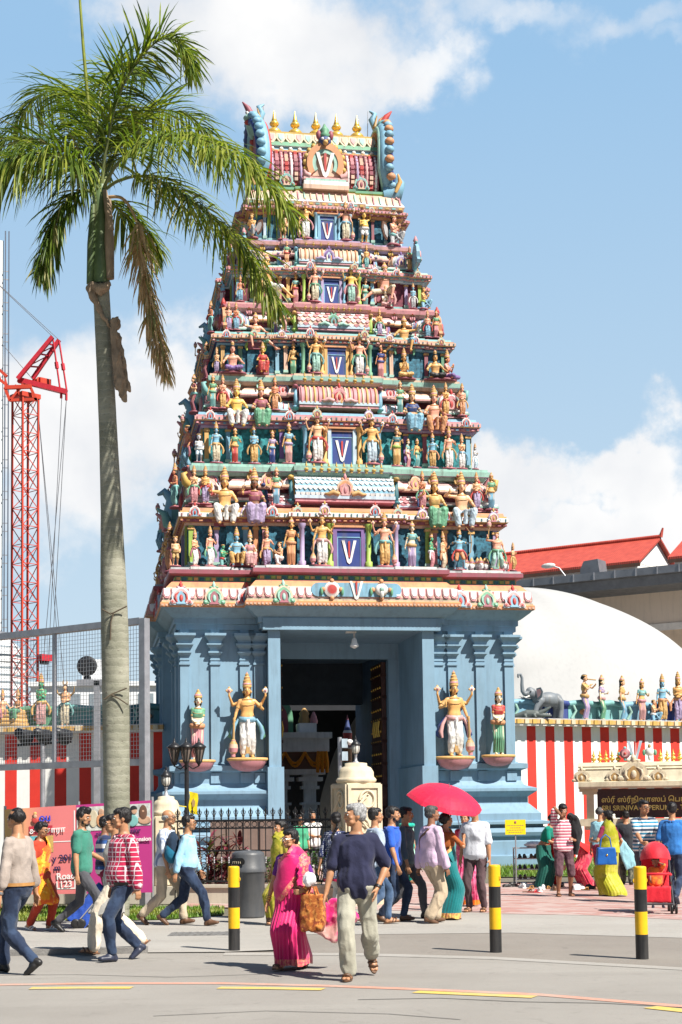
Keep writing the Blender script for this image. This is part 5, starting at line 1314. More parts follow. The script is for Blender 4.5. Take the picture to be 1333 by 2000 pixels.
# third tier
st(2, 'pray', 424, 737, 50, 'tan', 'lilac', 'ochre', 'small tan statue in lilac wrap at left front corner of third tier', rz=-20)
st(2, 'cross', 455, 738, 62, 'pink', 'purple', 'pink', 'cross-legged pink statue on dark mat, left half of third tier')
st(2, 'wsit', 514, 738, 63, 'yellow', 'red', 'orange', 'many-armed seated statue of woman in red on third tier', bod='red')
st(2, 'woman', 573, 731, 66, 'ochre', 'green', 'yellow', 'statue of woman in green wrap left of third-tier window', bod='ochre')
st(2, 'guard:l', 618, 732, 82, 'ochre', 'mint', 'teal', 'guardian statue in teal leggings with mace, left of third-tier window', dv=c_*.8)
st(2, 'guard:r', 703, 734, 82, 'pink', 'white', 'green', 'guardian statue in white leggings with green tassel, right of third-tier window', dv=c_*.8)
st(2, 'woman', 744, 737, 67, 'red', 'rose', 'cobalt', 'statue of woman in rose sari and blue bodice right of third-tier window', bod='cobalt')
st(2, 'wcross', 790, 745, 60, 'ochre', 'yellow', 'yellow', 'cross-legged statue of woman in yellow on third tier', bod='yellow')
st(2, 'cross', 851, 750, 58, 'ochre', 'black', 'purple', 'cross-legged bearded ochre statue with dark wrap, right end of third tier')
st(2, 'wcross', 874, 750, 60, 'red', 'purple', 'pink', 'seated praying red statue at right front corner of third tier', rz=50, bod='pink')
# fourth tier
st(3, 'man', 470, 602, 52, 'red', 'sky', 'ochre', 'statue half hidden by the palm frond near left end of fourth tier')
st(3, 'pray', 505, 603, 50, 'tan', 'lime', 'rose', 'praying statue seen through the palm frond on fourth tier')
st(3, 'woman', 578, 604, 62, 'ochre', 'rose', 'red', 'statue of woman in crimson sari left of fourth-tier window', bod='teal')
st(3, 'guard:l', 616, 603, 74, 'pink', 'cream', 'green', 'guardian statue in green waistcloth with mace, left of fourth-tier window', dv=c_*.7)
st(3, 'guard:r', 687, 606, 76, 'yellow', 'mint', 'rose', 'guardian statue in pale green dhoti and rose sash, right of fourth-tier window', dv=c_*.7)
st(3, 'woman', 714, 608, 58, 'tan', 'teal', 'green', 'statue of woman in teal sari right of fourth-tier window', bod='teal')
st(3, 'wcross', 753, 611, 42, 'pale', 'pink', 'white', 'small pale seated statue in pink on fourth tier', bod='white')
st(3, 'arms', 808, 618, 50, 'blue', 'grey', 'white', 'blue-skinned statue with grey wrap near right end of fourth tier')
st(3, 'kneel', 828, 621, 42, 'ochre', 'sky', 'lime', 'small kneeling ochre statue in blue at right front corner of fourth tier', rz=50)
# top tier
W5 = []
W5.append(st(4, 'kneel', 493, 490, 48, 'ochre', 'grey', 'red', 'winged kneeling statue at left end of top tier', rz=-25))
st(4, 'chub', 553, 497, 57, 'tan', 'ochre', 'yellow', 'stout tan statue standing left of top-tier window')
st(4, 'guard:l', 598, 491, 79, 'ochre', 'white', 'rose', 'guardian statue in white dhoti with mace, left of top-tier window', dv=c_*.5)
st(4, 'guard:r', 676, 494, 77, 'pink', 'cream', 'sky', 'guardian statue with pale blue waistcloth and mace, right of top-tier window', dv=c_*.5)
st(4, 'chub:u', 712, 497, 62, 'yellow', 'white', 'white', 'stout yellow statue in white shorts with one arm raised on top tier')
W5.append(st(4, 'kneel', 770, 500, 57, 'pink', 'grey', 'teal', 'winged kneeling statue at right end of top tier', rz=35))
for o in W5:
 for q in (-1, 1):
  mb = MB(); mb.prism([(q*x, z) for x, z in ((.1, .55), (.3, .95), (.5, 1.0), (.55, .7), (.42, .35), (.25, .2))][::q], .16, .24, P['brown'])
  mb.prism([(q*x, z) for x, z in ((.14, .56), (.3, .82), (.44, .86), (.47, .68), (.38, .42), (.26, .3))][::q], .13, .2, P['grey']); mb.obj('wing', o)
# shaded left flank
FL = [('man', 'dark', 'orange'), ('arms', 'red', 'teal'), ('guard:l', 'ochre', 'rose'), ('pray', 'blue', 'white'), ('woman', 'tan', 'maroon'), ('club', 'red', 'sky')]
fw = ['nearest the front corner', 'second from the front corner', 'at mid depth', 'beyond the middle', 'near the back corner']
tn = ['lowest', 'second', 'third', 'fourth', 'top']
for k in range(4):
 for i, v in enumerate((.9, 2.6, 4.4, 6.2, 8.2)):
  v = TI[k]['v']+v*(10-2*TI[k]['v'])/10+.2
  kd, sk_, ga = FL[(i*2+k*5) % 6]; t = tpl(kd)
  statue(kd, T(-(TI[k]['W']-.02), v, TI[k]['z']+.04), TA-PI/2+R(12), (1.45, 1.32, 1.15, 1.0)[k]/t['top'], sk_, ga, 'maroon', f'dark standing statue on the left flank of the {tn[k]} tier, {fw[i]}', 'statues on the shaded left flank', 'teal')
  if i % 2 == 0:
   kd, sk_, ga = FL[(i+k*3+1) % 6]; t = tpl(kd)
   statue(kd, T(-(TI[k+1]['W']+.42), v, TI[k]['z']+.6*(TI[k+1]['z']-TI[k]['z'])), TA-PI/2+R(15), (1.3, 1.15, 1.0, .9)[k]/t['top'], sk_, ga, 'teal', f'dark statue high on the left flank above the {tn[k]} tier, {fw[i]}', 'statues on the shaded left flank', 'maroon')
# small figures standing on the eaves between the shrines
for k, rows in enumerate((((372, 'pray', 'left dome'), (402, 'arms', 'left dome, second'), (540, 'woman', 'inner left barrel'), (826, 'pray', 'inner right barrel'), (932, 'arms', 'right dome'), (985, 'woman', 'right dome, outermost')), ((398, 'woman', 'left dome'), (436, 'pray', 'left dome, second'), (538, 'arms', 'inner left barrel'), (782, 'woman', 'inner right barrel'), (872, 'pray', 'right dome'), (915, 'arms', 'right dome, outermost')), ((428, 'arms', 'left dome'), (462, 'pray', 'left dome, second'), (556, 'woman', 'inner left barrel'), (742, 'pray', 'inner right barrel'), (836, 'arms', 'right dome'), (868, 'woman', 'right dome, outermost')), ((470, 'pray', 'left dome'), (560, 'woman', 'inner left barrel'), (716, 'arms', 'inner right barrel'), (800, 'pray', 'right dome'), (824, 'woman', 'right dome, outermost')))):
 for i, (px, kd, w_) in enumerate(rows):
  h_ = TI[k+1]['z']-TI[k]['z']; v = TI[k+1]['v']-.42*(1, .9, .78, .7)[k]; z = TI[k]['z']+.60*h_; u = tl(px, 1000-170*k, v)[0]; t = tpl(kd); u = max(-TI[k+1]['W']+.1, min(TI[k+1]['W']-.1, u))
  statue(kd, T(u, v, z), TA, .34*h_/t['top'], ('tan', 'ochre', 'pink', 'red')[(i+k) % 4], ('rose', 'teal', 'lilac', 'yellow', 'sky', 'orange')[(i*2+k) % 6], ('green', 'red', 'yellow')[i % 3], f'small upper-row statue above the {tn[k]} tier beside the {w_}', 'small statues on the upper rows', 'green')
# blue base: door guardians and attendants on bowl-shaped brackets
GB = 'statues beside the doorway'
def bracket(o, w, h):
 mb = MB(); mb.lathe([(.05, -.34), (.2, -.32), (.38, -.24), (.46, -.12), (.48, -.08)], P['rose'], n=24, sy=.62); mb.lathe([(.48, -.08), (.52, -.05), (.5, -.005), (.44, .0)], P['yellow'], n=24, sy=.62); mb.obj('bracket', o)
for kind, px, py, h_, sk_, ga, sa, la, bo in (('woman:w', 386, 1484, 136, 'pale', 'rose', 'orange', 'statue of woman in green bodice and pink sari left of the doorway', 'green'), ('guard:l', 484, 1480, 164, 'ochre', 'white', 'sky', 'tall four-armed guardian statue with mace left of the doorway', 'green'),
            ('guard:r', 889, 1477, 164, 'ochre', 'white', 'pink', 'tall four-armed guardian statue with mace right of the doorway', 'green'), ('woman:w', 974, 1474, 130, 'pale', 'green', 'orange', 'statue of woman in red bodice and green sari right of the doorway', 'red')):
 v = -.36; u, z = tl(px, py, v); d = (T(u, v, z)-CAM).dot(CF); t = tpl(kind)
 o = statue(kind, T(u, v, z), TA+R(6 if 'r' in kind[-1] else 0), (h_*d/FPX)/t['top'], sk_, ga, sa, la, GB, bo, plinth=False); bracket(o, 1, 1)
 if kind[0] == 'g':
  mb = MB()
  for q in (-1, 1): mb.tube([(q*.2, .02, .95), (q*.34, .05, .75), (q*.4, .04, .52), (q*.36, .04, .46)], [.04, .07, .08, .03], P['green' if kind[-1] == 'l' else 'cobalt'], 8)
  mb.obj('shawl', o); mb = MB(); mb.bar((0, -.1, .9), (0, -.14, .1), .09, .03, P['ochre']); mb.obj('girdle', o)
# ---------------------------------------------------------------- people in the street
SK = dict(mid=skinm('mid_brown', (.44, .215, .11)), dark=skinm('dark_brown', (.27, .12, .065)), light=skinm('light_brown', (.46, .24, .13)))
HB = mat('hair_black', (.012, .010, .010), rough=.45, var=.4, scale=60, bump=.5, bscale=160)
HG = mat('hair_grey', (.30, .30, .30), rough=.55, var=.7, scale=45, bump=.5, bscale=160)
HK = mat('hair_dark_grey', (.06, .058, .056), rough=.5, var=.6, scale=50, bump=.5, bscale=160)
EW = mat('eye_white', (.7, .68, .64), rough=.3, var=.02, bump=0); ED = mat('eye_dark', (.012, .008, .006), rough=.15, var=0, bump=0)
LIPM = mat('lip', (.30, .10, .08), rough=.45, var=.1, bump=0)
LEA = {k: mat('leather_'+k, c, rough=.42, var=.25, scale=12, bump=.15) for k, c in dict(black=(.018, .017, .017), brown=(.12, .06, .032), tan=(.38, .19, .06), navy=(.03, .035, .06), red=(.5, .03, .04), white=(.7, .7, .68)).items()}
GOLD = mat('gold_jewellery', (.8, .5, .12), rough=.25, metal=1, var=.1, bump=0)
STEEL = mat('brushed_steel', (.55, .55, .55), rough=.3, metal=1, var=.1, bump=.05)
DEN = cloth('dark_denim', (.016, .028, .062), 'blotch', (.028, .048, .095), None, 3); DEN2 = cloth('mid_denim', (.045, .085, .16), 'blotch', (.07, .12, .21), None, 3)
def shoes(B, root, m, kind='shoe'):
 for q in (-1, 1):
  mb = MB()
  if kind == 'shoe':
   B.foot(mb, q, .008*B.k); o = link('shoe', setm(remesh(mb, .009, 2), m), root)
  else:
   d = B.toe[q]; A = B.ank[q]; up = V((0, 0, 1)); sd_ = d.cross(up).normalized(); nu = sd_.cross(d).normalized(); k = B.k
   if nu.z < 0: nu = -nu
   c = A-nu*.075*k
   out = []
   for i in range(20):
    a = 2*PI*i/20; x = math.cos(a); y = math.sin(a)
    out.append(d*(.05+.135*x)*k+sd_*(.042+.008*x)*y*k)
   mb.add([c+p for p in out]+[c+p+nu*.02*k for p in out], [tuple(range(19, -1, -1)), tuple(range(20, 40))]+[(i, (i+1) % 20, (i+1) % 20+20, i+20) for i in range(20)], m)
   for t in (.05, .1):
    mb.tube([c+d*t*k+sd_*.045*k+nu*.02*k, c+d*(t+.02)*k+sd_*.028*k+nu*.058*k, c+d*(t+.03)*k+nu*.066*k, c+d*(t+.02)*k-sd_*.028*k+nu*.058*k, c+d*t*k-sd_*.045*k+nu*.02*k], .011*k, m, 6)
   o = mb.obj('sandal', root)
def eyesobj(B, root, brow=HB, lip=LIPM, glasses=False, tache=None, beard=None):
 for q in (-1, 1): mb = MB(); B.eyes(mb, EW, ED, None, brow, 1.0, (q,)); mb.obj('eye', root)
 mb = MB(); mb.ell(B.hp(0, -.0935, -.057), (.021*B.hs, .006*B.hs, .0085*B.hs), lip, 10, 6, B.HM); mb.obj('lips', root)
 if glasses:
  mb = MB()
  for a in (-1, 1):
   c = B.hp(a*.034, -.108, .008)
   pts = [c+B.HM @ V((math.cos(t)*.027*B.hs, 0, math.sin(t)*.02*B.hs)) for t in [2*PI*i/14 for i in range(15)]]
   mb.tube(pts, .0032, LEA['black'] if glasses != 'w' else STEEL, 5)
   mb.tube([B.hp(a*.06, -.104, .012), B.hp(a*.078, -.05, .014), B.hp(a*.082, .01, .012)], .003, LEA['black'] if glasses != 'w' else STEEL, 5)
  mb.tube([B.hp(-.008, -.11, .012), B.hp(.008, -.11, .012)], .003, LEA['black'], 5)
  mb.obj('glasses', root)
 if tache:
  mb = MB(); mb.ell(B.hp(0, -.098, -.042), (.03*B.hs, .009*B.hs, .007*B.hs), tache, 10, 6, B.HM); mb.obj('moustache', root)
 if beard:
  mb = MB()
  for c, r in (((0, -.062, -.09), (.034, .03, .026)), ((-.045, -.03, -.062), (.022, .035, .03)), ((.045, -.03, -.062), (.022, .035, .03)), ((0, -.09, -.045), (.03, .014, .008))):
   mb.ell(B.hp(*c), tuple(x*B.hs for x in r), DUM, 10, 8, B.HM)
  link('beard', setm(remesh(mb, .007*B.hs, 2), beard), root)
def person(label, px, py, yaw, h, pose, skin='mid', hair=('short', HB), top=None, bot=None, shoe=('shoe', 'black'), z=.008, face={}, scale=1, group=None, loc=None, **bk):
 B = Body(h, **{**pose, **bk})
 p = gnd(px, py, z) if loc is None else V(loc)
 root = thing('person', label, 'person', (p.x, p.y, z), R(yaw))
 link('body', setm(B.skin(thin=.012 if bot and bot[1:] and bot[1].get('name') != 'shorts' or not bot else 0), SK[skin]), root)
 if hair: link('hair', setm(B.hair(hair[0]), hair[1]), root)
 eyesobj(B, root, brow=hair[1] if hair else HG, **face)
 if top:
  m, a = top[0], dict(top[1]) if len(top) > 1 else {}
  nm = a.pop('name', 'shirt'); col = a.pop('collar', 0)
  link(nm, setm(B.shirt(**a), m), root)
  if col:
   mb = MB(); n = 18
   for s_ in (-1, 1):
    pts = [B.tpt(.965, s_*t, .02) for t in (.12, .5, 1.0, 1.6, 2.3, 3.1)]
    mb.tube(pts, [.012, .02, .02, .02, .022, .022], col if not isinstance(col, int) else m, 6)
   mb.obj('collar', root)
 if bot:
  m, a = bot[0], dict(bot[1]) if len(bot) > 1 else {}
  nm = a.pop('name', 'trousers')
  if nm in ('sari_skirt', 'skirt'):
   m2 = a.pop('m2', None); mb = B.skirt(m, m2=m2, **a); mb.obj(nm, root)
  else: link(nm, setm(B.trousers(**{**(dict(top=.09, off=.022) if top and top[1].get('t0', -1) >= 0 and nm == 'trousers' else {}), **a}), m), root)
 if shoe:
  shoes(B, root, LEA[shoe[1]], shoe[0])
 return root, B
def belt(B, root, m, t=.06, off=.03):
 mb = MB(); rs = []
 for tt, o in ((t-.03, off), (t+.035, off)): rs.append([B.tpt(tt, 2*PI*j/28, o) for j in range(28)])
 mb.rings(rs, m, False); mb.box(-.025, .025, -.006, .006, -.02, .02, STEEL, Matrix.Translation(B.tpt(t, 0, off+.006))); mb.obj('belt', root)
def watch(B, root, q, m=None):
 mb = MB(); E, H_ = B.elb[q], B.han[q]; d = (H_-E).normalized(); c = H_-d*.02
 mb.tube([c-d*.012, c+d*.012], .036*B.k, m or STEEL, 12); c2 = c+d.cross(V((0, 0, 1))).normalized()*0
 mb.obj('watch', root)
def bracelet(B, root, q, n=3):
 mb = MB(); E, H_ = B.elb[q], B.han[q]; d = (H_-E).normalized()
 for i in range(n):
  c = H_-d*(.012+.02*i); x = d.orthogonal().normalized(); y = d.cross(x)
  mb.tube([c+(x*math.cos(t)+y*math.sin(t))*.034*B.k for t in [2*PI*j/14 for j in range(15)]], .005, GOLD, 6)
 mb.obj('bangle', root)
# man at the left edge: stone shirt, jeans, tan belt
st = cloth('stone_cotton', (.36, .30, .26))
r_, B = person('man in beige long-sleeved shirt, tan belt and blue jeans at the left edge', 34, 1902, -112, 1.77,
 walk(-1, .8, .5, head=(-.35, .08, 0), hands={1: dict(p=(.30, -.02, .80), curl=.7), -1: dict(p=(-.28, .05, .8))}), 'mid', ('receding', HB), (st, dict(sleeve=1.62, t0=.06, collar=0, seed=1, wr=.016)), (DEN, dict(seed=2)), ('shoe', 'black'), z=.0, voxel=.009)
belt(B, r_, LEA['tan'], .07, .034); watch(B, r_, 1)
# woman in orange
och = cloth('orange_print', (.85, .30, .015), 'blotch', (.75, .12, .02), (.9, .45, .05), 1.6); rus = cloth('rust_cotton', (.42, .045, .02))
r_, B = person('woman in orange tunic with yellow-orange shawl, red trousers and glasses, by the banner', 78, 1817, 62, 1.58, walk(1, .45, .5, woman=True, head=(.15, .25, 0)), 'mid', ('bun', HB), (rus, dict(sleeve=.7, t0=.3, seed=3, name='tunic_top')), (rus, dict(seed=4, off=.03)), ('sandal', 'white'), face=dict(glasses=True))
sk = B.skirt(och, top=.34, bot=.42, flare=1.0, pleat=10, amp=.008, off=.03); sk.obj('tunic_skirt', r_)
B.band([(.1, -1.5), (.25, -.9), (.55, -.1), (.85, .62), (1.0, .95), (.93, 2.3), (.6, 2.6)], [.34, .3, .24, .2, .2, .24, .3], och, .045).obj('shawl', r_)
# green polo
gp = cloth('green_pique', (.045, .20, .145)); gt = cloth('charcoal_twill', (.075, .075, .085))
r_, B = person('man in green polo shirt and dark grey trousers striding right with a phone in hand', 160, 1822, 82, 1.78,
 walk(-1, 1.15, .6, head=(-.25, .18, 0), hands={1: dict(p=(.22, -.28, .98), d=(-.3, -.9, .1), curl=.8), -1: dict(p=(-.27, -.02, .79), curl=.6)}, hip=.88), 'mid', ('quiff', HB), (gp, dict(sleeve=.72, t0=-.06, fl=.016, collar=1, seed=5)), (gt, dict(fl=.004, seed=6, off=.012)), ('shoe', 'black'), face=dict(beard=HB))
# partly hidden pair behind the plaid man
cr = cloth('cream_cotton', (.66, .58, .46)); gs = cloth('grey_scarf', (.40, .39, .36))
r_, B = person('person in cream trousers and long grey tunic with glasses, half hidden behind the plaid shirt', 226, 1862, -80, 1.68, walk(1, 1.0, .3, woman=True, head=(.1, .1, 0)), 'mid', ('short', HB), (gs, dict(sleeve=1.3, t0=-.05, seed=7)), (cr, dict(fl=.035, off=.025, seed=8)), ('sandal', 'brown'), face=dict(glasses=True))
B.skirt(gs, top=.1, bot=.5, flare=.95, pleat=8, amp=.008, off=.03).obj('tunic_skirt', r_)
ns = cloth('navy_white_stripe', (.03, .09, .28), 'hstripe', (.7, .7, .7), (.02, .03, .08), 1.4); mrn = cloth('maroon_cotton', (.22, .02, .06))
r_, B = person('person in blue and white hooped top with maroon trousers standing behind the palm', 205, 1812, 100, 1.62, stand(head=(.2, .1, 0)), 'dark', ('short', HB), (ns, dict(sleeve=.8, t0=-.08, seed=9)), (mrn, dict(seed=10)), ('shoe', 'brown'))
# plaid shirt
pl = cloth('red_white_plaid', (.44, .015, .065), 'plaid', (.74, .60, .64), (.20, .01, .035), .62)
r_, B = person('stout man in red and white plaid shirt, dark jeans and navy trainers walking left', 243, 1876, -62, 1.76,
 walk(1, .62, .4, head=(-.25, .1, 0), stout=1.12, belly=.05, hands={1: dict(p=(.30, .06, .80), curl=.6), -1: dict(p=(-.27, -.05, .8))}), 'mid', ('short', HB), (pl, dict(sleeve=1.9, t0=-.03, fl=.01, collar=1, seed=11, wr=.015)), (DEN, dict(seed=12)), ('shoe', 'navy'), z=.0, voxel=.009)
watch(B, r_, 1); belt(B, r_, LEA['black'], -.04, .03)
# striped-shirt and light-blue-shirt pair
sw = cloth('blue_white_pinstripe', (.62, .66, .72), 'vstripe', (.22, .28, .42), None, 1.1); bg_ = cloth('beige_twill', (.50, .41, .30)); lb = cloth('sky_blue_cotton', (.32, .58, .74))
r_, B = person('balding grey-haired man in striped short-sleeved shirt and beige trousers walking right', 322, 1806, 80, 1.74, walk(1, 1.0, .6, lean=.08, head=(-.1, .05, 0), belly=.02), 'mid', ('fringe', HG), (sw, dict(sleeve=.85, t0=-.02, fl=.025, collar=1, seed=13)), (bg_, dict(fl=.02, seed=14)), ('shoe', 'brown'), face=dict(glasses=True))
r_, B = person('man in sky blue shirt and navy trousers striding right before the iron fence', 366, 1808, 84, 1.68, walk(-1, 1.25, .7, lean=.03, head=(0, .05, 0), belly=.05, hip=.865), 'mid', ('short', HB), (lb, dict(sleeve=1.8, t0=.04, fl=.012, collar=1, seed=15)), (DEN, dict(seed=16)), ('shoe', 'brown'), face=dict(glasses=True))
root = thing('backpack', 'dark blue and teal backpack carried by the man in the sky blue shirt', 'backpack', r_.location, R(84))
mb = MB(); bpk = cloth('backpack_nylon', (.012, .03, .06)); tea = cloth('backpack_teal', (.01, .13, .22)); c = B.tpt(.62, PI, .1)
mb.ell(c, (.15, .1, .24), DUM, 14, 10); mb.ell(c+V((0, .05, -.1)), (.12, .09, .11), DUM, 12, 8); link('pack', setm(remesh(mb, .014, 3, .006, 9, 4), bpk), root)
mb = MB(); mb.ell(c+V((-.06, .02, -.08)), (.105, .1, .16), DUM, 12, 8); link('side_pocket', setm(remesh(mb, .014, 3, .004, 9, 6), tea), root)
for q in (-1, 1): B.band([(.45, q*2.3), (.75, q*1.6), (.97, q*1.35), (.93, q*2.6)], .05, bpk, .03, n=14).obj('strap', root)
# woman in the magenta sari
mg = cloth('magenta_silk', (.62, .006, .13), rough=.45, sheen=.4); mg2 = cloth('coral_zari', (.68, .16, .14), 'blotch', (.62, .05, .12), (.75, .32, .18), .5, rough=.4); pur = cloth('purple_blouse', (.13, .02, .20))
r_, B = person('woman in magenta silk sari with glasses and gold bangles walking left along the road', 572, 1893, -20, 1.5,
 walk(-1, .75, .3, woman=True, stout=1.1, belly=.03, head=(-.5, .08, 0), hands={-1: dict(p=(-.31, -.06, .80), curl=.35), 1: dict(p=(.24, -.2, .98), d=(-.5, -.7, -.1), curl=.9)}), 'mid', ('braid', HB), (pur, dict(sleeve=.62, t0=.45, off=.01, seed=17, wr=.006, name='blouse')), (mg, dict(name='sari_skirt', m2=mg2, top=.2, bot=.06, flare=1.15, pleat=26, amp=.02, off=.025, sweep=.03)), ('sandal', 'brown'), z=.0, face=dict(glasses='w'), voxel=.009)
B.band([(.12, -1.9), (.25, -1.2), (.5, -.45), (.75, .3), (.93, .8), (1.02, 1.25), (.9, 2.3), (.6, 2.7), (.25, 2.9)], [.42, .42, .4, .34, .28, .25, .3, .36, .4], mg, .045, m2=mg2).obj('sari_drape', r_)
B.band([(.98, 1.2), (.8, 1.45), (.55, 1.6), (.3, 1.65), (.1, 1.6)], [.2, .3, .36, .4, .42], mg2, .07, m2=mg).obj('sari_end', r_)
mb = MB()
for i, rr in enumerate((.075, .1)):
 mb.tube([B.tpt(.97-.05*i-.07*max(0, math.cos(a)), a, .02) for a in [2*PI*j/20 for j in range(21)]], .006, GOLD, 6)
mb.obj('necklace', r_); bracelet(B, r_, -1, 3); bracelet(B, r_, 1, 3)
mb = MB()
for i in range(9): mb.ell(B.hp(.012*math.sin(i*2.1), .115+.012*math.cos(i*1.7), .02-.022*i), (.02, .02, .016), mat('jasmine_flowers', (.78, .70, .35), var=.2, bump=.3))
mb.obj('hair_flowers', r_)
# bags the woman holds
hp = r_.matrix_basis @ B.han[1]
def bag(name, label, c, w, h, d, m, rz=0, seed=0, cat='bag', extra=None, flare=1.15):
 root = thing(name, label, cat, c, rz); mb = MB(); rs = []
 for i in range(9):
  f = i/8; ww = w/2*(flare+(1-flare)*f)*(1-.25*max(0, .15-f)/.15); dd = d/2*(1.1-.5*f)
  rs.append([V((ww*math.copysign(abs(math.cos(a))**.6, math.cos(a)), dd*math.copysign(abs(math.sin(a))**.6, math.sin(a)), -h+h*f)) for a in [2*PI*j/24 for j in range(24)]])
 mb.rings(rs, DUM, True); link('sack', setm(remesh(mb, .012, 2, .014, 10, seed), m), root)
 mb = MB()
 for s_ in (-1, 1): mb.tube([(-w*.25, s_*d*.2, -.02), (-w*.12, s_*d*.15, .08), (w*.12, s_*d*.15, .08), (w*.25, s_*d*.2, -.02)], .012, m, 6)
 mb.obj('handle', root); return root
org = cloth('orange_brown_brocade', (.36, .10, .02), 'blotch', (.55, .22, .05), (.2, .04, .015), .8)
bag('cloth_bag', 'orange brown patterned cloth bag held by the woman in magenta sari', hp+V((.09, -.02, -.04)), .25, .38, .18, org, R(-20), 3)
w_ = cloth('white_plastic', (.76, .76, .78), rough=.4)
mb = MB(); mb.ell((0, 0, 0), (.07, .06, .075), DUM); tag(link('white_bundle', setm(remesh(mb, .012, 2, .016, 14, 5), w_), None), 'crumpled white plastic packet on top of the orange cloth bag', 'packet').location = hp+V((.06, -.06, .12))
pk = cloth('pink_plastic', (.72, .03, .20), 'blotch', (.8, .45, .40), None, 4, rough=.35)
mb = MB(); pts = [(-.23, 0), (-.17, .16), (.02, .33), (.2, .30), (.32, .17), (.1, -.13)]
mb.prism([(x, z) for x, z in pts], -.05, .05, DUM); o = tag(link('carrier_bag', setm(remesh(mb, .014, 5, .022, 9, 8), pk), None), 'bright pink plastic carrier bag swinging beside the woman in magenta', 'carrier bag')
o.location = at(640, 1815, r_.location.y-.1); o.rotation_euler = (0, R(8), R(-10))
# man in navy T-shirt
nv = cloth('navy_jersey', (.020, .022, .055)); kh = cloth('khaki_linen', (.36, .345, .275))
r_, B = person('grey-haired man in navy T-shirt and pale khaki trousers walking along the road, hand in pocket', 700, 1912, -8, 1.76,
 dict(feet={-1: dict(p=(-.07, -.16, .08), yaw=-.1, pitch=-.02), 1: dict(p=(.10, .38, .20), yaw=.35, pitch=.8)}, hipz=.90, belly=.035, stout=1.0, twist=.12, hands={-1: dict(p=(-.31, -.12, .80), curl=.5), 1: dict(p=(.215, -.10, .90), d=(-.25, -.4, -1), curl=.2)}, elbows={1: (1, .7, -.1), -1: (-.5, .9, 0)}, head=(-1.15, .0, 0)),
 'mid', ('short', HG), (nv, dict(sleeve=.86, t0=-.14, off=.014, fl=.018, seed=18, wr=.016)), (kh, dict(fl=.03, off=.02, seed=19, wr=.016)), ('sandal', 'brown'), z=.0, face=dict(glasses=False), voxel=.009)
watch(B, r_, 1, LEA['black'])
mb = MB(); mb.tube([B.tpt(.985, a, .012) for a in [2*PI*j/24 for j in range(25)]], .011, nv, 6); mb.obj('collar', r_)
# people around the gate pillar
gy = cloth('greenish_gold_silk', (.28, .27, .02), 'blotch', (.4, .33, .04), None, 1)
r_, B = person('woman in yellow-green sari mostly hidden behind the woman in magenta', 551, 1806, -60, 1.55, walk(1, .6, .3, woman=True), 'mid', ('bun', HB), (cloth('dull_yellow', (.4, .33, .05)), dict(sleeve=.7, t0=.4, name='blouse')), (gy, dict(name='sari_skirt', m2=LEA['brown'], bot=.05)), ('sandal', 'brown'))
B.band([(.12, -1.9), (.3, -1.1), (.6, -.2), (.9, .7), (1.0, 1.2), (.8, 2.4), (.3, 2.8)], .32, gy, .045).obj('sari_drape', r_)
npd = cloth('navy_block_print', (.03, .04, .12), 'dots', (.55, .58, .64), None, .75); wt = cloth('white_cotton', (.68, .66, .64))
r_, B = person('woman in navy and white printed tunic with long black plait, by the pillar', 658, 1795, 152, 1.66, walk(1, .7, .5, woman=True, head=(.75, 0, 0)), 'mid', ('braid', HB), (npd, dict(sleeve=1.2, t0=.1, name='tunic_top')), (wt, dict(off=.02)), ('sandal', 'brown'))
B.skirt(npd, m2=cloth('crimson_border', (.5, .02, .08)), top=.2, bot=.62, flare=1.5, pleat=14, amp=.014, off=.025).obj('tunic_skirt', r_)
gb = cloth('grey_blue_cotton', (.33, .40, .50));
person('man in pale grey-blue shirt and jeans half hidden behind the navy T-shirt', 735, 1806, 105, 1.72, walk(1, .8, .4), 'mid', ('short', HB), (gb, dict(sleeve=.9, t0=-.03, collar=1)), (DEN2, dict(seed=3)), ('sandal', 'brown'))
rb = cloth('royal_blue_pique', (.025, .10, .48))
person('bearded man in royal blue polo shirt and dark jeans walking right past the gate pillar', 768, 1800, 78, 1.74, walk(1, .55, .6, head=(.1, .1, 0)), 'mid', ('short', HB), (rb, dict(sleeve=.75, t0=-.05, fl=.02, collar=1)), (DEN, dict(seed=9)), ('shoe', 'brown'), face=dict(beard=HB))
dg_ = cloth('slate_cotton', (.075, .11, .13))
person('man in slate grey shirt with rolled sleeves just right of the royal blue polo', 794, 1794, 72, 1.73, walk(1, 1.0, .5, head=(.1, .08, 0)), 'mid', ('short', HB), (dg_, dict(sleeve=1.5, t0=-.03, collar=1)), (gt, dict(seed=4)), ('shoe', 'black'), face=dict(tache=HB))
mint = cloth('mint_cotton', (.36, .62, .50), 'print', (.5, .68, .55), None, 1); teal = cloth('teal_chiffon', (.01, .36, .27))
r_, B = person('woman in mint green tunic with teal scarf and glasses near the blue door pillar', 797, 1726, 45, 1.62, stand(woman=True, head=(.5, 0, 0)), 'mid', ('short', HB), (mint, dict(sleeve=.9, t0=.1, name='tunic_top')), (teal, dict(off=.03)), ('sandal', 'brown'), face=dict(glasses=True), z=.008)
B.skirt(mint, top=.2, bot=.4, flare=1.1, pleat=10, amp=.01, off=.03).obj('tunic_skirt', r_)
mb = MB(); mb.tube([B.tpt(.9, a, .04)+V((0, 0, .02)) for a in [2*PI*j/20 for j in range(21)]], .05, teal, 8); mb.obj('scarf', r_)
lil = cloth('lilac_cotton', (.58, .42, .56)); kh2 = cloth('khaki_twill', (.46, .36, .25))
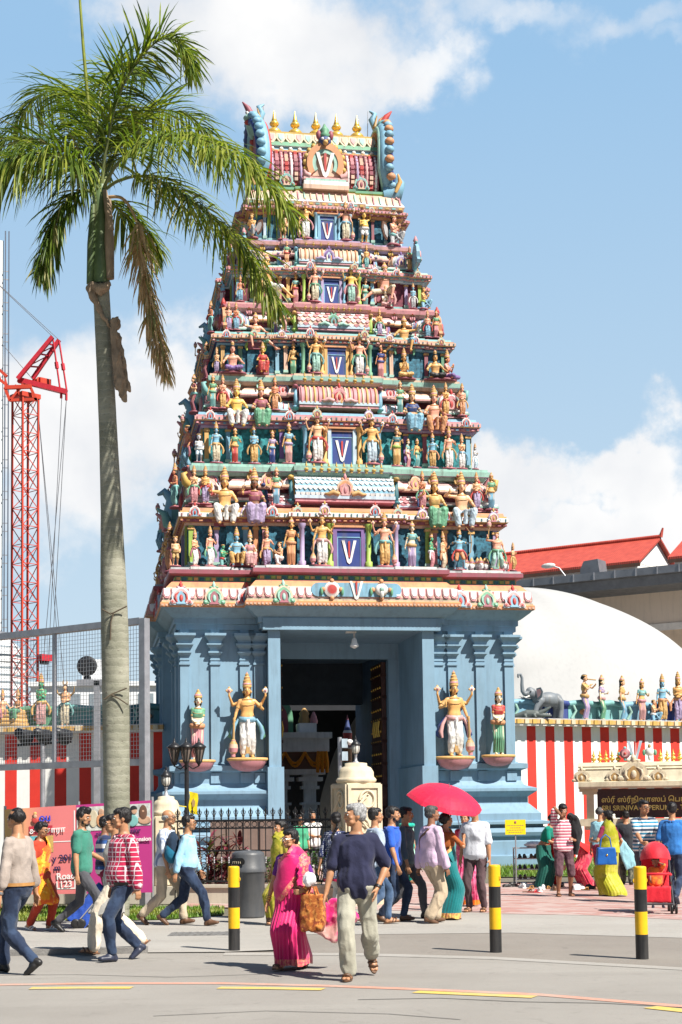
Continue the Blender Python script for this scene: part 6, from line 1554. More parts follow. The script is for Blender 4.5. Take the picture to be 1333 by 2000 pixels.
r_, B = person('stocky man in lilac shirt and khaki trousers seen from behind, under the red umbrella', 846, 1803, 118, 1.74, walk(1, .35, .4, stout=1.1, belly=.04, head=(-.2, 0, 0)), 'dark', ('short', HK), (lil, dict(sleeve=1.9, t0=-.1, off=.022, fl=.014, collar=1, seed=21)), (kh2, dict(fl=.035, off=.022, seed=22)), ('shoe', 'brown'))
B.band([(-.05, 1.5), (.3, 2.2), (.7, 2.9), (.95, 3.8)], .04, LEA['brown'], .035).obj('bag_strap', r_)
tl_ = cloth('teal_silk', (.0, .16, .17), rough=.45, sheen=.4); zari = cloth('gold_zari', (.62, .45, .12), 'blotch', (.5, .2, .08), None, .5, rough=.4)
rU, BU = person('woman in teal silk sari with gold border holding the red umbrella', 874, 1796, 128, 1.6, stand(woman=True, hands={-1: dict(p=(-.20, -.22, 1.32), d=(0, -.1, 1), curl=1.5), 1: dict(p=(.28, -.06, .8), curl=.7)}, head=(-.2, 0, 0)), 'mid', ('bun', HB), (cloth('rust_blouse', (.34, .09, .02)), dict(sleeve=.85, t0=.5, off=.01, name='blouse')), (tl_, dict(name='sari_skirt', m2=zari, bot=.03, flare=1.5, pleat=26, amp=.02)), ('sandal', 'brown'))
BU.band([(.12, -1.9), (.3, -1.1), (.6, -.2), (.9, .7), (1.0, 1.2), (.85, 2.3), (.45, 2.7), (-.05, 2.5)], [.3, .3, .3, .26, .24, .3, .34, .36], tl_, .04, m2=zari).obj('sari_drape', rU)
wsh = cloth('white_blue_fine_check', (.66, .67, .71), 'plaid', (.60, .62, .68), (.62, .64, .70), .2); br_ = cloth('dark_plum_twill', (.085, .05, .055))
r_, B = person('man in white short-sleeved shirt and dark brown trousers facing left beside the middle bollard', 932, 1781, -25, 1.74, stand(.12, head=(-.35, .05, 0), stout=1.05), 'mid', ('short', HK), (wsh, dict(sleeve=.85, t0=-.1, off=.022, fl=.025, collar=1, seed=23)), (br_, dict(fl=.01, seed=24)), ('sandal', 'brown'), face=dict(tache=HK))
pks = cloth('pink_silk', (.62, .14, .26), 'blotch', (.50, .03, .12), None, 1.5, rough=.5)
r_, B = person('woman in pink and maroon sari standing behind the man in the white shirt', 912, 1770, -20, 1.6, stand(woman=True), 'mid', ('bun', HB), (cloth('crimson_blouse', (.5, .02, .06)), dict(sleeve=.8, t0=.45, name='blouse')), (pks, dict(name='sari_skirt', m2=cloth('orange_border', (.75, .2, .02)), bot=.04, flare=1.5, pleat=24, amp=.02)), ('sandal', 'brown'))
B.band([(.12, -1.9), (.3, -1.1), (.6, -.2), (.9, .7), (1.0, 1.2), (.8, 2.4), (.3, 2.8)], .32, pks, .04).obj('sari_drape', r_)
# right-hand group
ps = cloth('pink_white_hoops', (.50, .10, .16), 'hstripe', (.74, .62, .62), None, .62); sh_ = cloth('plum_shorts', (.12, .06, .075), 'blotch', (.07, .03, .04), None, 1.5)
r_, B = person('man in pink and white striped shirt and plum shorts raising a hand to his face', 1103, 1751, 4, 1.73, stand(.12, hands={-1: dict(p=(-.06, -.20, 1.53), d=(.5, -.1, .8), n=(0, 1, 0), curl=.4), 1: dict(p=(.20, -.14, 1.06), d=(-.6, -.4, .3), curl=.8)}, head=(0, .3, 0)), 'dark', ('short', HB), (ps, dict(sleeve=.8, t0=-.08, fl=.02, collar=1)), (sh_, dict(t1=1.08, fl=.03, off=.025, name='shorts')), ('sandal', 'brown'), face=dict(glasses=True))
jk = cloth('black_jacket_cloth', (.018, .018, .02))
mb = MB(); rs = []
for i in range(10):
 f = i/9; c = V((.2+.05*math.sin(f*3), -.1+.06*f, 1.50-.72*f)); w = .05+.07*math.sin(PI*min(1, f*1.1+.1))
 rs.append([c+V((math.cos(a)*w, math.sin(a)*(.05+.03*f), 0)) for a in [2*PI*j/14 for j in range(14)]])
mb.rings(rs, DUM); B.cap(mb, (.16, .05, 1.50), .07, (.2, -.1, 1.48), .07)
j_ = link('jacket', setm(remesh(mb, .013, 3, .018, 8, 4), jk), None); tag(j_, 'black jacket slung over the shoulder of the man in pink stripes', 'jacket'); j_.location = r_.location; j_.rotation_euler = r_.rotation_euler
tg = cloth('bottle_green_silk', (.01, .11, .085));
r_, B = person('woman in bottle green sari bending beside the shoe rack', 1062, 1733, 60, 1.58, stand(woman=True, lean=.42, hands={1: dict(p=(.16, -.45, 1.05)), -1: dict(p=(-.1, -.48, 1.0))}, head=(0, .3, 0)), 'mid', ('bun', HB), (cloth('emerald_blouse', (.0, .2, .14)), dict(sleeve=.8, t0=.3, name='blouse')), (tg, dict(name='sari_skirt', bot=.03, flare=1.7, pleat=22, amp=.02)), ('sandal', 'brown'))
rc = cloth('scarlet_cotton', (.62, .02, .02))
person('child in scarlet tunic and trousers in front of the woman in bottle green', 1086, 1732, 75, 1.2, stand(hands={1: dict(p=(.25, -.25, 1.2)), -1: dict(p=(-.25, -.3, 1.15))}), 'mid', ('short', HB), (rc, dict(sleeve=1.6, t0=-.25, off=.03)), (rc, dict(off=.03)), ('shoe', 'white'))
crm = cloth('crimson_sari', (.55, .03, .07), 'blotch', (.66, .10, .12), None, 1.4)
r_, B = person('woman in crimson sari stooping over the shoes by the striped wall', 1148, 1734, -75, 1.55, stand(woman=True, lean=1.05, hip=.82, hands={1: dict(p=(.15, -.62, .5)), -1: dict(p=(-.15, -.62, .55))}, head=(0, .2, 0)), 'mid', ('bun', HB), (crm, dict(sleeve=.9, t0=.2, name='blouse')), (crm, dict(name='sari_skirt', bot=.03, flare=1.6, pleat=20, amp=.02)), ('sandal', 'brown'))
B.band([(.0, 2.6), (.4, 3.0), (.8, 3.4), (.97, 4.4)], .4, rc, .05).obj('sari_drape', r_)
ol = cloth('olive_gold_silk', (.38, .38, .015), 'blotch', (.46, .42, .05), None, 2, rough=.5); mb_ = cloth('maroon_blouse', (.2, .015, .05))
r_, B = person('woman in olive yellow sari with white flowers in her black plait and a blue handbag', 1192, 1750, -148, 1.62, walk(-1, .55, .3, woman=True, head=(.35, 0, 0), hands={1: dict(p=(.22, -.24, 1.12), d=(-.2, -.9, .3), curl=.6), -1: dict(p=(-.26, -.05, .9))}), 'mid', ('braid', HB), (mb_, dict(sleeve=.7, t0=.4, off=.01, name='blouse')), (ol, dict(name='sari_skirt', bot=.03, flare=1.5, pleat=24, amp=.02, sweep=.08)), ('sandal', 'brown'))
B.band([(.12, -1.9), (.3, -1.1), (.6, -.2), (.9, .7), (1.0, 1.2), (.85, 2.3), (.45, 2.7), (.0, 2.7)], [.3, .3, .3, .28, .3, .36, .4, .42], ol, .04).obj('sari_drape', r_)
mb = MB()
for i in range(8): mb.ell(B.hp(.03*math.sin(i*2.1), .15+.01*math.cos(i), .035-.01*i), (.022, .02, .02), mat('white_flowers', (.75, .72, .62), var=.15, bump=.3))
mb.obj('hair_flowers', r_)
hb = thing('handbag', 'blue leather handbag hanging from the arm of the woman in olive yellow', 'handbag', at(1184, 1672, r_.location.y-.35), R(4)); bl = mat('blue_leather', (.012, .10, .36), rough=.4, var=.2, bump=.2)
mb = MB(); mb.prism([(-.19, -.16), (.19, -.16), (.165, .16), (-.165, .16)], -.08, .08, DUM); link('bag_body', setm(remesh(mb, .012, 4, .006, 8, 1), bl), hb)
mb = MB(); mb.tube([(-.11, 0, .14), (-.08, 0, .33), (0, 0, .40), (.08, 0, .33), (.11, 0, .14)], .012, bl, 6); mb.obj('handle', hb); mb = MB(); mb.ell((0, -.085, .02), (.02, .01, .02), GOLD); mb.obj('clasp', hb)
lbs = cloth('pale_turquoise_chiffon', (.30, .58, .66), rough=.6)
r_, B = person('grey-haired person in pale turquoise shawl behind the woman in olive yellow', 1176, 1738, 150, 1.66, stand(woman=True, head=(-.3, 0, 0)), 'mid', ('receding', HK), (lbs, dict(sleeve=1.2, t0=0)), (mrn, dict(off=.02)), ('sandal', 'brown'))
mb = MB(); rs = []
for i in range(12):
 f = i/11; c = at(1196+42*f, 1618+75*f, r_.location.y-.75); w = .05+.10*f
 rs.append([c+V((math.cos(a)*w, math.sin(a)*.03, math.cos(a)*w*.5+.01*math.sin(3*a))) for a in [2*PI*j/16 for j in range(16)]])
mb.rings(rs, DUM); tag(link('scarf', setm(remesh(mb, .012, 3, .012, 9, 2), lbs), None), 'pale turquoise scarf end flowing down beside the olive yellow sari', 'scarf')
bt = cloth('faded_black_jersey', (.025, .028, .035)); cm = cloth('camouflage_twill', (.08, .085, .055), 'blotch', (.03, .035, .025), (.14, .13, .09), 1.4)
person('youth in black T-shirt and camouflage trousers walking away left of the striped polo', 1226, 1728, 170, 1.6, walk(1, .5, .4, head=(.4, .1, 0)), 'mid', ('short', HB), (bt, dict(sleeve=.8, t0=-.08, fl=.02)), (cm, dict(off=.022)), ('shoe', 'black'))
bs = cloth('blue_white_hoops', (.66, .67, .66), 'hstripe', (.02, .20, .34), (.03, .05, .09), .72)
rS, BS = person('man in blue and white striped polo shirt and glasses pushing the red pushchair', 1262, 1762, 10, 1.8, walk(1, .35, 0, hands={1: dict(p=(.20, -.42, 1.02), d=(-.3, -1, -.1), curl=1.3), -1: dict(p=(-.20, -.42, 1.02), d=(.3, -1, -.1), curl=1.3)}, head=(.3, .05, 0), stout=1.05), 'mid', ('short', HB), (bs, dict(sleeve=.85, t0=-.1, fl=.025, collar=1)), (gt, dict(seed=2)), ('shoe', 'black'), face=dict(glasses=True))
cb_ = cloth('cobalt_cotton', (.03, .17, .48))
person('man in cobalt blue shirt and jeans walking away at the right edge', 1318, 1765, 158, 1.75, walk(1, .9, .5, head=(.3, .1, 0)), 'mid', ('short', HB), (cb_, dict(sleeve=.85, t0=-.05, fl=.02, collar=1)), (DEN, dict(seed=7)), ('shoe', 'navy'))
# visitors beyond the iron fence
person('visitor in white shirt seen through the iron fence with arms folded', 612, 1722, 10, 1.66, stand(hands={1: dict(p=(-.06, -.2, 1.15)), -1: dict(p=(.06, -.22, 1.12))}), 'mid', ('short', HB), (wt, dict(sleeve=.9)), (gt, dict()), ('sandal', 'brown'))
person('visitor in green top with yellow shawl seen through the iron fence', 588, 1724, 30, 1.58, stand(woman=True), 'mid', ('bun', HB), (cloth('leaf_green', (.05, .3, .16)), dict(sleeve=.9)), (mrn, dict()), ('sandal', 'brown'))
# ---------------------------------------------------------------- street furniture, walls, signs
blk = mat('black_painted_iron', (.018, .018, .02), rough=.4, var=.3, scale=10, bump=.1)
galv = mat('galvanised_steel', (.42, .42, .44), rough=.42, metal=.6, var=.2, scale=6)
stone = mat('cream_cast_stone', (.62, .53, .38), rough=.75, var=.18, scale=4, bump=.25, bscale=90, dirt=.35, dcol=(.35, .26, .14))
stone2 = mat('weathered_cast_stone', (.52, .46, .33), rough=.8, var=.2, scale=4, bump=.3, bscale=80, dirt=.45, dcol=(.25, .22, .14))
glassl = mat('lamp_glass', (.62, .60, .54), rough=.12, var=.1, bump=0, spec=.7)
wallw = mat('limewashed_wall_white', (.76, .75, .72), rough=.75, var=.06, bump=.1, dirt=.2, dcol=(.4, .38, .34))
wallr = mat('limewashed_wall_red', (.62, .035, .022), rough=.7, var=.1, bump=.1, dirt=.15, dcol=(.3, .03, .02))
def pl(x, y, o, d):
 """point of the vertical plane through o along d that is seen at a photo position"""
 n = V((-d[1], d[0], 0)); r_ = ray(x, y); return CAM + r_*((V(o)-CAM).dot(n)/r_.dot(n))
# bollards
def bollard(px, py, d_=.142, rings=None):
 p = gnd(px, py, .004)
 root = thing('bollard', None, 'bollard', p, R(rnd(-60, 60)), 'striped bollards along the crossing')
 b = MB(); ym = mat('bollard_yellow', (.80, .46, .01), rough=.4, var=.12, scale=6, bump=.1, dirt=.25, dcol=(.25, .15, .03)); km = mat('bollard_black', (.02, .02, .021), rough=.4, var=.4, scale=6, bump=.1, dirt=.3, dcol=(.12, .11, .1))
 b.lathe([(.02, 0), (.07, 0), (.07, .27), (.07, .27), (.07, .52), (.07, .52), (.07, .765), (.07, .765), (.07, 1.0), (.066, 1.012), (.05, 1.018), (.005, 1.02)], ym, n=28, ms=[km, km, km, ym, ym, km, km, ym, ym, ym, ym])
 b.obj('post', root)
 for a in (0, PI):
  b = MB(); b.tube([(.07*math.cos(a)+.016*math.cos(a)*abs(math.sin(t)), .07*math.sin(a), .86+.022*math.cos(t)) for t in [PI*i/8 for i in range(9)]], .005, ym, 6); b.obj('ring', root)
 return root
for (px, py), l in zip(((458, 1857), (969, 1860), (1255, 1873)), ('yellow and black striped bollard in front of the grey litter bin', 'yellow and black striped bollard right of the man in white shirt', 'yellow and black striped bollard in front of the red pushchair')): bollard(px, py)['label'] = l
# litter bin
p = gnd(486, 1792, PX); r_ = thing('litter_bin', 'dark grey cylindrical litter bin with domed lid by the iron fence', 'litter bin', p, R(-35))
bm = mat('bin_plastic', (.075, .08, .088), rough=.45, var=.15, scale=5, bump=.15, dirt=.3, dcol=(.16, .15, .14)); b = MB()
b.lathe([(.02, 0), (.245, 0), (.255, .03), (.262, .70), (.275, .71), (.275, .75), (.27, .755)], bm, n=40); b.obj('drum', r_)
b = MB(); b.lathe([(.285, .72), (.285, .78), (.27, .80), (.262, .98), (.25, 1.02), (.2, 1.045), (.08, 1.055), (.005, 1.055)], bm, n=40); lid = b.obj('lid', r_)
b = MB();
for a0 in (0, PI): b.prism(circ((-.09, .89), .055, 10, PI/2, 1.5*PI)+circ((.09, .89), .055, 10, -PI/2, PI/2), -.275, -.262, blk, Matrix.Rotation(a0, 4, 'Z'))
b.obj('opening', lid)
b = MB()
for i in range(5): b.tube([(-.09+.04*i, -.285, .86), (-.07+.035*i, -.29, .89)], .006, P['cream'], 5)
b.obj('cigarette_end', lid)
b = MB(); b.lathe([(.05, 1.055), (.06, 1.062), (.005, 1.066)], galv, n=16); b.obj('lid_cap', lid)
# gate pillars with lantern
def lantern(name, label, c, s, rz=0):
 r_ = thing(name, label, 'lantern', c, rz, 'lanterns on the gate pillars', s); b = MB()
 b.lathe([(.12, 0), (.1, .03), (.05, .07), (.032, .2), (.045, .23), (.05, .25), (.03, .27)], galv, n=14); b.obj('stem', r_)
 b = MB(); b.lathe([(.05, .27), (.1, .33), (.115, .42), (.11, .52), (.1, .54)], glassl, n=14); b.obj('globe', r_)
 b = MB()
 for i in range(8):
  a = 2*PI*i/8; b.tube([(math.cos(a)*q, math.sin(a)*q, z) for q, z in ((.055, .27), (.105, .33), (.12, .42), (.115, .53))], .006, blk, 5)
 b.lathe([(.05, .26), (.065, .27), (.05, .29)], blk, n=14); b.obj('cage', r_)
 b = MB(); b.lathe([(.14, .53), (.145, .55), (.09, .62), (.03, .68), (.025, .71), (.035, .73), (.01, .78), (.004, .82)], galv if s > .9 else blk, n=16); b.obj('cap', r_)
 return r_
def gate_pillar(label, px, py, Y, w, H_, rz):
 c = at(px, py, Y); r_ = thing('gate_pillar', label, 'gate pillar', (c.x, c.y, 0), rz)
 b = MB(); h2 = w/2
 b.box(-h2-.06, h2+.06, -h2-.06, h2+.06, 0, .3, stone); b.box(-h2, h2, -h2, h2, .3, H_, stone)
 for q in range(4):
  M = Matrix.Rotation(q*PI/2, 4, 'Z')
  f = .07
  for x0, x1, z0, z1 in ((-h2+.01, -h2+f, .34, H_-.02), (h2-f, h2-.01, .34, H_-.02), (-h2+f, h2-f, H_-.09, H_-.02), (-h2+f, h2-f, .34, .42)): b.box(x0, x1, -h2-.03, -h2+.01, z0, z1, wallw if 0 else stone, M)
 b.obj('shaft', r_)
 for q in range(4):
  b = MB(); M = Matrix.Rotation(q*PI/2, 4, 'Z'); b.M = M
  # carved scrolls
  for sx, z0 in ((1, H_-.3), (-1, H_-.78), (1, H_-1.26), (-1, H_-1.7)):
   if z0 < .5: continue
   pts = []
   for i in range(26):
    a = i/25*PI*2.6; rr = .13*(1-.30*i/25*1.6)*w/.6
    pts.append((sx*(.06-math.cos(a)*rr*1.0)*w/.6, -h2-.012, z0+math.sin(a)*rr*1.25))
   b.tube(pts, [.028*(1-.5*i/25) for i in range(26)], stone2 if 0 else stone, 6)
   b.tube([(-sx*.2*w/.6, -h2-.005, z0-.36), (-sx*.16*w/.6, -h2-.012, z0-.16), (-sx*.04*w/.6, -h2-.014, z0-.02), (sx*.04*w/.6, -h2-.01, z0+.1)], [.03, .035, .03, .015], stone, 6)
   for i in range(4): b.tube([(-sx*(.19-.03*i)*w/.6, -h2-.006, z0-.3+.1*i), (-sx*(.06-.05*i)*w/.6, -h2-.014, z0-.2+.12*i)], [.022, .012], stone, 5)
  b.obj('carved_panel', r_)
 b = MB(); n = 40; rs = []
 for rr, z, am in ((h2*1.02, H_, 0), (h2*1.1, H_+.03, .02), (h2*1.12, H_+.06, .03), (h2*1.06, H_+.09, .02), (h2*.98, H_+.11, .0), (h2*.97, H_+.2, .03), (h2*.82, H_+.28, .03), (h2*.62, H_+.31, .01), (h2*.6, H_+.36, 0), (h2*.4, H_+.37, 0)):
  rs.append([V((rr*(1+am*math.cos(8*a))*math.cos(a), rr*(1+am*math.cos(8*a))*math.sin(a), z)) for a in [2*PI*i/n for i in range(n)]])
 b.rings(rs, stone); b.obj('dome_cap', r_)
 return r_, V((c.x, c.y, H_+.37))
g1, t1_ = gate_pillar('cream carved gate pillar with domed cap in the middle of the picture', 697, 1600, 27.6, .66, 2.16, R(24))
lantern('lantern', 'grey lantern on the carved gate pillar in front of the doorway', t1_-V((0, 0, .01)), .62)
g2, t2_ = gate_pillar('cream carved gate pillar at the end of the banner, behind the balding man', 325, 1600, 29, .5, 1.62, R(15))
lantern('lantern', 'black lantern on the gate pillar beside the banner', t2_-V((0, 0, .01)), .72)
# iron fence on a low wall
A = at(348, 1700, 28.6); Bq = at(652, 1700, 27.9); A.z = Bq.z = 0; dF = (Bq-A); LF = dF.length; dF.normalize()
lw = thing('low_wall', 'low cream plastered wall carrying the black iron fence', 'low wall', A, math.atan2(dF.y, dF.x))
b = MB(); b.box(0, LF, -.12, .12, 0, .30, mat('cream_plaster', (.50, .46, .37), rough=.8, var=.12, dirt=.35, dcol=(.2, .18, .14))); b.box(-.02, LF+.02, -.16, .16, .30, .35, mat('cream_plaster', (.5, .5, .4))); b.obj('plaster_wall', lw)
b = MB(); b.box(-5.2, -.02, -.1, .1, 0, .32, mat('cream_plaster', (.5, .5, .4))); b.obj('banner_plinth', lw)
fe = thing('iron_fence', 'black wrought iron fence with spear finials and a band of rings', 'iron fence', A+V((0, 0, .35)), math.atan2(dF.y, dF.x))
z1 = 1.17; b = MB()
for z, w in ((.06, .035), (.62, .03), (z1-.14, .03), (z1, .04)): b.box(0, LF, -w/2, w/2, z-w/2, z+w/2, blk)
b.obj('rail', fe)
nb = int(LF/.135)
fin = MB(); fin.lathe([(.012, 0), (.02, .02), (.012, .04), (.028, .07), (.012, .1)], blk, n=8)
fin.prism([(0, .22), (-.02, .16), (-.012, .1), (.012, .1), (.02, .16)], -.006, .006, blk)
for s in (-1, 1): fin.tube([(0, 0, .09), (s*.03, 0, .1), (s*.042, 0, .14), (s*.03, 0, .165)], [.008, .009, .008, .004], blk, 5)
finm = fin.mesh('spear_finial');
bal = MB(); bal.tube([(0, 0, .06), (0, 0, z1)], .0095, blk, 6)
for z in (.40, .43, .46, .49): bal.lathe([(.01, z-.012), (.019, z), (.01, z+.012)], galv, n=8)
balm = bal.mesh('baluster')
rg = MB(); rg.tube([(.048*math.cos(t), 0, z1-.07+.048*math.sin(t)) for t in [2*PI*i/14 for i in range(15)]], .008, blk, 5); rgm = rg.mesh('ring')
for i in range(nb+1):
 x = LF*i/nb
 o = link('baluster', balm, fe); o.location.x = x
 o = link('spear_finial', finm, fe); o.location = (x, 0, z1+.02)
 if i < nb: o = link('ring', rgm, fe); o.location.x = x+LF/nb/2
# plants behind the fence
def leaf_mesh(mb, base, dirv, L, w, droop, m, up=V((0, 0, 1)), seg=5, twist=0):
 d = dirv.normalized(); p = V(base); side = d.cross(up)
 if side.length < .05: side = V((1, 0, 0))
 side.normalize(); side = Matrix.Rotation(twist, 3, d) @ side
 vs = []
 for i in range(seg+1):
  f = i/seg; ww = w*math.sin(PI*min(1, .12+f*.88))**.7*(1 if f < 1 else .02)
  nn = side.cross(d).normalized()
  vs += [p-side*ww/2+nn*.12*ww, p-nn*.0, p+side*ww/2+nn*.12*ww]
  d = (d+V((0, 0, -droop/seg))).normalized(); p = p+d*(L/seg)
 fs = []
 for i in range(seg):
  for c in (0, 1): fs.append((i*3+c, i*3+c+1, i*3+c+4, i*3+c+3))
 mb.add(vs, fs, m, True)
def leafmat(name, c, rough=.5, tr=.25, var=.4):
 if name in MATS: return MATS[name]
 m, nt, b = _new('leaf_'+name); vec = _tc(nt)
 col = _mix(nt, _mr(nt, _noise(nt, vec, 6, 3), .3, .7, 0, 1), tuple(x*(1-var) for x in c), tuple(min(1, x*(1+var)) for x in c))
 nt.links.new(col, b.inputs['Base Color']); b.inputs['Roughness'].default_value = rough; b.inputs['Specular IOR Level'].default_value = .35
 tb = nt.nodes.new('ShaderNodeBsdfTranslucent'); nt.links.new(_mix(nt, 1, col, (1.0, 1.15, .5), 'MULTIPLY'), tb.inputs['Color'])
 mx = nt.nodes.new('ShaderNodeMixShader'); mx.inputs[0].default_value = tr
 nt.links.new(b.outputs[0], mx.inputs[1]); nt.links.new(tb.outputs[0], mx.inputs[2]); nt.links.new(mx.outputs[0], nt.nodes['Material Output'].inputs['Surface'])
 MATS[name] = m; return m
lr = [leafmat('cordyline_maroon', (.11, .02, .03)), leafmat('cordyline_pink', (.26, .05, .08)), leafmat('cordyline_green', (.09, .10, .03))]
lg = [leafmat('shrub_green', (.05, .13, .02)), leafmat('shrub_light', (.10, .20, .03))]
bark = mat('plant_stem', (.16, .12, .07), rough=.85, var=.3, bump=.4)
def cordyline(px, Y, h, label, n=46):
 c = at(px, 1700, Y); r_ = thing('cordyline_plant', label, 'plant', (c.x, c.y, 0), rnd(0, 6), 'dark red plants behind the iron fence'); mb = MB(); st_ = MB()
 for s in range(4):
  q = V((rnd(-.16, .16), rnd(-.12, .12), 0)); hh = h*rnd(.45, 1)
  st_.tube([q, q*1.3+V((0, 0, hh*.5)), q*1.6+V((0, 0, hh*.85))], .014, bark, 6)
  for i in range(n//2):
   f = rnd(.25, 1); a = rnd(0, 2*PI); el = rnd(.2, 1.3)
   leaf_mesh(mb, q*1.5+V((0, 0, hh*.85*f)), V((math.cos(a)*math.cos(el), math.sin(a)*math.cos(el), math.sin(el))), rnd(.28, .5), rnd(.05, .085), rnd(.5, 1.4), lr[random.choice((0, 0, 1, 1, 2))])
 mb.obj('foliage', r_); st_.obj('stem', r_)
for px, Y, h, l in ((385, 29.3, 1.5, 'dark red leafy plant directly behind the lamp post and fence'), (415, 29.0, 1.3, 'dark red leafy plant behind the fence right of the sky blue shirt'), (446, 29.4, 1.45, 'dark red leafy plant behind the fence left of the litter bin'), (484, 29.2, 1.2, 'dark red leafy plant behind the fence directly above the litter bin')): cordyline(px, Y, h, l)
def shrub(px, Y, h, w, label, z=0, n=420, group=None):
 c = at(px, 1700, Y); r_ = thing('shrub', label, 'shrub', (c.x, c.y, z), 0, group); mb = MB(); st_ = MB()
 for s in range(6):
  a = rnd(0, 6.3); st_.tube([(0, 0, 0), (math.cos(a)*w*.25, math.sin(a)*w*.25, h*.45), (math.cos(a)*w*.4, math.sin(a)*w*.4, h*.8)], [.02, .014, .006], bark, 5)
 for i in range(n):
  a = rnd(0, 6.3); el = math.acos(rnd(-.3, 1)); rr = rnd(.45, 1)**.6
  q = V((math.cos(a)*math.sin(el)*w*.5*rr, math.sin(a)*math.sin(el)*w*.5*rr, h*.5+math.cos(el)*h*.5*rr))
  if noise.noise(q*3.1+V((px, 0, 0))) < -.25: continue
  leaf_mesh(mb, q, V((math.cos(a), math.sin(a), rnd(-.2, .9))), rnd(.09, .17), rnd(.035, .06), rnd(0, 1), lg[random.choice((0, 0, 1))], seg=3)
 mb.obj('foliage', r_); st_.obj('stem', r_)
shrub(618, 28.9, 1.0, 1.0, 'green shrub behind the iron fence left of the gate pillar')
shrub(548, 29.2, .9, .8, 'green shrub behind the iron fence above the woman in magenta')
# brown hoarding behind the plants
c0 = at(415, 1700, 32); c1 = at(545, 1700, 32); hd = thing('hoarding', 'brown boarded hoarding behind the plants and iron fence', 'hoarding', ((c0.x+c1.x)/2, 32, 0), 0)
b = MB(); hw = (c1.x-c0.x)/2; hm = mat('brown_board', (.20, .14, .115), rough=.7, var=.2, dirt=.3)
b.box(-hw, hw, -.03, .03, .1, 1.5, hm)
for i in range(5): b.box(-hw+i*hw/2-.03, -hw+i*hw/2+.03, -.06, -.03, 0, 1.5, hm)
b.obj('board', hd)
# triple lamp post with flag
c = at(366, 1700, 30.0); lp = thing('lamp_post', 'black lamp post with three lanterns in front of the blue temple base', 'lamp post', (c.x, c.y, 0)); b = MB()
ztop = at(366, 1478, 30.0).z
b.lathe([(.09, 0), (.09, .5), (.05, .55), (.042, ztop-.1), (.05, ztop-.05), (.03, ztop)], blk, n=14); b.obj('post', lp)
for x in (-.24, 0, .24):
 b = MB(); z0 = ztop-.13; y = -.08 if x == 0 else 0
 b.tube([(0, 0, ztop-.14), (x*.5, y, ztop-.24), (x, y, ztop-.18)], .014, blk, 6)
 b.lathe([(.012, -.06), (.03, -.02), (.06, .02), (.06, .04)], blk, n=8, c=(x, y, z0)); b.lathe([(.14, .30), (.15, .32), (.09, .37), (.03, .41), (.025, .44), (.005, .5)], blk, n=8, c=(x, y, z0))
 for i in range(8): a = 2*PI*i/8+PI/8; b.tube([(x+math.cos(a)*.06, y+math.sin(a)*.06, z0+.03), (x+math.cos(a)*.125, y+math.sin(a)*.125, z0+.31)], .008, blk, 5)
 o = b.obj('lantern_frame', lp); b = MB(); b.lathe([(.05, .04), (.115, .30)], mat('smoked_lamp_glass', (.16, .13, .11), rough=.15, var=.2, bump=0), n=8, c=(x, y, z0)); b.obj('glass', o)
fl = thing('flag', 'small yellow cloth flag tied to the black lamp post', 'flag', (c.x+.05, c.y-.03, at(366, 1588, 30).z)); yel = cloth('yellow_flag', (.80, .62, .01)); b = MB(); rows = []
for i in range(9):
 z = .42-.42*i/8
 rows.append([V((x*.165+.012*math.sin(i*.9), .02*math.sin(x*5+i*.7), z-.04*x)) for x in [j/6 for j in range(7)]])
b.add([q for r in rows for q in r], [(i*7+j, i*7+j+1, i*7+j+8, i*7+j+7) for i in range(8) for j in range(6)], yel, True)
b.add([q+V((0, .004, 0)) for r in rows for q in r], [(i*7+j+7, i*7+j+8, i*7+j+1, i*7+j) for i in range(8) for j in range(6)], yel, True); b.obj('cloth', fl)
b = MB(); b.prism([(x+.085, z+.2) for x, z in ((0, .09), (.035, .02), (.02, -.08), (-.02, -.08), (-.035, .02))], -.03, -.02, P['ochre']); b.obj('emblem', fl)
tp_ = thing('rope', 'thin yellow rope tied between the lamp post and the gate pillar', 'rope', (0, 0, 0)); b = MB(); b.tube([at(337, 1563, 29.3), at(350, 1574, 29.6), at(364, 1576, 29.9)], .01, yel, 5); b.obj('line', tp_)
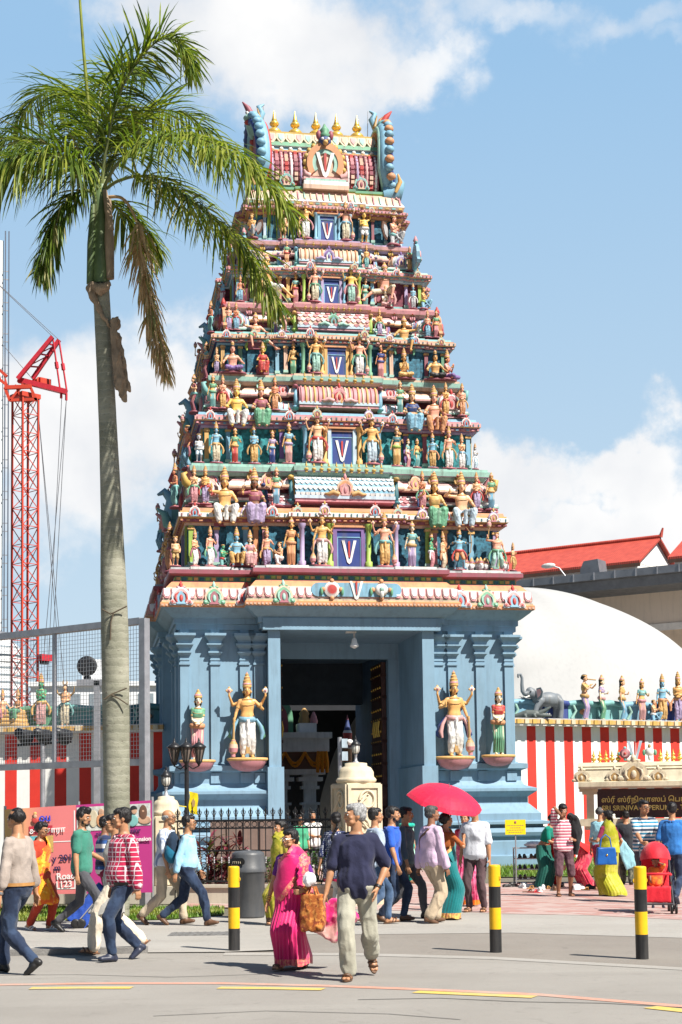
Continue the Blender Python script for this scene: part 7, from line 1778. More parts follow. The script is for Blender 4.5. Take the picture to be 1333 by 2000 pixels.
# striped boundary walls with ornamental coping
def striped(name, label, a, c, zt, stripes, par):
 a, c = V(a), V(c); d = (c-a); L = d.length; d.normalize(); r_ = thing(name, label, 'boundary wall', (a.x, a.y, 0), math.atan2(d.y, d.x)); b = MB()
 b.box(0, L, 0, .3, -.2, zt, wallw);
 o = b.obj('plaster', r_)
 for i, (x0, x1) in enumerate(stripes):
  if x1 < 0 or x0 > L: continue
  b = MB(); b.box(max(0, x0), min(L, x1), -.004, .0, -.2, zt, wallr); b.obj('red_stripe', r_)
 b = MB(); b.box(-.0, L, -.38, .5, zt, zt+.07, P['white']); b.box(-.0, L, -.42, .55, zt+.07, zt+.2, P['yellow']); n = int(L/.3)
 for i in range(n): b.box(i*L/n, (i+.5)*L/n, -.46, -.42, zt+.06, zt+.205, P['gold'] if i % 2 else P['cream'])
 b.box(0, L, -.4, .6, zt+.2, zt+.24, P['grey']); b.obj('coping', r_)
 b = MB(); n = int(L/1.1)
 for i in range(n):
  x0, x1 = i*L/n, (i+1)*L/n-.02; mm = P[par[i % len(par)]]
  b.box(x0, x1, .3, .5, zt+.24, zt+.24+.62, mm)
  b.tube([(x0, .28, zt+.78), ((x0+x1)/2, .24, zt+.84), (x1, .28, zt+.78)], .1, mm, 7); b.tube([(x0+.1, .26, zt+.3), (x0+.25, .22, zt+.55), (x0+.15, .24, zt+.75)], .05, P['mint' if i % 2 else 'sky'], 6)
  if i % 3 == 0: b.ell(((x0+x1)/2, .26, zt+.52), (.14, .05, .1), P[['orange', 'lime', 'yellow'][i % 3]], 8, 5)
 b.obj('parapet', r_); return r_, d
dr = V((math.cos(R(27)), math.sin(R(27)), 0)); Ra = V(T(4.95, 3.2, 0)); Ra.z = 0
def sR(x): return (pl(x, 1450, Ra, dr)-Ra).dot(dr)
zt_r = pl(1020, 1418, Ra, dr).z
stR = [(sR(983+a/3.333), sR(983+(a+58)/3.333)) for a in (20, 155, 277, 397, 515, 633, 748, 865, 977, 1090, 1204, 1318, 1430, 1542, 1652, 1760, 1868, 1974, 2078, 2180, 2280)]
RW, _ = striped('boundary_wall', 'red and white striped wall with yellow coping right of the tower', Ra, Ra+dr*16, zt_r, stR, ['teal', 'sky', 'cobalt', 'teal'])
La = at(-400, 1500, 48.6); Lb = V(T(-5.2, 3.6, 0)); La.z = Lb.z = 0; dl = (Lb-La).normalized()
def sL(x): return (pl(x, 1480, La, dl)-La).dot(dl)
zt_l = pl(180, 1432, La, dl).z
stL = [(sL(10.5+48.3*k), sL(33.5+48.3*k)) for k in range(-9, 7)]
LW, _ = striped('boundary_wall', 'red and white striped wall left of the tower behind the mesh screen', La, Lb, zt_l, stL, ['teal', 'dteal', 'green', 'teal'])
def onwall(px, base, d, zt): q = pl(px, 1400, base, d); return V((q.x, q.y, zt+.24))+V((-d.y, d.x, 0))*.05
GR = 'statues along the right boundary wall'
for px, kind, rz, h, sk_, ga, sa, bo, l in ((1145, 'wflute', 55, 1.5, 'tan', 'lilac', 'ochre', 'yellow', 'statue of woman in yellow bodice playing a flute on the right wall'), (1178, 'woman', 60, 1.5, 'pale', 'green', 'pink', 'lilac', 'statue of woman in green skirt, next to the flute player on the right wall'), (1218, 'woman', 60, 1.5, 'tan', 'sky', 'ochre', 'yellow', 'statue of woman in blue skirt and yellow bodice on the right wall'),
           (1256, 'woman', 10, 1.42, 'ochre', 'pink', 'rose', 'teal', 'crowned statue of woman in pink sari on the right wall'), (1279, 'kneel', 50, .72, 'tan', 'sky', 'white', 'green', 'small kneeling child statue at the feet of a blue-skinned figure'), (1297, 'man', 0, 1.6, 'blue', 'yellow', 'orange', 'green', 'blue-skinned statue in yellow dhoti on the right wall'), (1328, 'arms', 0, 1.7, 'ochre', 'lilac', 'orange', 'green', 'bearded statue in orange top at the right edge of the picture')):
 statue(kind, onwall(px, Ra, dr, zt_r), R(rz)+R(5), h/TPL.get(kind, tpl(kind))['top'], sk_, ga, sa, l, GR, bo, plinth=False)
GL = 'statues along the left boundary wall'
for px, kind, rz, h, sk_, ga, sa, bo, l in ((80, 'pray', 0, 1.65, 'green', 'pink', 'yellow', 'green', 'green praying statue with red crown on the left wall behind mesh'), (127, 'arms', -10, 1.5, 'tan', 'cream', 'teal', 'green', 'horned tan statue in cream trousers on the left wall behind mesh')):
 o = statue(kind, onwall(px, La, dl, zt_l), R(rz), h/tpl(kind)['top'], sk_, ga, sa, l, GL, bo, plinth=False, crown=(px == 80))
 if px == 127:
  B_ = tpl('arms')['B']; mb = MB()
  for s in (-1, 1):
   mb.tube([B_.hp(s*.05, 0, .1), B_.hp(s*.08, 0, .2), B_.hp(s*.05, -.02, .3)], [.04, .03, .01], P['ochre'], 7); mb.tube([(s*.2, .1, 1.3), (s*.38, .05, 1.45), (s*.42, 0, 1.7)], [.05, .045, .02], P['ochre'], 7)
  mb.ell(B_.hp(0, -.1, -.04), (.06, .08, .05), P['tan'] if 'tan' in P else P['ochre'], 9, 6); mb.obj('horn', o)
# coiled serpent with seated pair
co = onwall(22, La, dl, zt_l); sp = thing('coiled_serpent', 'coiled yellow serpent sculpture at the left end of the wall', 'sculpture', co); b = MB()
for i in range(4): b.tube([(.62*math.cos(t)*(1-.05*i)-.15, .25*math.sin(t), .07+.125*i+.015*math.sin(3*t)) for t in [2*PI*k/28 for k in range(29)]], .085, P['yellow' if i % 2 else 'ochre'], 9)
b.obj('coil', sp)
for px, ga, l in ((36, 'green', 'seated statue of woman in green skirt on the coiled yellow serpent'), (6, 'rose', 'seated pink statue on the coiled serpent at the left edge')):
 statue('wsit' if ga == 'green' else 'sit', onwall(px, La, dl, zt_l)+V((0, -.1, .22)), R(-35 if ga == 'green' else 30), .95/tpl('wsit')['top'], 'tan', ga, 'orange', l, GL, 'orange', plinth=False)
# elephant with raised trunk, crocodile at its foot
ec = onwall(1068, Ra, dr, zt_r); el = thing('elephant_statue', 'grey elephant statue with raised trunk on the right wall', 'statue', ec, R(-68), None, .82)
eg = paint('elephant_grey', (.17, .19, .21), rough=.5); b = MB()
def ecap(pts, rr):
 b.tube(pts, rr, DUM, 14); [b.ell(p, (r, r, r), DUM, 12, 8) for p, r in zip((pts[0], pts[-1]), (rr[0], rr[-1]))]
b.ell((0, .15, .78), (.30, .50, .31), DUM, 18, 12); b.ell((0, .5, .74), (.26, .26, .30), DUM, 14, 10); b.ell((0, -.32, .84), (.25, .28, .27), DUM, 14, 10)
b.ell((0, -.62, 1.02), (.19, .22, .22), DUM, 14, 10); b.ell((0, -.68, 1.12), (.15, .17, .15), DUM, 12, 8); b.ell((0, -.74, .92), (.12, .14, .1), DUM, 12, 8)
for x, y in ((-.15, .52), (.15, .58), (-.16, -.22)): ecap([(x, y, .7), (x, y+.04, .35), (x, y, .06)], [.16, .11, .115])
ecap([(.16, -.3, .72), (.17, -.5, .45), (.17, -.62, .14)], [.15, .11, .1])
ecap([(0, -.8, 1.02), (0, -.94, 1.0), (0, -1.02, 1.1), (0, -1.04, 1.35), (0, -1.03, 1.62), (0, -1.1, 1.78), (0, -1.2, 1.76), (0, -1.2, 1.66)], [.12, .1, .085, .07, .06, .055, .05, .045])
b.tube([(0, .72, .86), (0, .82, .6), (0, .8, .35)], [.04, .025, .015], DUM, 8)
link('body', setm(remesh(b, .02, 4), eg), el)
for s in (-1, 1):
 b = MB(); b.M = Matrix.Translation((s*.2, -.5, 1.02)) @ Matrix.Rotation(s*.5, 4, 'Z'); b.prism([(0, .18), (s*.2, .22), (s*.3, .05), (s*.24, -.18), (s*.08, -.28), (0, -.12)][::s], -.02, .02, eg); b.prism([(s*.02, .12), (s*.16, .15), (s*.22, .03), (s*.16, -.12), (s*.06, -.2)][::s], -.03, -.015, P['pink']); b.obj('ear', el)
 b = MB(); b.tube([(s*.1, -.78, .9), (s*.13, -.95, .84), (s*.11, -1.1, .9)], [.04, .03, .008], P['white'], 8); b.obj('tusk', el)
b = MB()
for s in (-1, 1): b.ell((s*.165, -.74, 1.08), (.02, .03, .03), P['black'], 8, 6)
b.obj('eyes', el)
cr_ = thing('crocodile_statue', 'dark grey crocodile statue gripping the elephant foot', 'statue', onwall(1030, Ra, dr, zt_r)+V((0, -.12, 0)), R(80)); b = MB(); cg = paint('crocodile_grey', (.10, .115, .11))
b.tube([(0, .6, .06), (0, .3, .1), (0, 0, .15), (0, -.3, .14), (0, -.45, .12)], [.02, .08, .14, .13, .08], DUM, 12); b.tube([(0, -.42, .1), (0, -.8, .07)], [.09, .04], DUM, 10); b.tube([(0, -.42, .17), (0, -.62, .26), (0, -.78, .36)], [.09, .06, .035], DUM, 10)
for x, y in ((-.15, .05), (.15, .05), (-.15, -.25), (.15, -.25)): b.tube([(0, y, .13), (x, y, .1), (x*1.3, y-.06, .02)], [.07, .05, .04], DUM, 8)
link('body', setm(remesh(b, .016, 3), cg), cr_)
b = MB()
for i in range(5): b.prism([(-.012, 0), (.012, 0), (0, .04)], -.01, .01, P['white'], Matrix.Translation((rnd(-.03, .03), -.5-.06*i, .12)))
b.obj('teeth', cr_)
# name board of the temple
sc0 = at(1240, 1560, 33.5); ns_ = thing('temple_name_board', 'cream stone name board with brown panel and gilt lettering at the right', 'name board', (sc0.x, sc0.y, 0), R(-10))
du = V((math.cos(R(-10)), math.sin(R(-10)), 0))
def nb_(x, y):
 q = pl(x, y, sc0, du); return (q-sc0).dot(du), q.z
xl, zb = nb_(1168, 1598); xr = 2.6; _, ztp = nb_(1168, 1541); brd = mat('brown_granite', (.045, .014, .012), rough=.3, var=.3, scale=20)
b = MB(); b.box(xl, xr, -.02, .1, zb, ztp, brd); b.obj('panel', ns_)
b = MB(); x0, z0 = nb_(1134, 1612); _, zl = nb_(1140, 1600)
b.box(x0, xr+.3, -.25, .5, z0-.02, zl, stone2); b.box(x0+.1, xr+.2, -.2, .45, z0-.1, z0-.02, stone2); b.obj('ledge', ns_)
b = MB()
for xx in (nb_(1200, 1600)[0], nb_(1290, 1600)[0], 2.2): b.box(xx-.12, xx+.12, .0, .35, 0, z0-.1, stone2)
b.obj('support', ns_)
for xx in (nb_(1157, 1600)[0], xr+.1):
 b = MB(); b.box(xx-.11, xx+.05, -.12, .1, zl, ztp-.12, stone2); b.box(xx-.2, xx+.12, -.17, .1, ztp-.12, ztp-.06, stone2); b.box(xx-.26, xx+.14, -.2, .1, ztp-.06, ztp, stone2); b.obj('side_column', ns_)
b = MB(); x1, zc_ = nb_(1131, 1541); _, ze = nb_(1131, 1527); _, zm = nb_(1140, 1505); _, zt2 = nb_(1150, 1490)
pr = [(-.02, zc_), (-.42, zc_), (-.44, zc_+.04), (-.44, ze-.02), (-.36, ze), (-.30, ze+.1), (-.24, zm), (-.26, zm+.02), (-.2, zm+.06), (-.22, zm+.08), (-.1, zt2), (.35, zt2), (.35, zc_)]
vs = [V((x + (-(.0) if k == 0 else 0)+(1 if k else -1)*(-.42-y_)*-.6*0, y_, z_)) for k, x in enumerate((x1, xr+.4)) for y_, z_ in pr]; n = len(pr)
b.add(vs, [tuple(range(n)), tuple(range(2*n-1, n-1, -1))]+[(i+n, (i+1) % n+n, (i+1) % n, i) for i in range(n)], stone2); cop = b.obj('cornice', ns_)
for px, s in ((1137, .36), (1201, .36), (1238, .62), (1285, .36)):
 u_, _ = nb_(px, 1520); o = link('gable_ornament', kudu_mesh('cream', 'cream', 'ochre', 'cream'), ns_); o.location = (u_, -.34, ze-.01); o.scale = (s*1.1, s, s*.8)
for px in (1160, 1172, 1184, 1196, 1208, 1291, 1304, 1316, 1329, 1341, 1353):
 u_, _ = nb_(px, 1488); finial(ns_, u_, .1, zt2, .2, 'brass')
b = MB(); u_, _ = nb_(1241, 1488); namam(b, Matrix.Translation((u_, 0, zt2)), .46, P['lblue'], P['red']); b.box(u_-.16, u_+.1, -.03, .1, zt2, zt2+.06, P['white']); b.obj('forehead_mark', ns_)
b = MB(); u_, z_ = nb_(1221, 1472); M = Matrix.Translation((u_, 0, z_)) @ Matrix.Rotation(PI/2, 4, 'X'); b.lathe([(.01, -.03), (.105, -.03), (.115, .02), (.07, .05), (.01, .05)], P['maroon'], M=M, ms=[P['maroon'], P['maroon'], P['maroon'], P['pink']]); b.ell((u_, -.05, z_), (.03, .02, .03), P['red'], 8, 6)
for k in range(4): b.ell((u_+.12*math.cos(k*PI/2), 0, z_+.12*math.sin(k*PI/2)), (.04, .03, .04), P['teal'], 7, 5)
b.obj('disc_emblem', ns_)
b = MB(); u_, z_ = nb_(1269, 1468); b.ell((u_, 0, z_), (.1, .06, .1), P['white'], 12, 8); b.ell((u_, 0, z_-.12), (.04, .04, .08), P['white'], 8, 6); b.ell((u_, -.01, z_+.11), (.035, .03, .06), P['ochre'], 8, 6)
for s in (-1, 1): b.ell((u_+s*.12, 0, z_-.02), (.04, .03, .07), P['green'], 7, 5)
b.obj('conch_emblem', ns_)
gilt = mat('gilt_lettering', (.72, .52, .16), rough=.35, metal=.6, var=.15, bump=0)
MX = Matrix.Rotation(PI/2, 4, 'X')
b = MB(); u_, z_ = nb_(1175, 1567); text_mesh(b, 'ஸ்ரீ ஸ்ரீநிவாஸப் ெபருமாள் ேகாயில்', .155, gilt, Matrix.Translation((u_, -.028, z_)) @ MX, ext=.006, bold=.002); b.obj('tamil_lettering', ns_)
b = MB(); u_, z_ = nb_(1176, 1583); text_mesh(b, 'SRI SRINIVASA PERUMAL TEMPLE', .15, gilt, Matrix.Translation((u_, -.028, z_)) @ MX, ext=.006, bold=.002); b.obj('english_lettering', ns_)
# yellow notice on a pole
c = at(1008, 1660, 33.9); sg_ = thing('notice_sign', 'small yellow notice sign on a thin steel pole', 'sign', (c.x, c.y, 0)); zt = at(1008, 1601, 33.9).z; zb_ = at(1008, 1630, 33.9).z
b = MB(); b.tube([(0, .02, 0), (0, .02, zb_+.1)], .014, galv, 8); b.obj('pole', sg_)
ys = mat('notice_yellow', (.78, .62, .01), rough=.4, var=.06, bump=0); b = MB(); b.box(-.225, .225, -.008, .008, zb_, zt, ys); pn = b.obj('panel', sg_)
b = MB(); b.ell((0, -.012, zt-.055), (.025, .006, .03), P['maroon'], 10, 6); b.obj('emblem', pn)
b = MB()
for i in range(4):
 z_ = zt-.125-.05*i; w = (.19, .12, .19, .15)[i]; k = -w
 while k < w:
  q = rnd(.02, .05); b.box(k, min(w, k+q), -.011, -.008, z_-.008, z_+.008, P['ochre']); k += q+.012
b.obj('lettering', pn)
# shoe rack and shoes
c = gnd(1047, 1724); rk = thing('shoe_rack', 'grey metal shoe rack with three shelves beside the woman in bottle green', 'shoe rack', (c.x, c.y+.15, 0), R(4)); b = MB()
for x in (-.45, .45):
 for y in (-.14, .14): b.box(x-.015, x+.015, y-.015, y+.015, 0, .8, galv)
b.obj('frame', rk)
for z in (.08, .3, .54, .78): b = MB(); b.box(-.44, .44, -.15, .15, z-.012, z+.012, galv); b.obj('shelf', rk)
def shoe_mesh(m, kind):
 mb = MB()
 if kind == 'shoe': mb.ell((0, -.05, .035), (.042, .1, .035), DUM, 10, 8); mb.ell((0, .06, .05), (.038, .07, .05), DUM, 10, 8); mb.box(-.04, .04, -.13, .12, 0, .018, DUM); me = remesh(mb, .01, 2)
 else:
  mb.prism([(x*.045, y*.13) for x, y in [(math.cos(a), math.sin(a)) for a in [2*PI*i/18 for i in range(18)]]], 0, .02, DUM, Matrix.Rotation(-PI/2, 4, 'X') @ Matrix.Translation((0, -.02, 0)))
  mb.tube([(-.045, -.02, .01), (-.02, -.05, .055), (.02, -.05, .055), (.045, -.02, .01)], .012, DUM, 6); me = mb.mesh('s')
 return setm(me, m)
SHM = [shoe_mesh(LEA[k], kd) for k, kd in (('black', 'shoe'), ('brown', 'shoe'), ('tan', 'sandal'), ('white', 'shoe'), ('red', 'sandal'), ('brown', 'sandal'))]
nm6 = ['black shoe', 'brown shoe', 'tan sandal', 'white trainer', 'red sandal', 'brown sandal']
spots = [(995, 1733), (1003, 1732), (1012, 1731), (1021, 1735), (1030, 1733), (1037, 1736), (1044, 1731), (1050, 1728), (1055, 1733), (1033, 1743), (1043, 1744), (1053, 1742), (1061, 1738), (1075, 1737), (1082, 1740), (1088, 1736), (1098, 1733), (1118, 1737), (1125, 1734), (1131, 1738), (1138, 1735), (1144, 1739), (1150, 1733), (1157, 1737), (1163, 1734), (1168, 1738)]
for i, (px, py) in enumerate(spots):
 k = (i*5+i//4) % 6; q = gnd(px, py, .006); o = link('shoe', SHM[k], None); o.location = q; o.rotation_euler = (0, 0, rnd(0, 6.28)); o.scale = (1.12,)*3
 tag(o, f'{nm6[k]} lying in the row of footwear on the paving near the shoe rack', 'shoe', 'shoes left on the paving')
for z, ks in ((.312, (0, 0, 1)), (.092, (1, 5, 2)), (.552, (0, 1, 0))):
 for i, k in enumerate(ks):
  for s in (-1, 1):
   o = link('shoe', SHM[k], None); o.location = (c.x-.28+.27*i+s*.055, c.y+.12, z); o.rotation_euler = (0, 0, rnd(-.2, .2))
   tag(o, f'{nm6[k]} standing on a shelf of the grey shoe rack', 'shoe', 'shoes on the rack')
o = thing('plastic_bag', 'crumpled white plastic bag lying on top of the shoe rack', 'bag', (c.x, c.y+.12, .85)); mb = MB(); mb.ell((0, 0, 0), (.24, .12, .07), DUM); link('film', setm(remesh(mb, .014, 2, .018, 12, 3), w_), o)
# red umbrella
hp_ = rU.matrix_basis @ BU.han[-1]; ax = V((.24, -.24, 1)).normalized(); apex = at(876, 1536, hp_.y+.05); hand = hp_
ax = (apex-hand).normalized(); rim_ax = V((.25, -.30, 1)).normalized()
um = thing('umbrella', 'open red umbrella held over the woman in teal sari', 'umbrella', hand); umr = cloth('umbrella_red', (.66, .012, .055), rough=.55, sheen=.1)
Mq = Matrix.Translation(apex-hand) @ rim_ax.to_track_quat('Z', 'Y').to_matrix().to_4x4(); b = MB(); n = 8; rows = 8; rs = []
for i in range(rows+1):
 f = i/rows; ring = []
 for j in range(n*4):
  a = 2*PI*j/(n*4)+.2; e = abs(((j % 4)/4)*2-1); k = 1-.055*f*(1-e**2)
  rr = .60*math.sin(f*1.15)/math.sin(1.15)*k; z = -.26*(1-math.cos(f*1.15))/(1-math.cos(1.15))+.03*f*(1-e**2)*0
  ring.append(Mq @ V((rr*math.cos(a), rr*math.sin(a), z)))
 rs.append(ring)
b.rings(rs, umr, False, False); b.rings([[p-rim_ax*.006 for p in r] for r in rs][::-1], umr, False, False); can = b.obj('canopy', um)
b = MB()
for j in range(n): b.tube([Mq @ V((.60*math.sin(f*1.15)/math.sin(1.15)*math.cos(2*PI*j/n+.2), .60*math.sin(f*1.15)/math.sin(1.15)*math.sin(2*PI*j/n+.2), -.26*(1-math.cos(f*1.15))/(1-math.cos(1.15))-.012)) for f in (0, .25, .5, .75, 1)], .004, STEEL, 5)
b.obj('rib', um)
b = MB(); b.tube([(0, 0, -.06), apex-hand+rim_ax*.05], .007, STEEL, 8); b.obj('shaft', um); b = MB(); b.tube([-ax*.1, ax*.06], .014, blk, 8); b.obj('handle', um)
# pushchair with child
p = gnd(1284, 1783, .006); pc = thing('pushchair', 'red pushchair with hood and small black wheels at the right', 'pushchair', p, R(-8)); redc = cloth('pushchair_red', (.62, .015, .03), rough=.6); fr = mat('pushchair_frame', (.05, .05, .055), rough=.35)
for x in (-.24, .24):
 for y in (-.32, .32):
  for q in (-.035, .035):
   b = MB(); M = Matrix.Translation((x+q, y, .085)) @ Matrix.Rotation(PI/2, 4, 'Y'); b.lathe([(.03, -.014), (.075, -.018), (.085, -.01), (.085, .01), (.075, .018), (.03, .014)], LEA['black'], n=20, M=M); wh = b.obj('wheel', pc); b = MB(); b.lathe([(.005, -.016), (.035, -.02), (.035, .02), (.005, .016)], galv, n=12, M=M); b.obj('hub', wh)
b = MB()
for s in (-1, 1):
 b.tube([(s*.24, -.32, .09), (s*.23, -.05, .42), (s*.23, .3, .78), (s*.22, .52, 1.0)], .013, fr, 8); b.tube([(s*.24, .32, .09), (s*.23, .05, .42), (s*.22, -.2, .5)], .013, fr, 8); b.tube([(s*.22, .52, 1.0), (s*.2, .58, 1.03)], .02, LEA['black'], 8)
b.tube([(-.23, -.36, .16), (.23, -.36, .16)], .016, fr, 8); b.obj('frame', pc)
mb = MB(); mb.box(-.21, .21, -.24, .12, .36, .42, DUM); mb.box(-.21, .21, .08, .16, .38, .95, DUM, Matrix.Rotation(R(-14), 4, 'X')); mb.box(-.2, .2, -.3, -.24, .18, .42, DUM); link('seat', setm(remesh(mb, .014, 3, .006, 9, 3), redc), pc)
b = MB(); rs = []
for i in range(9):
 a = R(8)+R(112)*i/8; rs.append([V((.24*math.cos(t), .16-.34*math.sin(t)*math.cos(a)-.06+.0, .72+.30*math.sin(t)*math.sin(a)+.1)) for t in [PI*j/16 for j in range(17)]])
b.rings(rs, redc, False, True, False); b.rings([[q+V((0, .006, -.006)) for q in r] for r in rs][::-1], redc, False, True, False); b.obj('hood', pc)
b = MB(); b.tube([(-.22, -.1, .60), (-.2, -.28, .62), (.2, -.28, .62), (.22, -.1, .60)], .022, redc, 8); b.obj('guard_bar', pc)
tod = cloth('toddler_red_orange', (.72, .10, .03), 'blotch', (.8, .25, .03), None, 2)
person('toddler in red and orange clothes sitting in the red pushchair with an arm raised', 0, 0, -8, .86, dict(feet={q: dict(p=(q*.16, -.62, .25)) for q in (-1, 1)}, knees={q: (q*.3, -1, .8) for q in (-1, 1)}, hipz=.62*1.5, hands={1: dict(p=(.10, -.36, 1.62), d=(-.6, 0, .6)), -1: dict(p=(-.2, -.4, 1.05))}, child=True, lean=-.15, head=(-.2, .1, 0)), 'dark', ('short', HB), (tod, dict(sleeve=.9, t0=-.05, off=.012)), (tod, dict(t1=.9, off=.012)), ('shoe', 'navy'), z=.0, loc=p)
# trolley
p = gnd(140, 1812, PX); tr_ = thing('shopping_trolley', 'blue folding shopping trolley with small black wheels behind the green polo', 'shopping trolley', p, R(10)); blu = cloth('trolley_blue', (.02, .07, .36), rough=.6)
mb = MB(); M = Matrix.Rotation(R(42), 4, 'Y'); mb.box(-.14, .14, -.16, .16, .06, .75, DUM, M); link('sack', setm(remesh(mb, .014, 3, .012, 9, 2), blu), tr_)
for x, y in ((-.3, -.2), (.06, -.18), (.14, -.18), (.1, .18)):
 b = MB(); b.lathe([(.02, -.02), (.06, -.022), (.07, -.012), (.07, .012), (.06, .022), (.02, .02)], LEA['black'], n=18, M=Matrix.Translation((x, y, .07)) @ Matrix.Rotation(PI/2, 4, 'X')); b.obj('wheel', tr_)
b = MB(); b.tube([(-.3, -.18, .08), (.1, -.17, .1), (.62, -.17, .72), (.7, -.17, .8)], .012, galv, 6); b.tube([(-.3, .18, .08), (.1, .17, .1), (.62, .17, .72), (.7, .17, .8)], .012, galv, 6); b.tube([(.7, -.17, .8), (.7, .17, .8)], .014, LEA['black'], 6); b.obj('frame', tr_)
# printed banner
YB = 26.6; TLb, TRb, BLb, BRb = at(9, 1581, YB), at(297, 1563, YB), at(11, 1748, YB), at(298, 1743, YB); bn = thing('banner', 'wide salmon and magenta printed banner tied to the fence on the left', 'banner', (TLb.x, YB, 0))
def bp_(u, v, dy=0):
 q = (TLb*(1-u)+TRb*u)*(1-v)+(BLb*(1-u)+BRb*u)*v; q = q-V((TLb.x, YB, 0)); q.y += -.007*math.sin(u*9+v*3)-.004*math.sin(u*23)+dy; return q
def bquad(u0, u1, v0, v1, m, dy=0, nu=24, name=None, parent=None):
 b = MB(); nv_ = 6
 vs = [bp_(u0+(u1-u0)*i/nu, v0+(v1-v0)*j/nv_, dy) for j in range(nv_+1) for i in range(nu+1)]
 b.add(vs, [(j*(nu+1)+i, (j+1)*(nu+1)+i, (j+1)*(nu+1)+i+1, j*(nu+1)+i+1) for j in range(nv_) for i in range(nu)], m, True); return b.obj(name or 'panel', parent or bn)
def gradm(name, c1, c2, L):
 m, nt, b = _new(name); tc = nt.nodes.new('ShaderNodeTexCoord'); sp_ = nt.nodes.new('ShaderNodeSeparateXYZ'); nt.links.new(tc.outputs['Object'], sp_.inputs[0])
 col = _mix(nt, _mr(nt, sp_.outputs[0], 0, L, 0, 1, True), c1, c2); nt.links.new(col, b.inputs['Base Color']); b.inputs['Roughness'].default_value = .45; return m
WB = (TRb-TLb).length; sal = gradm('banner_salmon', (.62, .36, .13), (.62, .17, .17), WB*.3); mag = mat('banner_magenta', (.42, .035, .19), rough=.45, var=.05, bump=0); wh_ = mat('banner_white', (.74, .70, .68), rough=.45, var=.03, bump=0); navp = mat('banner_ink', (.03, .02, .08), rough=.5, var=0, bump=0)
bquad(0, .485, 0, 1, sal, name='salmon_panel'); bquad(.485, 1, 0, 1, mag, name='magenta_panel'); bquad(0, .47, .93, .945, wh_, -.006, name='white_rule'); bquad(.47, .478, .06, .945, wh_, -.006, 4, name='white_rule'); bquad(.18, .47, .40, .41, wh_, -.006, name='white_rule')
def btext(s_, u, v, size, m, name='lettering', par=None):
 b = MB(); q = bp_(u, v); sl_ = math.atan2((TRb-TLb).z, (TRb-TLb).x); text_mesh(b, s_, size, m, Matrix.Translation((q.x, q.y-.022, q.z)) @ Matrix.Rotation(-sl_, 4, 'Y') @ MX, ext=.002, bold=.003); return b.obj(name, bn)
bquad(.165, .325, .215, .31, mat('banner_red', (.42, .03, .05), bump=0, var=0), -.008, name='red_label'); btext('சுகதாரா', .17, .30, .13, wh_)
btext('ou', .235, .165, .20, mat('banner_blue', (.03, .06, .5), bump=0, var=0))
b = MB(); q = bp_(.21, .15); b.ell((q.x, q.y-.03, q.z), (.06, .008, .05), P['red'], 10, 6); b.ell((q.x, q.y-.034, q.z+.07), (.032, .008, .035), P['skin'], 10, 6); b.ell((q.x, q.y-.03, q.z+.12), (.03, .008, .03), P['yellow'], 10, 6); b.obj('printed_figure', bn)
bquad(.17, .25, .33, .52, mat('banner_cyan', (.10, .40, .46), bump=0, var=.3, scale=20), -.008, 6, name='printed_picture'); bquad(.26, .33, .33, .52, mat('banner_ochre', (.5, .32, .1), bump=0, var=.3, scale=20), -.008, 6, name='printed_picture')
btext('y 2019', .325, .63, .155, navp); btext('m', .335, .735, .15, navp); btext('Road', .35, .835, .155, wh_); btext('1123', .34, .925, .15, wh_)
btext('nic D', .62, .36, .10, navp); btext('ening', .84, .34, .10, navp); btext('Extension', .84, .44, .10, wh_)
def pic(u0, u1, v0, v1, bgc, blobs):
 o = bquad(u0, u1, v0, v1, bgc, -.008, 8, name='photo_print')
 for uu, vv, a_, c_, mm in blobs:
  b = MB(); q = bp_(u0+(u1-u0)*uu, v0+(v1-v0)*vv, -.02); b.ell(q, (a_, .004, c_), mm, 12, 8); b.obj('printed_shape', o)
pic(.49, .68, .03, .30, mat('photo_pale', (.55, .55, .5), var=.4, scale=14, bump=0), ((.2, .55, .07, .13, P['sky']), (.28, .3, .05, .05, P['skin']), (.6, .5, .08, .15, P['cream']), (.9, .6, .1, .12, P['orange']), (.88, .25, .05, .06, P['skin']), (.45, .2, .04, .05, P['black'])))
pic(.83, .99, .03, .27, mat('photo_room', (.5, .52, .5), var=.4, scale=14, bump=0), ((.25, .75, .10, .10, P['teal']), (.32, .3, .05, .06, P['skin']), (.3, .2, .06, .05, P['black']), (.7, .4, .07, .13, P['brown']), (.7, .35, .04, .05, P['skin']), (.75, .75, .12, .07, P['skin'])))
b = MB()
for u_ in (0, .5, 1):
 q = bp_(u_, 0); b.tube([(q.x, .06, 0), (q.x, .06, q.z+.06)], .025, galv, 8)
b.obj('pole', bn)
# mesh screen
do = V((-math.cos(R(36)), math.sin(R(36)), 0)); Og = at(283, 1500, 27.6); Og.z = 0
def sp2(x, y): q = pl(x, y, Og, do); return (q-Og).dot(do), q.z
msn = thing('mesh_screen', 'grey steel mesh screen on square posts behind the palm trunk', 'mesh screen', Og, math.atan2(do.y, do.x))
Lm, _ = sp2(-60, 1300); _, zt_ = sp2(283, 1212); _, zb2 = sp2(283, 1488); xm, _ = sp2(107, 1300); b = MB()
b.box(-.07, .07, -.07, .07, 0, zt_+.04, galv); b.obj('post', msn); b = MB(); b.box(Lm-.07, Lm+.07, -.07, .07, 0, zt_+.04, galv); b.obj('post', msn)
b = MB(); b.box(xm-.035, xm+.035, -.03, .03, zb2, zt_, galv); b.obj('mid_post', msn)
for z_ in (zt_, zb2): b = MB(); b.box(.07, Lm-.07, -.06, .06, z_-.06, z_+.06, galv); b.obj('rail', msn)
b = MB(); wm = mat('wire', (.5, .5, .5), rough=.4, metal=.5, bump=0); x = .12
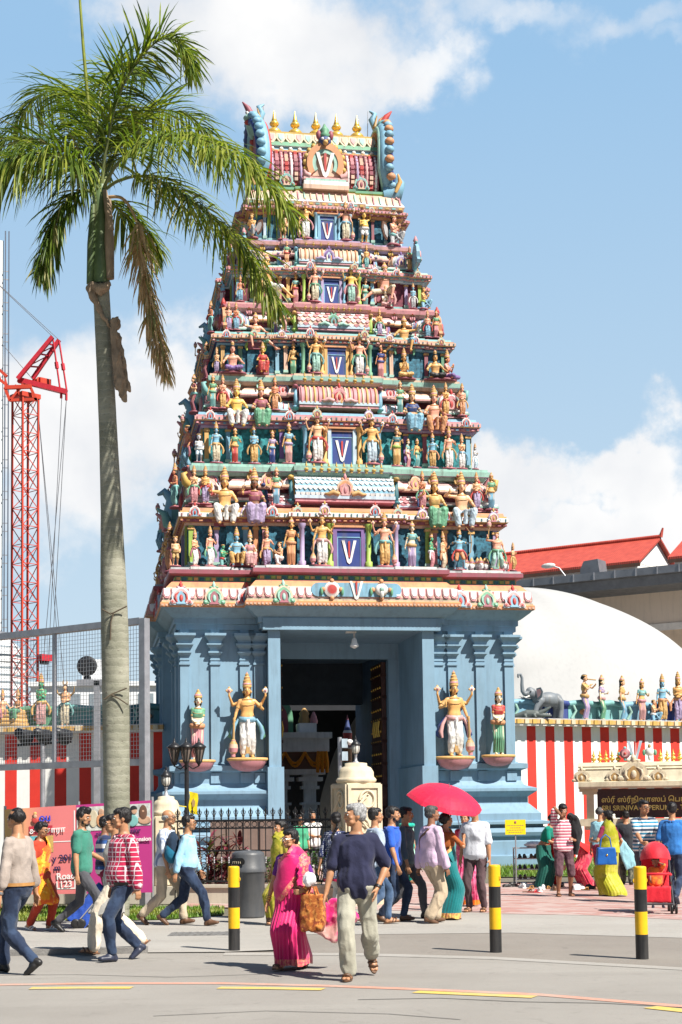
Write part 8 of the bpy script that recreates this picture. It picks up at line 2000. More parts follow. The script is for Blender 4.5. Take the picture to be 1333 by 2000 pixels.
while x < Lm: b.bar((x, 0, zb2), (x, 0, zt_), .006, .006, wm); x += .075
z_ = zb2+.08
while z_ < zt_: b.bar((.07, .004, z_), (Lm-.07, .004, z_), .006, .006, wm); z_ += .075
tag(b.obj('wire_grid', msn), kind='stuff')
# ball lamp post and triple floodlights behind the screen
c = at(190, 1500, 32); zz = at(190, 1330, 32).z; bl_ = thing('speaker_post', 'grey post with cross arm and round black horn behind the mesh screen', 'loudspeaker', (c.x, c.y, 0)); b = MB()
b.box(-.06, .06, -.06, .06, 0, zz, galv); b.box(-.42, .12, -.06, .06, zz-.1, zz+.03, galv); b.obj('post', bl_)
b = MB(); b.box(-.27, -.13, -.05, .05, zz+.03, zz+.1, blk); b.lathe([(.03, -.16), (.1, -.14), (.2, -.02), (.215, .06), (.2, .08), (.06, .05)], blk, n=24, M=Matrix.Translation((-.2, 0, zz+.31)) @ Matrix.Rotation(PI/2, 4, 'X')); b.obj('horn', bl_)
c = at(84, 1500, 30); zz = at(84, 1452, 30).z; tf = thing('floodlight_post', 'steel post with three black floodlights behind the mesh screen', 'floodlight', (c.x, c.y, 0)); b = MB(); b.tube([(0, 0, 0), (0, 0, zz)], .05, galv, 10); b.obj('post', tf); b = MB(); b.tube([(-.5, 0, zz-.03), (.56, 0, zz+.03)], .025, blk, 8); b.obj('crossbar', tf)
for x in (-.38, -.02, .38):
 b = MB(); M = Matrix.Translation((x, -.05, zz+.16)) @ Matrix.Rotation(R(65), 4, 'X') @ Matrix.Rotation(R(-30), 4, 'Y'); b.lathe([(.05, .2), (.09, .16), (.11, .05), (.15, -.06), (.17, -.14), (.16, -.15), (.02, -.12)], blk, n=18, M=M); b.tube([(x-.02, 0, zz), (x-.02, 0, zz+.1)], .02, blk, 6); b.obj('lamp_head', tf)
# grass
gm = leafmat('grass_blade', (.13, .24, .02), tr=.3); gm2 = leafmat('grass_dry', (.26, .30, .05), tr=.3)
def grass(name, poly, n, h, z=0.0):
 xs = [p[0] for p in poly]; ys = [p[1] for p in poly]; b = MB(); k = 0
 plain('lawn_soil' if 0 else name+'_bed', poly, z+.014, mat('turf_soil', (.075, .11, .02), rough=.9, var=.5, scale=3, bump=.5))
 vs, fs, fs2 = [], [], []
 while k < n:
  x, y = rnd(min(xs), max(xs)), rnd(min(ys), max(ys)); ins = False; j = len(poly)-1
  for i in range(len(poly)):
   if (ys[i] > y) != (ys[j] > y) and x < (xs[j]-xs[i])*(y-ys[i])/(ys[j]-ys[i])+xs[i]: ins = not ins
   j = i
  if not ins: continue
  k += 1; hh = h*rnd(.5, 1.2); a = rnd(0, 6.3); w = .012; dx, dy = math.cos(a), math.sin(a); i0 = len(vs)
  vs += [(x-dx*w, y-dy*w, z+.012), (x+dx*w, y+dy*w, z+.012), (x+dy*hh*.5, y-dx*hh*.5, z+.012+hh)]
  (fs if noise.noise(V((x*.8, y*.8, 0))) < .1 else fs2).append((i0, i0+1, i0+2))
 b.add(vs, fs, gm);
 i_ = b.mi(gm2)
 for q in fs2: b.f.append(q); b.m.append(i_); b.sm.append(False)
 tag(b.obj(name), kind='stuff')
grass('grass_verge', [tuple(gnd(*q, PX)[:2]) for q in ((-60, 1800), (200, 1800), (330, 1797), (438, 1788), (438, 1774), (-60, 1772))], 9000, .06, PX)
grass('lawn', [tuple(gnd(*q)[:2]) for q in ((970, 1714), (1180, 1712), (1420, 1712), (1420, 1668), (1060, 1672), (960, 1690))], 14000, .09)
# ---------------------------------------------------------------- foxtail palm
pg = at(223, 1600, 24.6); pg.z = 0
palm = thing('palm_tree', 'tall palm tree with grey ringed trunk and drooping fronds on the left', 'palm tree', pg)
def pm(x, y, dy=0): q = at(x, y, 24.6+dy); return q-pg
def trunkmat():
 m, nt, b = _new('palm_trunk'); vec = _tc(nt)
 sp_ = nt.nodes.new('ShaderNodeSeparateXYZ'); nt.links.new(vec, sp_.inputs[0])
 n1 = _noise(nt, vec, 2.2, 5); z = _math(nt, 'ADD', sp_.outputs[2], _math(nt, 'MULTIPLY', _noise(nt, _tc(nt, 'Object', (3, 3, 1)), 3, 3), .10))
 ring = _math(nt, 'ABSOLUTE', _math(nt, 'SUBTRACT', _math(nt, 'FRACT', _math(nt, 'MULTIPLY', z, 7.5)), .5))
 col = _mix(nt, _mr(nt, n1, .35, .7, 0, 1), (.19, .19, .14), (.33, .32, .25)); col = _mix(nt, _mr(nt, ring, .0, .035, .5, 0), col, (.52, .50, .42))
 n2 = _noise(nt, _tc(nt, 'Object', (6, 6, 9)), 2.4, 6, .7); col = _mix(nt, _mr(nt, n2, .56, .7, 0, .75, True), col, (.12, .10, .075))
 nt.links.new(col, b.inputs['Base Color']); b.inputs['Roughness'].default_value = .85; b.inputs['Specular IOR Level'].default_value = .2
 _bump(nt, b, _math(nt, 'ADD', ring, n2), .5, .02); return m
tm = trunkmat(); px_ = [(225, 1960, 27), (228, 1800, 25), (229, 1600, 25), (227, 1400, 26.5), (225, 1240, 27), (222, 1140, 25.5), (218, 1000, 21), (212, 850, 18), (206, 720, 17), (200, 600, 16.5), (197, 552, 16.5)]
pts = [pm(x, y) for x, y, w in px_]; pts[0] = V((pts[1].x, pts[1].y, -.1)); k_ = 24.6/FPX
b = MB(); fine, rad = [], []
for i in range(len(pts)-1):
 for j in range(8):
  f = j/8; fine.append(pts[i]*(1-f)+pts[i+1]*f); rad.append((px_[i][2]*(1-f)+px_[i+1][2]*f)*k_*(1+.012*math.sin(len(fine)*1.9)*.4))
b.tube(fine, rad, tm, 28); b.obj('trunk', palm)
csm = mat('palm_crownshaft', (.10, .15, .06), rough=.45, var=.35, scale=3, bump=.1, dirt=.4, dcol=(.30, .22, .14)); shm = mat('palm_dry_sheath', (.30, .22, .15), rough=.8, var=.35, scale=4, bump=.4)
b = MB(); b.tube([pm(197, 556), pm(197, 520), pm(196, 470), pm(196, 420), pm(197, 385), pm(199, 362)], [.15, .165, .15, .14, .125, .08], csm, 20); b.obj('crownshaft', palm)
for (x0, y0, x1, y1, w, dy) in ((182, 400, 176, 555, .07, -.1), (212, 390, 216, 545, .08, -.1), (190, 400, 180, 470, .05, .1), (205, 372, 218, 450, .06, -.15)):
 b = MB(); b.tube([pm(x0, y0, dy), pm((x0+x1)/2, (y0+y1)/2, dy*1.3), pm(x1, y1, dy)], [w*.6, w, w*.8], shm if x0 != 182 else csm, 8); b.obj('leaf_sheath', palm)
b = MB(); b.tube([pm(176, 556, -.12), pm(196, 566, -.2), pm(216, 552, -.14)], [.05, .09, .06], shm, 10); b.tube([pm(176, 560, -.12), pm(186, 590, -.16), pm(205, 622, -.17), pm(214, 640, -.1)], [.07, .05, .035, .02], shm, 8); link('torn_sheath', setm(remesh(b, .016, 1, .028, 11, 3), shm), palm)
b = MB(); b.ell(pm(227, 632, -.12), (.085, .08, .11), shm, 12, 8); b.tube([pm(222, 640, -.14), pm(228, 700, -.16), pm(236, 755, -.15), pm(246, 785, -.14)], [.05, .06, .09, .03], shm, 10); b.tube([pm(232, 650, -.1), pm(244, 720, -.1), pm(252, 765, -.12)], [.03, .03, .035], shm, 6); link('hanging_spathe', setm(remesh(b, .016, 1, .03, 12, 5, aniso=(1, 1, .35)), shm), palm)
LG = [leafmat('palm_leaf_dark', (.065, .11, .016), .42, .35, .3), leafmat('palm_leaf_mid', (.14, .20, .026), .42, .4, .3), leafmat('palm_leaf_light', (.28, .31, .05), .42, .45, .3), leafmat('palm_leaf_dry', (.50, .34, .20), .7, .25, .3), leafmat('palm_leaf_straw', (.26, .24, .09), .6, .2, .3)]
rach = mat('palm_rachis', (.13, .15, .05), rough=.5, var=.2, bump=.1)
def catmull(P_, n=10):
 out = []; Q = [P_[0]*2-P_[1]]+P_+[P_[-1]*2-P_[-2]]
 for i in range(1, len(Q)-2):
  for j in range(n):
   t = j/n; a, b_, c, d = Q[i-1], Q[i], Q[i+1], Q[i+2]
   out.append(.5*((2*b_)+(-a+c)*t+(2*a-5*b_+4*c-d)*t*t+(-a+3*b_-3*c+d)*t**3))
 return out+[P_[-1]]
def frond(keys, L=.85, n=95, mats=(0, 1, 1, 2), droop=1.0, start=.16, r0=.032, dead=False, up=.45):
 Pp = catmull([pm(x, y, dy) for x, y, dy in keys]); N = len(Pp); fr_ = MB()
 fr_.tube(Pp, [r0*(1-.85*i/(N-1)) for i in range(N)], LG[3] if dead else rach, 7); o = fr_.obj('frond', palm); lf = MB()
 cum = [0]
 for a, c in zip(Pp[:-1], Pp[1:]): cum.append(cum[-1]+(c-a).length)
 for i in range(n):
  f = start+(1-start)*((i+rnd(-.3, .3))/n); f = min(.995, max(start, f)); s_ = f*cum[-1]; j = 0
  while j < N-2 and cum[j+1] < s_: j += 1
  p = Pp[j]+(Pp[j+1]-Pp[j])*((s_-cum[j])/max(1e-5, cum[j+1]-cum[j])); d = (Pp[j+1]-Pp[j]).normalized()
  sd_ = d.cross(V((0, 0, 1)))
  if sd_.length < .1: sd_ = V((1, 0, 0))
  sd_.normalize(); nu = sd_.cross(d).normalized()
  for sg in (-1, 1):
   for rep in range(2):
    ph = rnd(-.7, 1.1)*up*2; ll = 1.12*L*(.45+.55*math.sin(PI*min(1, .15+.75*f))**.8)*rnd(.75, 1.12)*(.72 if f > .93 else 1)
    dv = (sd_*sg*math.cos(ph)+nu*math.sin(ph)+d*rnd(.45, .95)).normalized()
    m = LG[random.choice(mats)]
    leaf_mesh(lf, p, dv, ll, rnd(.024, .04), droop*rnd(.5, 1.5), m, seg=5, twist=rnd(-.9, .9))
 lf.obj('leaflets', o); return o
frond([(197, 375, 0), (208, 290, -.1), (228, 200, -.2), (262, 130, -.3), (310, 80, -.35), (352, 84, -.4), (378, 140, -.4)], .80, 90, (0, 1, 1, 2), .8)
frond([(194, 375, 0), (175, 330, .2), (130, 295, .4), (70, 275, .5), (5, 270, .6), (-70, 300, .6), (-130, 380, .6)], .95, 100, (0, 0, 1, 1, 4), 1.6)
frond([(199, 375, 0), (230, 320, -.4), (290, 275, -1.0), (360, 265, -1.6), (440, 290, -2.1), (510, 345, -2.4), (570, 420, -2.5)], .9, 105, (1, 1, 2, 2), 1.5)
frond([(203, 372, 0), (235, 352, -.2), (285, 345, -.6), (350, 375, -1.0), (420, 430, -1.4), (490, 500, -1.6), (548, 605, -1.7)], .85, 105, (0, 1, 2, 4, 2), 1.4)
frond([(204, 385, 0), (240, 388, -.2), (266, 430, -.3), (276, 500, -.3), (288, 580, -.3), (304, 650, -.3), (325, 730, -.3)], .62, 90, (3, 3, 3, 4), 1.6, .25, .03, True)
frond([(192, 380, 0), (165, 372, -.3), (135, 390, -.5), (112, 430, -.6), (96, 480, -.6), (82, 535, -.6)], .7, 70, (0, 0, 1, 4), 1.6)
frond([(200, 380, 0), (222, 400, .5), (250, 425, .8), (280, 455, 1.0), (310, 490, 1.1)], .75, 60, (0, 1, 2, 2), 1.7)
frond([(196, 372, 0), (190, 300, .4), (192, 220, .8), (205, 160, 1.2), (240, 130, 1.7), (290, 150, 2.2)], .8, 75, (0, 1, 2), 1.0)
frond([(193, 375, 0), (180, 300, .5), (168, 235, .9), (150, 190, 1.4), (110, 175, 2.0), (60, 200, 2.4), (20, 260, 2.6)], .85, 85, (0, 1, 1, 2), 1.3)
frond([(198, 372, 0), (225, 300, .6), (265, 235, 1.0), (320, 215, 1.5), (380, 235, 1.9), (440, 300, 2.2)], .85, 80, (0, 1, 2, 2), 1.3)
frond([(196, 374, 0), (170, 345, -.4), (120, 310, -.9), (60, 300, -1.2), (0, 330, -1.4), (-40, 400, -1.4)], 1.0, 95, (0, 1, 1, 2), 1.7)
b = MB(); b.tube([pm(178, 260, .1), pm(170, 170, .1), pm(163, 90, .1), pm(155, -20, .1), pm(152, -60, .1)], [.035, .03, .026, .02, .012], LG[2], 8); b.obj('spear_leaf', palm)
b = MB(); vm_ = mat('dry_vine', (.10, .075, .05), rough=.9)
for a in ([(200, 1190), (216, 1199), (224, 1196), (248, 1184)], [(222, 1198), (217, 1215), (216, 1250)], [(204, 1366), (218, 1356), (248, 1344)], [(218, 1357), (232, 1364), (250, 1376)]): b.tube([pm(x, y, -.245) for x, y in a], .012, vm_, 6)
b.obj('tied_vine', palm)
# ---------------------------------------------------------------- courtyard, buildings, crane
# tent
c = at(1040, 1500, 61); zp = at(1040, 1143, 69).z
tw = mat('tent_canvas', (.38, .38, .375), rough=.8, dirt=.25, dcol=(.26, .26, .265), var=.03, scale=.5, bump=0); mb = MB(); rs = []; n = 200
for i in range(61):
 a = PI/2*i/60; ring = []
 for j in range(n):
  t = 2*PI*j/n; rr = math.cos(a); z = zp*math.sin(a)
  f = .22*noise.noise(V((math.cos(t)*2.5, math.sin(t)*2.5, z*.55)))+.09*math.sin(13*t+2.5*math.sin(z*.5))+.20*abs(math.sin(z*.9+2*math.sin(t*2)))
  ring.append(V((c.x+(11.8*rr+f)*math.cos(t), c.y+9+(9*rr+f)*math.sin(t), max(0, z-.2*abs(math.sin(t*4))*rr))))
 rs.append(ring)
mb.rings(rs, tw); tag(mb.obj('tent'), 'large white domed canvas tent behind the striped wall on the right', 'tent')
# hall with red tiled roofs and grey gutter
db = V((-math.cos(R(33)), math.sin(R(33)), 0)); Ob = at(1400, 1092, 72); Ob.z = 0; nb2 = V((-db.y, db.x, 0)); nb2 = nb2 if nb2.y > 0 else -nb2
hall = thing('hall_building', 'beige hall building with grey gutter and red tiled roofs at the far right', 'building', Ob, math.atan2(db.y, db.x))
def hb_(x, y, dep=0): q = pl(x, y, Ob+nb2*dep, db); return (q-Ob).dot(db), q.z
sy = -1 if (Matrix.Rotation(math.atan2(db.y, db.x), 3, 'Z') @ V((0, 1, 0))).dot(nb2) < 0 else 1   # local y that points away from the viewer
x0, zg = hb_(1400, 1092); x1, zg2 = hb_(1005, 1142); zg = (zg+hb_(1333, 1100)[1]+hb_(1100, 1129)[1])/3; Lh = x1+6
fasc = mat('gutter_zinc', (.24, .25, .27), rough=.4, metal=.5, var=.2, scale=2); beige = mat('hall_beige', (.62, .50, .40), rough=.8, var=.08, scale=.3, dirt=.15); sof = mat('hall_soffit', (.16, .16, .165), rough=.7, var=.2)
def hbox(b, xa, xb, ya, yb, za, zb, m): y0, y1 = sorted((sy*ya, sy*yb)); b.box(xa, xb, y0, y1, za, zb, m)
b = MB(); hbox(b, -8, Lh, 2.0, 14, -.5, zg-.9, beige); hbox(b, -8, Lh, 1.9, 2.0, zg-2.9, zg-2.55, mat('hall_band', (.66, .60, .54))); hbox(b, -8, Lh, 1.93, 2.0, zg-5.0, zg-2.9, mat('hall_lower', (.60, .44, .30), var=.1, dirt=.2)); b.obj('wall', hall)
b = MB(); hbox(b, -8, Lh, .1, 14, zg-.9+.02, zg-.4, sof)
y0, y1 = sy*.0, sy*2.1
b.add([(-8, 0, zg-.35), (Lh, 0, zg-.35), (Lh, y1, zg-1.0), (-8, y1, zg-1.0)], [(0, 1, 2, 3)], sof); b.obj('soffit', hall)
b = MB(); hbox(b, -8, Lh, -.1, .1, zg-.36, zg, fasc); k = -7
while k < Lh: hbox(b, k, k+.05, -.13, -.1, zg-.38, zg+.02, galv); k += 1.1
b.obj('gutter', hall)
tile = None
def tilemat():
 m, nt, b = _new('red_roof_tiles'); vec = _tc(nt); w = nt.nodes.new('ShaderNodeTexWave'); w.inputs['Scale'].default_value = 2.6; w.bands_direction = 'X'; w.inputs['Distortion'].default_value = .3; nt.links.new(vec, w.inputs['Vector'])
 w2 = nt.nodes.new('ShaderNodeTexWave'); w2.inputs['Scale'].default_value = 1.3; w2.bands_direction = 'Z'; w2.wave_profile = 'SAW'; nt.links.new(vec, w2.inputs['Vector'])
 col = _mix(nt, _mr(nt, _noise(nt, vec, 3, 4), .3, .7, 0, 1), (.42, .055, .035), (.56, .09, .055)); col = _mix(nt, _mr(nt, w.outputs['Fac'], 0, .3, .35, 0), col, (.2, .025, .02)); nt.links.new(col, b.inputs['Base Color']); b.inputs['Roughness'].default_value = .6
 _bump(nt, b, _math(nt, 'ADD', w.outputs['Fac'], w2.outputs['Fac']), .35, .03); return m
tile = tilemat()
def roof(xa, xb, dep, ze, zr, hw):
 b = MB(); y0, ym, y1 = sy*dep, sy*(dep+hw), sy*(dep+2*hw)
 for ya, yb in ((y0, ym), (y1, ym)): b.add([(xa, ya, ze), (xb, ya, ze), (xb, yb, zr), (xa, yb, zr), (xa, ya, ze-.12), (xb, ya, ze-.12), (xb, yb, zr-.12), (xa, yb, zr-.12)], [(0, 1, 2, 3), (4, 7, 6, 5), (0, 4, 5, 1), (0, 3, 7, 4), (1, 5, 6, 2)], tile)
 b.tube([(xa, ym, zr+.04), (xb, ym, zr+.04)], .12, tile, 8); b.tube([(xa, ym, zr+.02), (xa-.15, ym, zr+.5)], [.12, .05], tile, 8)
 o = b.obj('roof', hall); b = MB(); w = mat('hall_white', (.74, .73, .70), var=.06, dirt=.2)
 b.add([(xa+.25, y0, ze-.1), (xa+.25, ym, zr-.1), (xa+.25, y1, ze-.1)], [(0, 1, 2)], w); yy0, yy1 = sorted((y0+sy*.3, y1-sy*.3)); b.box(xa+.25, xb-.25, yy0, yy1, zg-1.2, ze-.05, w); b.obj('gable_wall', o)
 b = MB(); b.box(xa, xb, min(y0, y0+sy*.06), max(y0, y0+sy*.06), ze-.3, ze-.12, P['brown']); b.obj('eave_board', o)
 return o
xa, ze = hb_(1250, 1094, 4); xb, _ = hb_(1000, 1120, 4); _, zr = hb_(1270, 1052, 7); roof(xa, xb+8, 4, ze, zr, 3)
xa2, _ = hb_(1304, 1082, 4); roof(-14, xa2, 4, ze, zr, 3)
b = MB(); q0, z0_ = hb_(1140, 1118, 1.2); q1, _ = hb_(1178, 1112, 1.2); y0, y1 = sy*.8, sy*1.8
b.prism([(q1, z0_-.2), (q1+.1, z0_+.55), (q0-.2, z0_+.5), (q0, z0_+.1), (q0, z0_-.2)], min(y0, y1), max(y0, y1), fasc); b.obj('roof_vent', hall)
b = MB(); q0, z0_ = hb_(1085, 1100, .3); b.tube([(q0-.6, sy*.2, zg), (q0-.3, sy*.1, zg+.45), (q0, sy*.0, zg+.55)], .04, galv, 6); b.ell((q0+.25, 0, zg+.6), (.4, .14, .14), P['white'], 10, 6); b.obj('roof_floodlight', hall)
# courtyard hall and shrine seen through the doorway
wst = mat('shrine_white_stone', (.78, .77, .74), rough=.7, var=.12, scale=2, dirt=.3, dcol=(.22, .2, .18), bump=.2)
sh = thing('pillared_shrine', 'white carved stone shrine seen through the temple doorway', 'shrine', T(1.1, 13.6, 0), TA); b = MB()
b.box(-3.2, .25, -.6, 1.6, 0, .5, wst); b.box(-3.0, .1, -.4, 1.6, .5, .8, wst); b.obj('platform', sh)
for x in (-2.55, -1.45, -.35):
 b = MB()
 for (w, z0, z1) in ((.42, .8, 1.15), (.34, 1.15, 1.5), (.26, 1.5, 1.9), (.36, 1.9, 2.0), (.22, 2.0, 2.5), (.34, 2.5, 2.62), (.26, 2.62, 2.8), (.46, 2.8, 2.95), (.3, 2.95, 3.05), (.55, 3.05, 3.25)): b.box(x-w, x+w, -.1-w*.8, -.1+w*.8, z0, z1, wst)
 b.obj('pillar', sh)
b = MB(); b.box(-3.3, .3, -.9, 1.6, 3.9, 4.4, wst); b.box(-3.4, .4, -1.0, 1.6, 4.4, 4.62, wst); b.box(-3.0, .1, -.5, 1.6, 3.25, 3.9, P['brown']); b.obj('entablature', sh)
b = MB(); b.prism([(-2.6, 4.62)]+[(-1.75+.85*math.cos(a), 5.2+.95*math.sin(a)) for a in [PI-PI*i/12 for i in range(13)]]+[(-.9, 4.62)], .3, .6, P['green']); b.prism([(-2.4, 4.62)]+[(-1.75+.65*math.cos(a), 5.15+.75*math.sin(a)) for a in [PI-PI*i/12 for i in range(13)]]+[(-1.1, 4.62)], .26, .3, P['maroon']); b.obj('niche_arch', sh)
b = MB(); b.box(-.75, -.1, -.4, .6, 4.62, 5.0, wst); b.lathe([(.2, 5.0), (.24, 5.1), (.16, 5.3), (.2, 5.4), (.05, 5.6)], P['ochre'], n=12, c=(-.5, .1, 0)); b.lathe([(.14, 5.0), (.16, 5.1), (.1, 5.3), (.03, 5.45)], P['rose'], n=12, c=(-.15, 0, 0)); b.obj('small_idols', sh)
statue('man', T(-.65, 13.7, 4.64), TA, 1.25/tpl('man')['top'], 'grey', 'yellow', 'orange', 'grey-skinned statue in yellow dhoti under the green arch inside the doorway', None, plinth=False)
gar = mat('marigold_garland', (.75, .24, .01), rough=.8, var=.35, scale=30, bump=.6, bscale=60); gl_ = thing('marigold_garland', 'orange marigold garlands hanging from the shrine inside the doorway', 'garland', T(1.1, 12.6, 0), TA);
for i in range(4):
 b = MB(); x0 = -2.9+.75*i
 for k_2 in (0, .12): b.tube([(x0+.75*t, -.04, 3.88-(.42+k_2)*math.sin(PI*t)) for t in [j/12 for j in range(13)]], .05, gar, 7)
 b.obj('swag', gl_)
b = MB()
for x in (-.0, .12, -.12): b.tube([(x, -.05, 3.9), (x*1.3, -.06, 3.5), (x*1.5, -.05, 3.1)], [.08, .1, .06], gar, 8)
b.obj('tassel', gl_)
pv_ = thing('painted_column', 'dark column with red and white bands just inside the doorway', 'column', T(2.15, 13.0, 0), TA); b = MB()
b.lathe([(.16, 0), (.16, 3.2), (.2, 3.25), (.16, 3.5), (.16, 4.0), (.2, 4.05), (.16, 4.3), (.18, 4.6), (.14, 4.7), (.1, 4.85), (.05, 5.1), (.01, 5.3)], P['navy'], n=16, ms=[P['dteal'], P['cobalt'], P['teal'], P['orange'], P['white'], P['maroon'], P['red'], P['white'], P['navy'], P['navy'], P['maroon']]); b.obj('shaft', pv_)
hl = thing('prayer_hall', 'roofed prayer hall coloured dark as shade in the courtyard behind the temple tower', 'building', T(0, 15.6, 0), TA); b = MB(); dk = mat('hall_plaster_shade', (.02, .022, .027), rough=.8, var=.2)  # interior shade put into the near-black plaster colour
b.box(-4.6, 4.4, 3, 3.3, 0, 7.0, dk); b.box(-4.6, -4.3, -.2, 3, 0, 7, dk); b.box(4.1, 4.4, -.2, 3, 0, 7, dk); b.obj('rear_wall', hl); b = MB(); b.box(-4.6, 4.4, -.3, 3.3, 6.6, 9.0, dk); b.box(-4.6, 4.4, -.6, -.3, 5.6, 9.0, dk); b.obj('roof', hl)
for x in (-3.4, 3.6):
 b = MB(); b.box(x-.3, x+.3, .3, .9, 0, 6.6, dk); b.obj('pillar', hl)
uc = thing('utility_post', 'steel post with grey switch boxes in front of the doorway beside the gate pillar', 'utility post', (at(666, 1600, 31).x, 31, 0)); b = MB(); b.tube([(0, 0, 0), (0, 0, at(666, 1440, 31).z)], .045, galv, 10); b.obj('post', uc)
for y_ in (1452, 1477):
 z_ = at(666, y_, 31).z; b = MB(); b.box(.04, .16, -.1, .06, z_-.09, z_+.09, P['lblue']); b.obj('switch_box', uc)
b = MB(); b.ell((.2, -.06, at(666, 1450, 31).z), (.07, .07, .06), P['white'], 10, 6); b.obj('camera_dome', uc)
# crane
cp = at(48, 1500, 165); cp.z = 0; cr = thing('tower_crane', 'red luffing tower crane with lattice mast on the left', 'crane', cp, R(45)); redp = mat('crane_red', (.52, .05, .022), rough=.5, var=.2, scale=.3, bump=0, dirt=.2); red2 = mat('crane_crimson', (.46, .02, .035), rough=.5, var=.2, bump=0)
zk = at(46, 780, 165).z; s2 = 1.0; b = MB()
for x in (-s2, s2):
 for y in (-s2, s2): b.bar((x, y, 0), (x, y, zk), .19, .19, redp)
z_ = 0; hh = 2.05; i = 0
while z_ < zk-1:
 for a, c in (((-s2, -s2), (s2, -s2)), ((s2, -s2), (s2, s2)), ((s2, s2), (-s2, s2)), ((-s2, s2), (-s2, -s2))):
  b.bar((*a, z_), (*c, z_), .07, .07, redp)
  if i % 2: a, c = c, a
  b.bar((*a, z_), (*c, z_+hh), .07, .07, redp);
  if i % 2 == 0: b.bar((*c, z_), (*a, z_+hh), .06, .06, redp)
 z_ += hh; i += 1
b.obj('mast', cr)
def cl(x, y, dy=0): q = at(x, y, 165+dy); return Matrix.Rotation(R(-45), 4, 'Z') @ (q-cp)
b = MB()
for dy in (-1.2, 1.2):
 b.bar(cl(20, 783, dy), cl(10, 757, dy), .3, .3, redp); b.bar(cl(72, 783, dy), cl(58, 752, dy), .3, .3, redp); b.bar(cl(10, 757, dy), cl(62, 755, dy), .4, .4, redp); b.bar(cl(20, 783, dy), cl(46, 750, dy), .25, .25, redp); b.bar(cl(46, 783, dy), cl(30, 752, dy), .25, .25, redp); b.bar(cl(20, 782, dy), cl(74, 780, dy), .3, .3, redp)
b.box(-1.2, 1.2, -1.2, 1.2, zk, zk+.5, redp); b.obj('slewing_platform', cr)
b = MB(); b.bar(cl(36, 742), cl(131, 766), .7, .55, red2); b.bar(cl(36, 742, 2), cl(120, 763, 2), .5, .5, red2)
q = cl(82, 746, 1); b.box(q.x-.5, q.x+.9, q.y-.5, q.y+.5, q.z-.4, q.z+.35, redp); q = cl(73, 745, 1); b.lathe([(.3, -.5), (.42, -.45), (.3, -.4), (.3, .4), (.42, .45), (.3, .5)], redp, n=12, M=Matrix.Translation(q) @ Matrix.Rotation(PI/2, 4, 'X'))
b.obj('counter_jib', cr)
b = MB()
for (xa_, ya_, xb_, yb_, dy) in ((35, 740, 103, 658, -.9), (64, 740, 116, 664, .9)): b.bar(cl(xa_, ya_, dy), cl(xb_, yb_, dy), .42, .42, red2)
for f in (.3, .6, .85): b.bar(cl(35+68*f, 740-82*f, -.9), cl(64+52*f, 740-76*f, .9), .16, .16, red2)
b.bar(cl(35+68*.3, 740-82*.3, -.9), cl(64+52*.6, 740-76*.6, .9), .12, .12, red2); b.bar(cl(35+68*.6, 740-82*.6, -.9), cl(64+52*.85, 740-76*.85, .9), .12, .12, red2); b.obj('a_frame', cr)
b = MB()
for (xa_, ya_, xb_, yb_) in ((104, 662, 118, 762), (116, 666, 131, 764)):
 b.bar(cl(xa_, ya_), cl(xb_, yb_), .14, .14, red2); b.bar(cl(xa_+(xb_-xa_)*.45, ya_+(yb_-ya_)*.45), cl(xa_+(xb_-xa_)*.58, ya_+(yb_-ya_)*.58), .3, .3, red2)
for x, y0_, y1_ in ((120, 766, 778), (130, 768, 782)): b.bar(cl(x, y0_), cl(x, y1_), .2, .2, red2)
b.obj('tie_bar', cr)
b = MB()
for dy in (-1, 1):
 for y_ in (0, 28): b.bar(cl(14, 752-y_*.6, dy), cl(-70, 690-y_, dy), .3, .3, redp)
 for k2 in range(7):
  f = k2/7; b.bar(cl(14-84*f, 752-62*f, dy), cl(14-84*(f+.07), 735-72*(f+.07), dy), .14, .14, redp)
b.obj('jib', cr)
wire = mat('steel_cable', (.12, .12, .13), rough=.5, metal=.5, bump=0); b = MB()
for a in (((104, 658), (-20, 540)), ((116, 664), (-10, 548)), ((62, 738), (5, 672)), ((121, 778), (93, 1330)), ((130, 782), (104, 1250)), ((75, 800), (112, 1240)), ((75, 800), (132, 1400)), ((130, 782), (86, 1280))): b.tube([cl(*a[0]), cl(*a[1])], .035, wire, 5)
b.obj('cable', cr)
b = MB(); q = cl(87, 1285); b.box(q.x-.7, q.x+.7, q.y-.5, q.y+.5, q.z-.35, q.z+.35, red2); b.box(q.x-.4, q.x+.4, q.y-.3, q.y+.3, q.z-.7, q.z-.35, blk); b.obj('hook_block', cr)
# high-rise at the left edge
hq = at(4, 1400, 330); hq.z = 0; ztop = at(5, 470, 330).z; hr = thing('high_rise', 'white high-rise block with hoist mast at the left edge of the picture', 'building', hq, R(15)); ww_ = mat('tower_white', (.70, .71, .72), rough=.7, var=.06, bump=0); gw = mat('tower_window', (.22, .26, .29), rough=.2, var=.2, bump=0)
b = MB(); b.box(-30, 0, 0, 20, 0, ztop, ww_); o = b.obj('wall', hr)
nfl = int(ztop/3.5)
for i in range(nfl):
 for j in range(2):
  b = MB(); x = -.9-j*2.6; b.box(x-1.4, x, -.06, .0, i*3.5+1.0, i*3.5+2.9, gw); b.obj('window', hr) if i*2+j < 100 else None
b = MB()
for x in (.35, 1.1): b.bar((x, -.5, 0), (x, -.5, ztop+2), .28, .28, mat('hoist_steel', (.10, .12, .16), rough=.5, metal=.3, bump=0))
for i in range(int(ztop/7)): b.bar((0, -.5, i*7), (1.1, -.5, i*7), .2, .2, galv); b.bar((0, -.5, i*7+1.8), (1.1, -.5, i*7+1.8), .2, .2, galv)
b.obj('hoist_mast', hr)
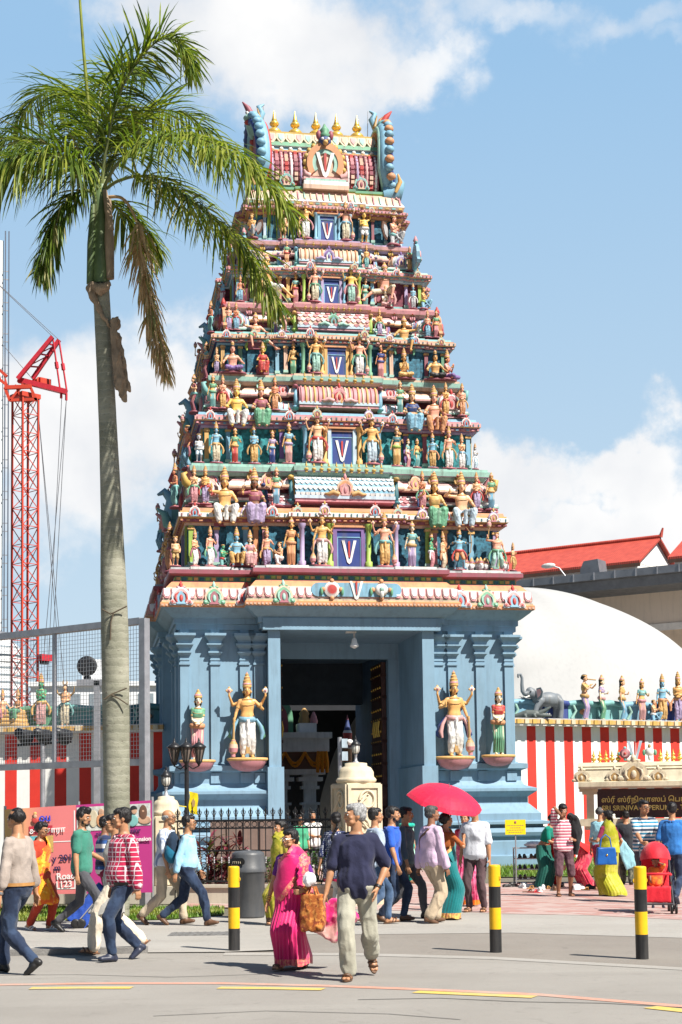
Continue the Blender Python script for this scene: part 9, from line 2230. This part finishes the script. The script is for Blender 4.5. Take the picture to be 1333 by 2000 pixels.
# round building and low white block on the left
rq = at(-20, 1400, 210); rq.z = 0; rb_ = thing('round_building', 'round white building with banded storeys behind the crane', 'building', rq); z0 = at(10, 1285, 210).z; u_ = 210/FPX
b = MB(); b.lathe([(70*u_, 0), (70*u_, z0-12*u_), (72*u_, z0-12*u_), (72*u_, z0-2*u_), (60*u_, z0-2*u_), (60*u_, z0+3*u_), (66*u_, z0+3*u_), (66*u_, z0+16*u_), (58*u_, z0+16*u_), (58*u_, z0+20*u_), (40*u_, z0+36*u_), (35*u_, z0+50*u_), (1, z0+50*u_)], ww_, n=48, ms=[ww_, ww_, ww_, gw, gw, ww_, ww_, gw, gw, ww_, fasc, fasc]); b.obj('wall', rb_)
for i in range(8):
 b = MB(); z_ = z0-12*u_-(i+1)*14*u_; b.lathe([(70.3*u_, z_), (70.5*u_, z_+4*u_)], gw, n=48); b.obj('window_band', rb_)
lq = at(200, 1400, 120); lq.z = 0; lb_ = thing('low_block', 'low white building with flat roof behind the left wall', 'building', lq, R(5)); z0 = at(200, 1340, 120).z; b = MB(); b.box(-5.5, 4.6, 0, 10, 0, z0, ww_); b.box(-5.7, 4.8, -.3, 10, z0, z0+.35, ww_); b.box(-1.6, 1.2, 1, 6, z0+.35, z0+2.2, ww_); b.obj('wall', lb_)
for i in range(5): b = MB(); b.box(-4.8+1.9*i, -3.6+1.9*i, -.05, 0, z0-1.7, z0-.6, gw); b.obj('window', lb_)
def bgtree(px, Y, h, w, label):
 c = at(px, 1500, Y); r_ = thing('tree', label, 'tree', (c.x, c.y, 0), 0, 'trees beyond the temple walls'); b = MB(); b.tube([(0, 0, 0), (.2, 0, h*.35), (.1, 0, h*.6)], [.3, .22, .1], bark, 9); b.obj('trunk', r_); mb = MB()
 cl_ = [(V((rnd(-.5, .5)*w, rnd(-.5, .5)*w, h*rnd(.5, .95))), rnd(.12, .22)*w) for _ in range(16)]
 for q, rr in cl_:
  for i in range(130):
   d = V((rnd(-1, 1), rnd(-1, 1), rnd(-1, 1))).normalized(); leaf_mesh(mb, q+d*rr*rnd(.4, 1), d+V((0, 0, .2)), rnd(.3, .6), rnd(.15, .3), .5, lg[random.choice((0, 0, 1))], seg=2)
 mb.obj('crown', r_)
bgtree(-140, 90, 7, 7, 'leafy green tree beyond the left wall at the picture edge')
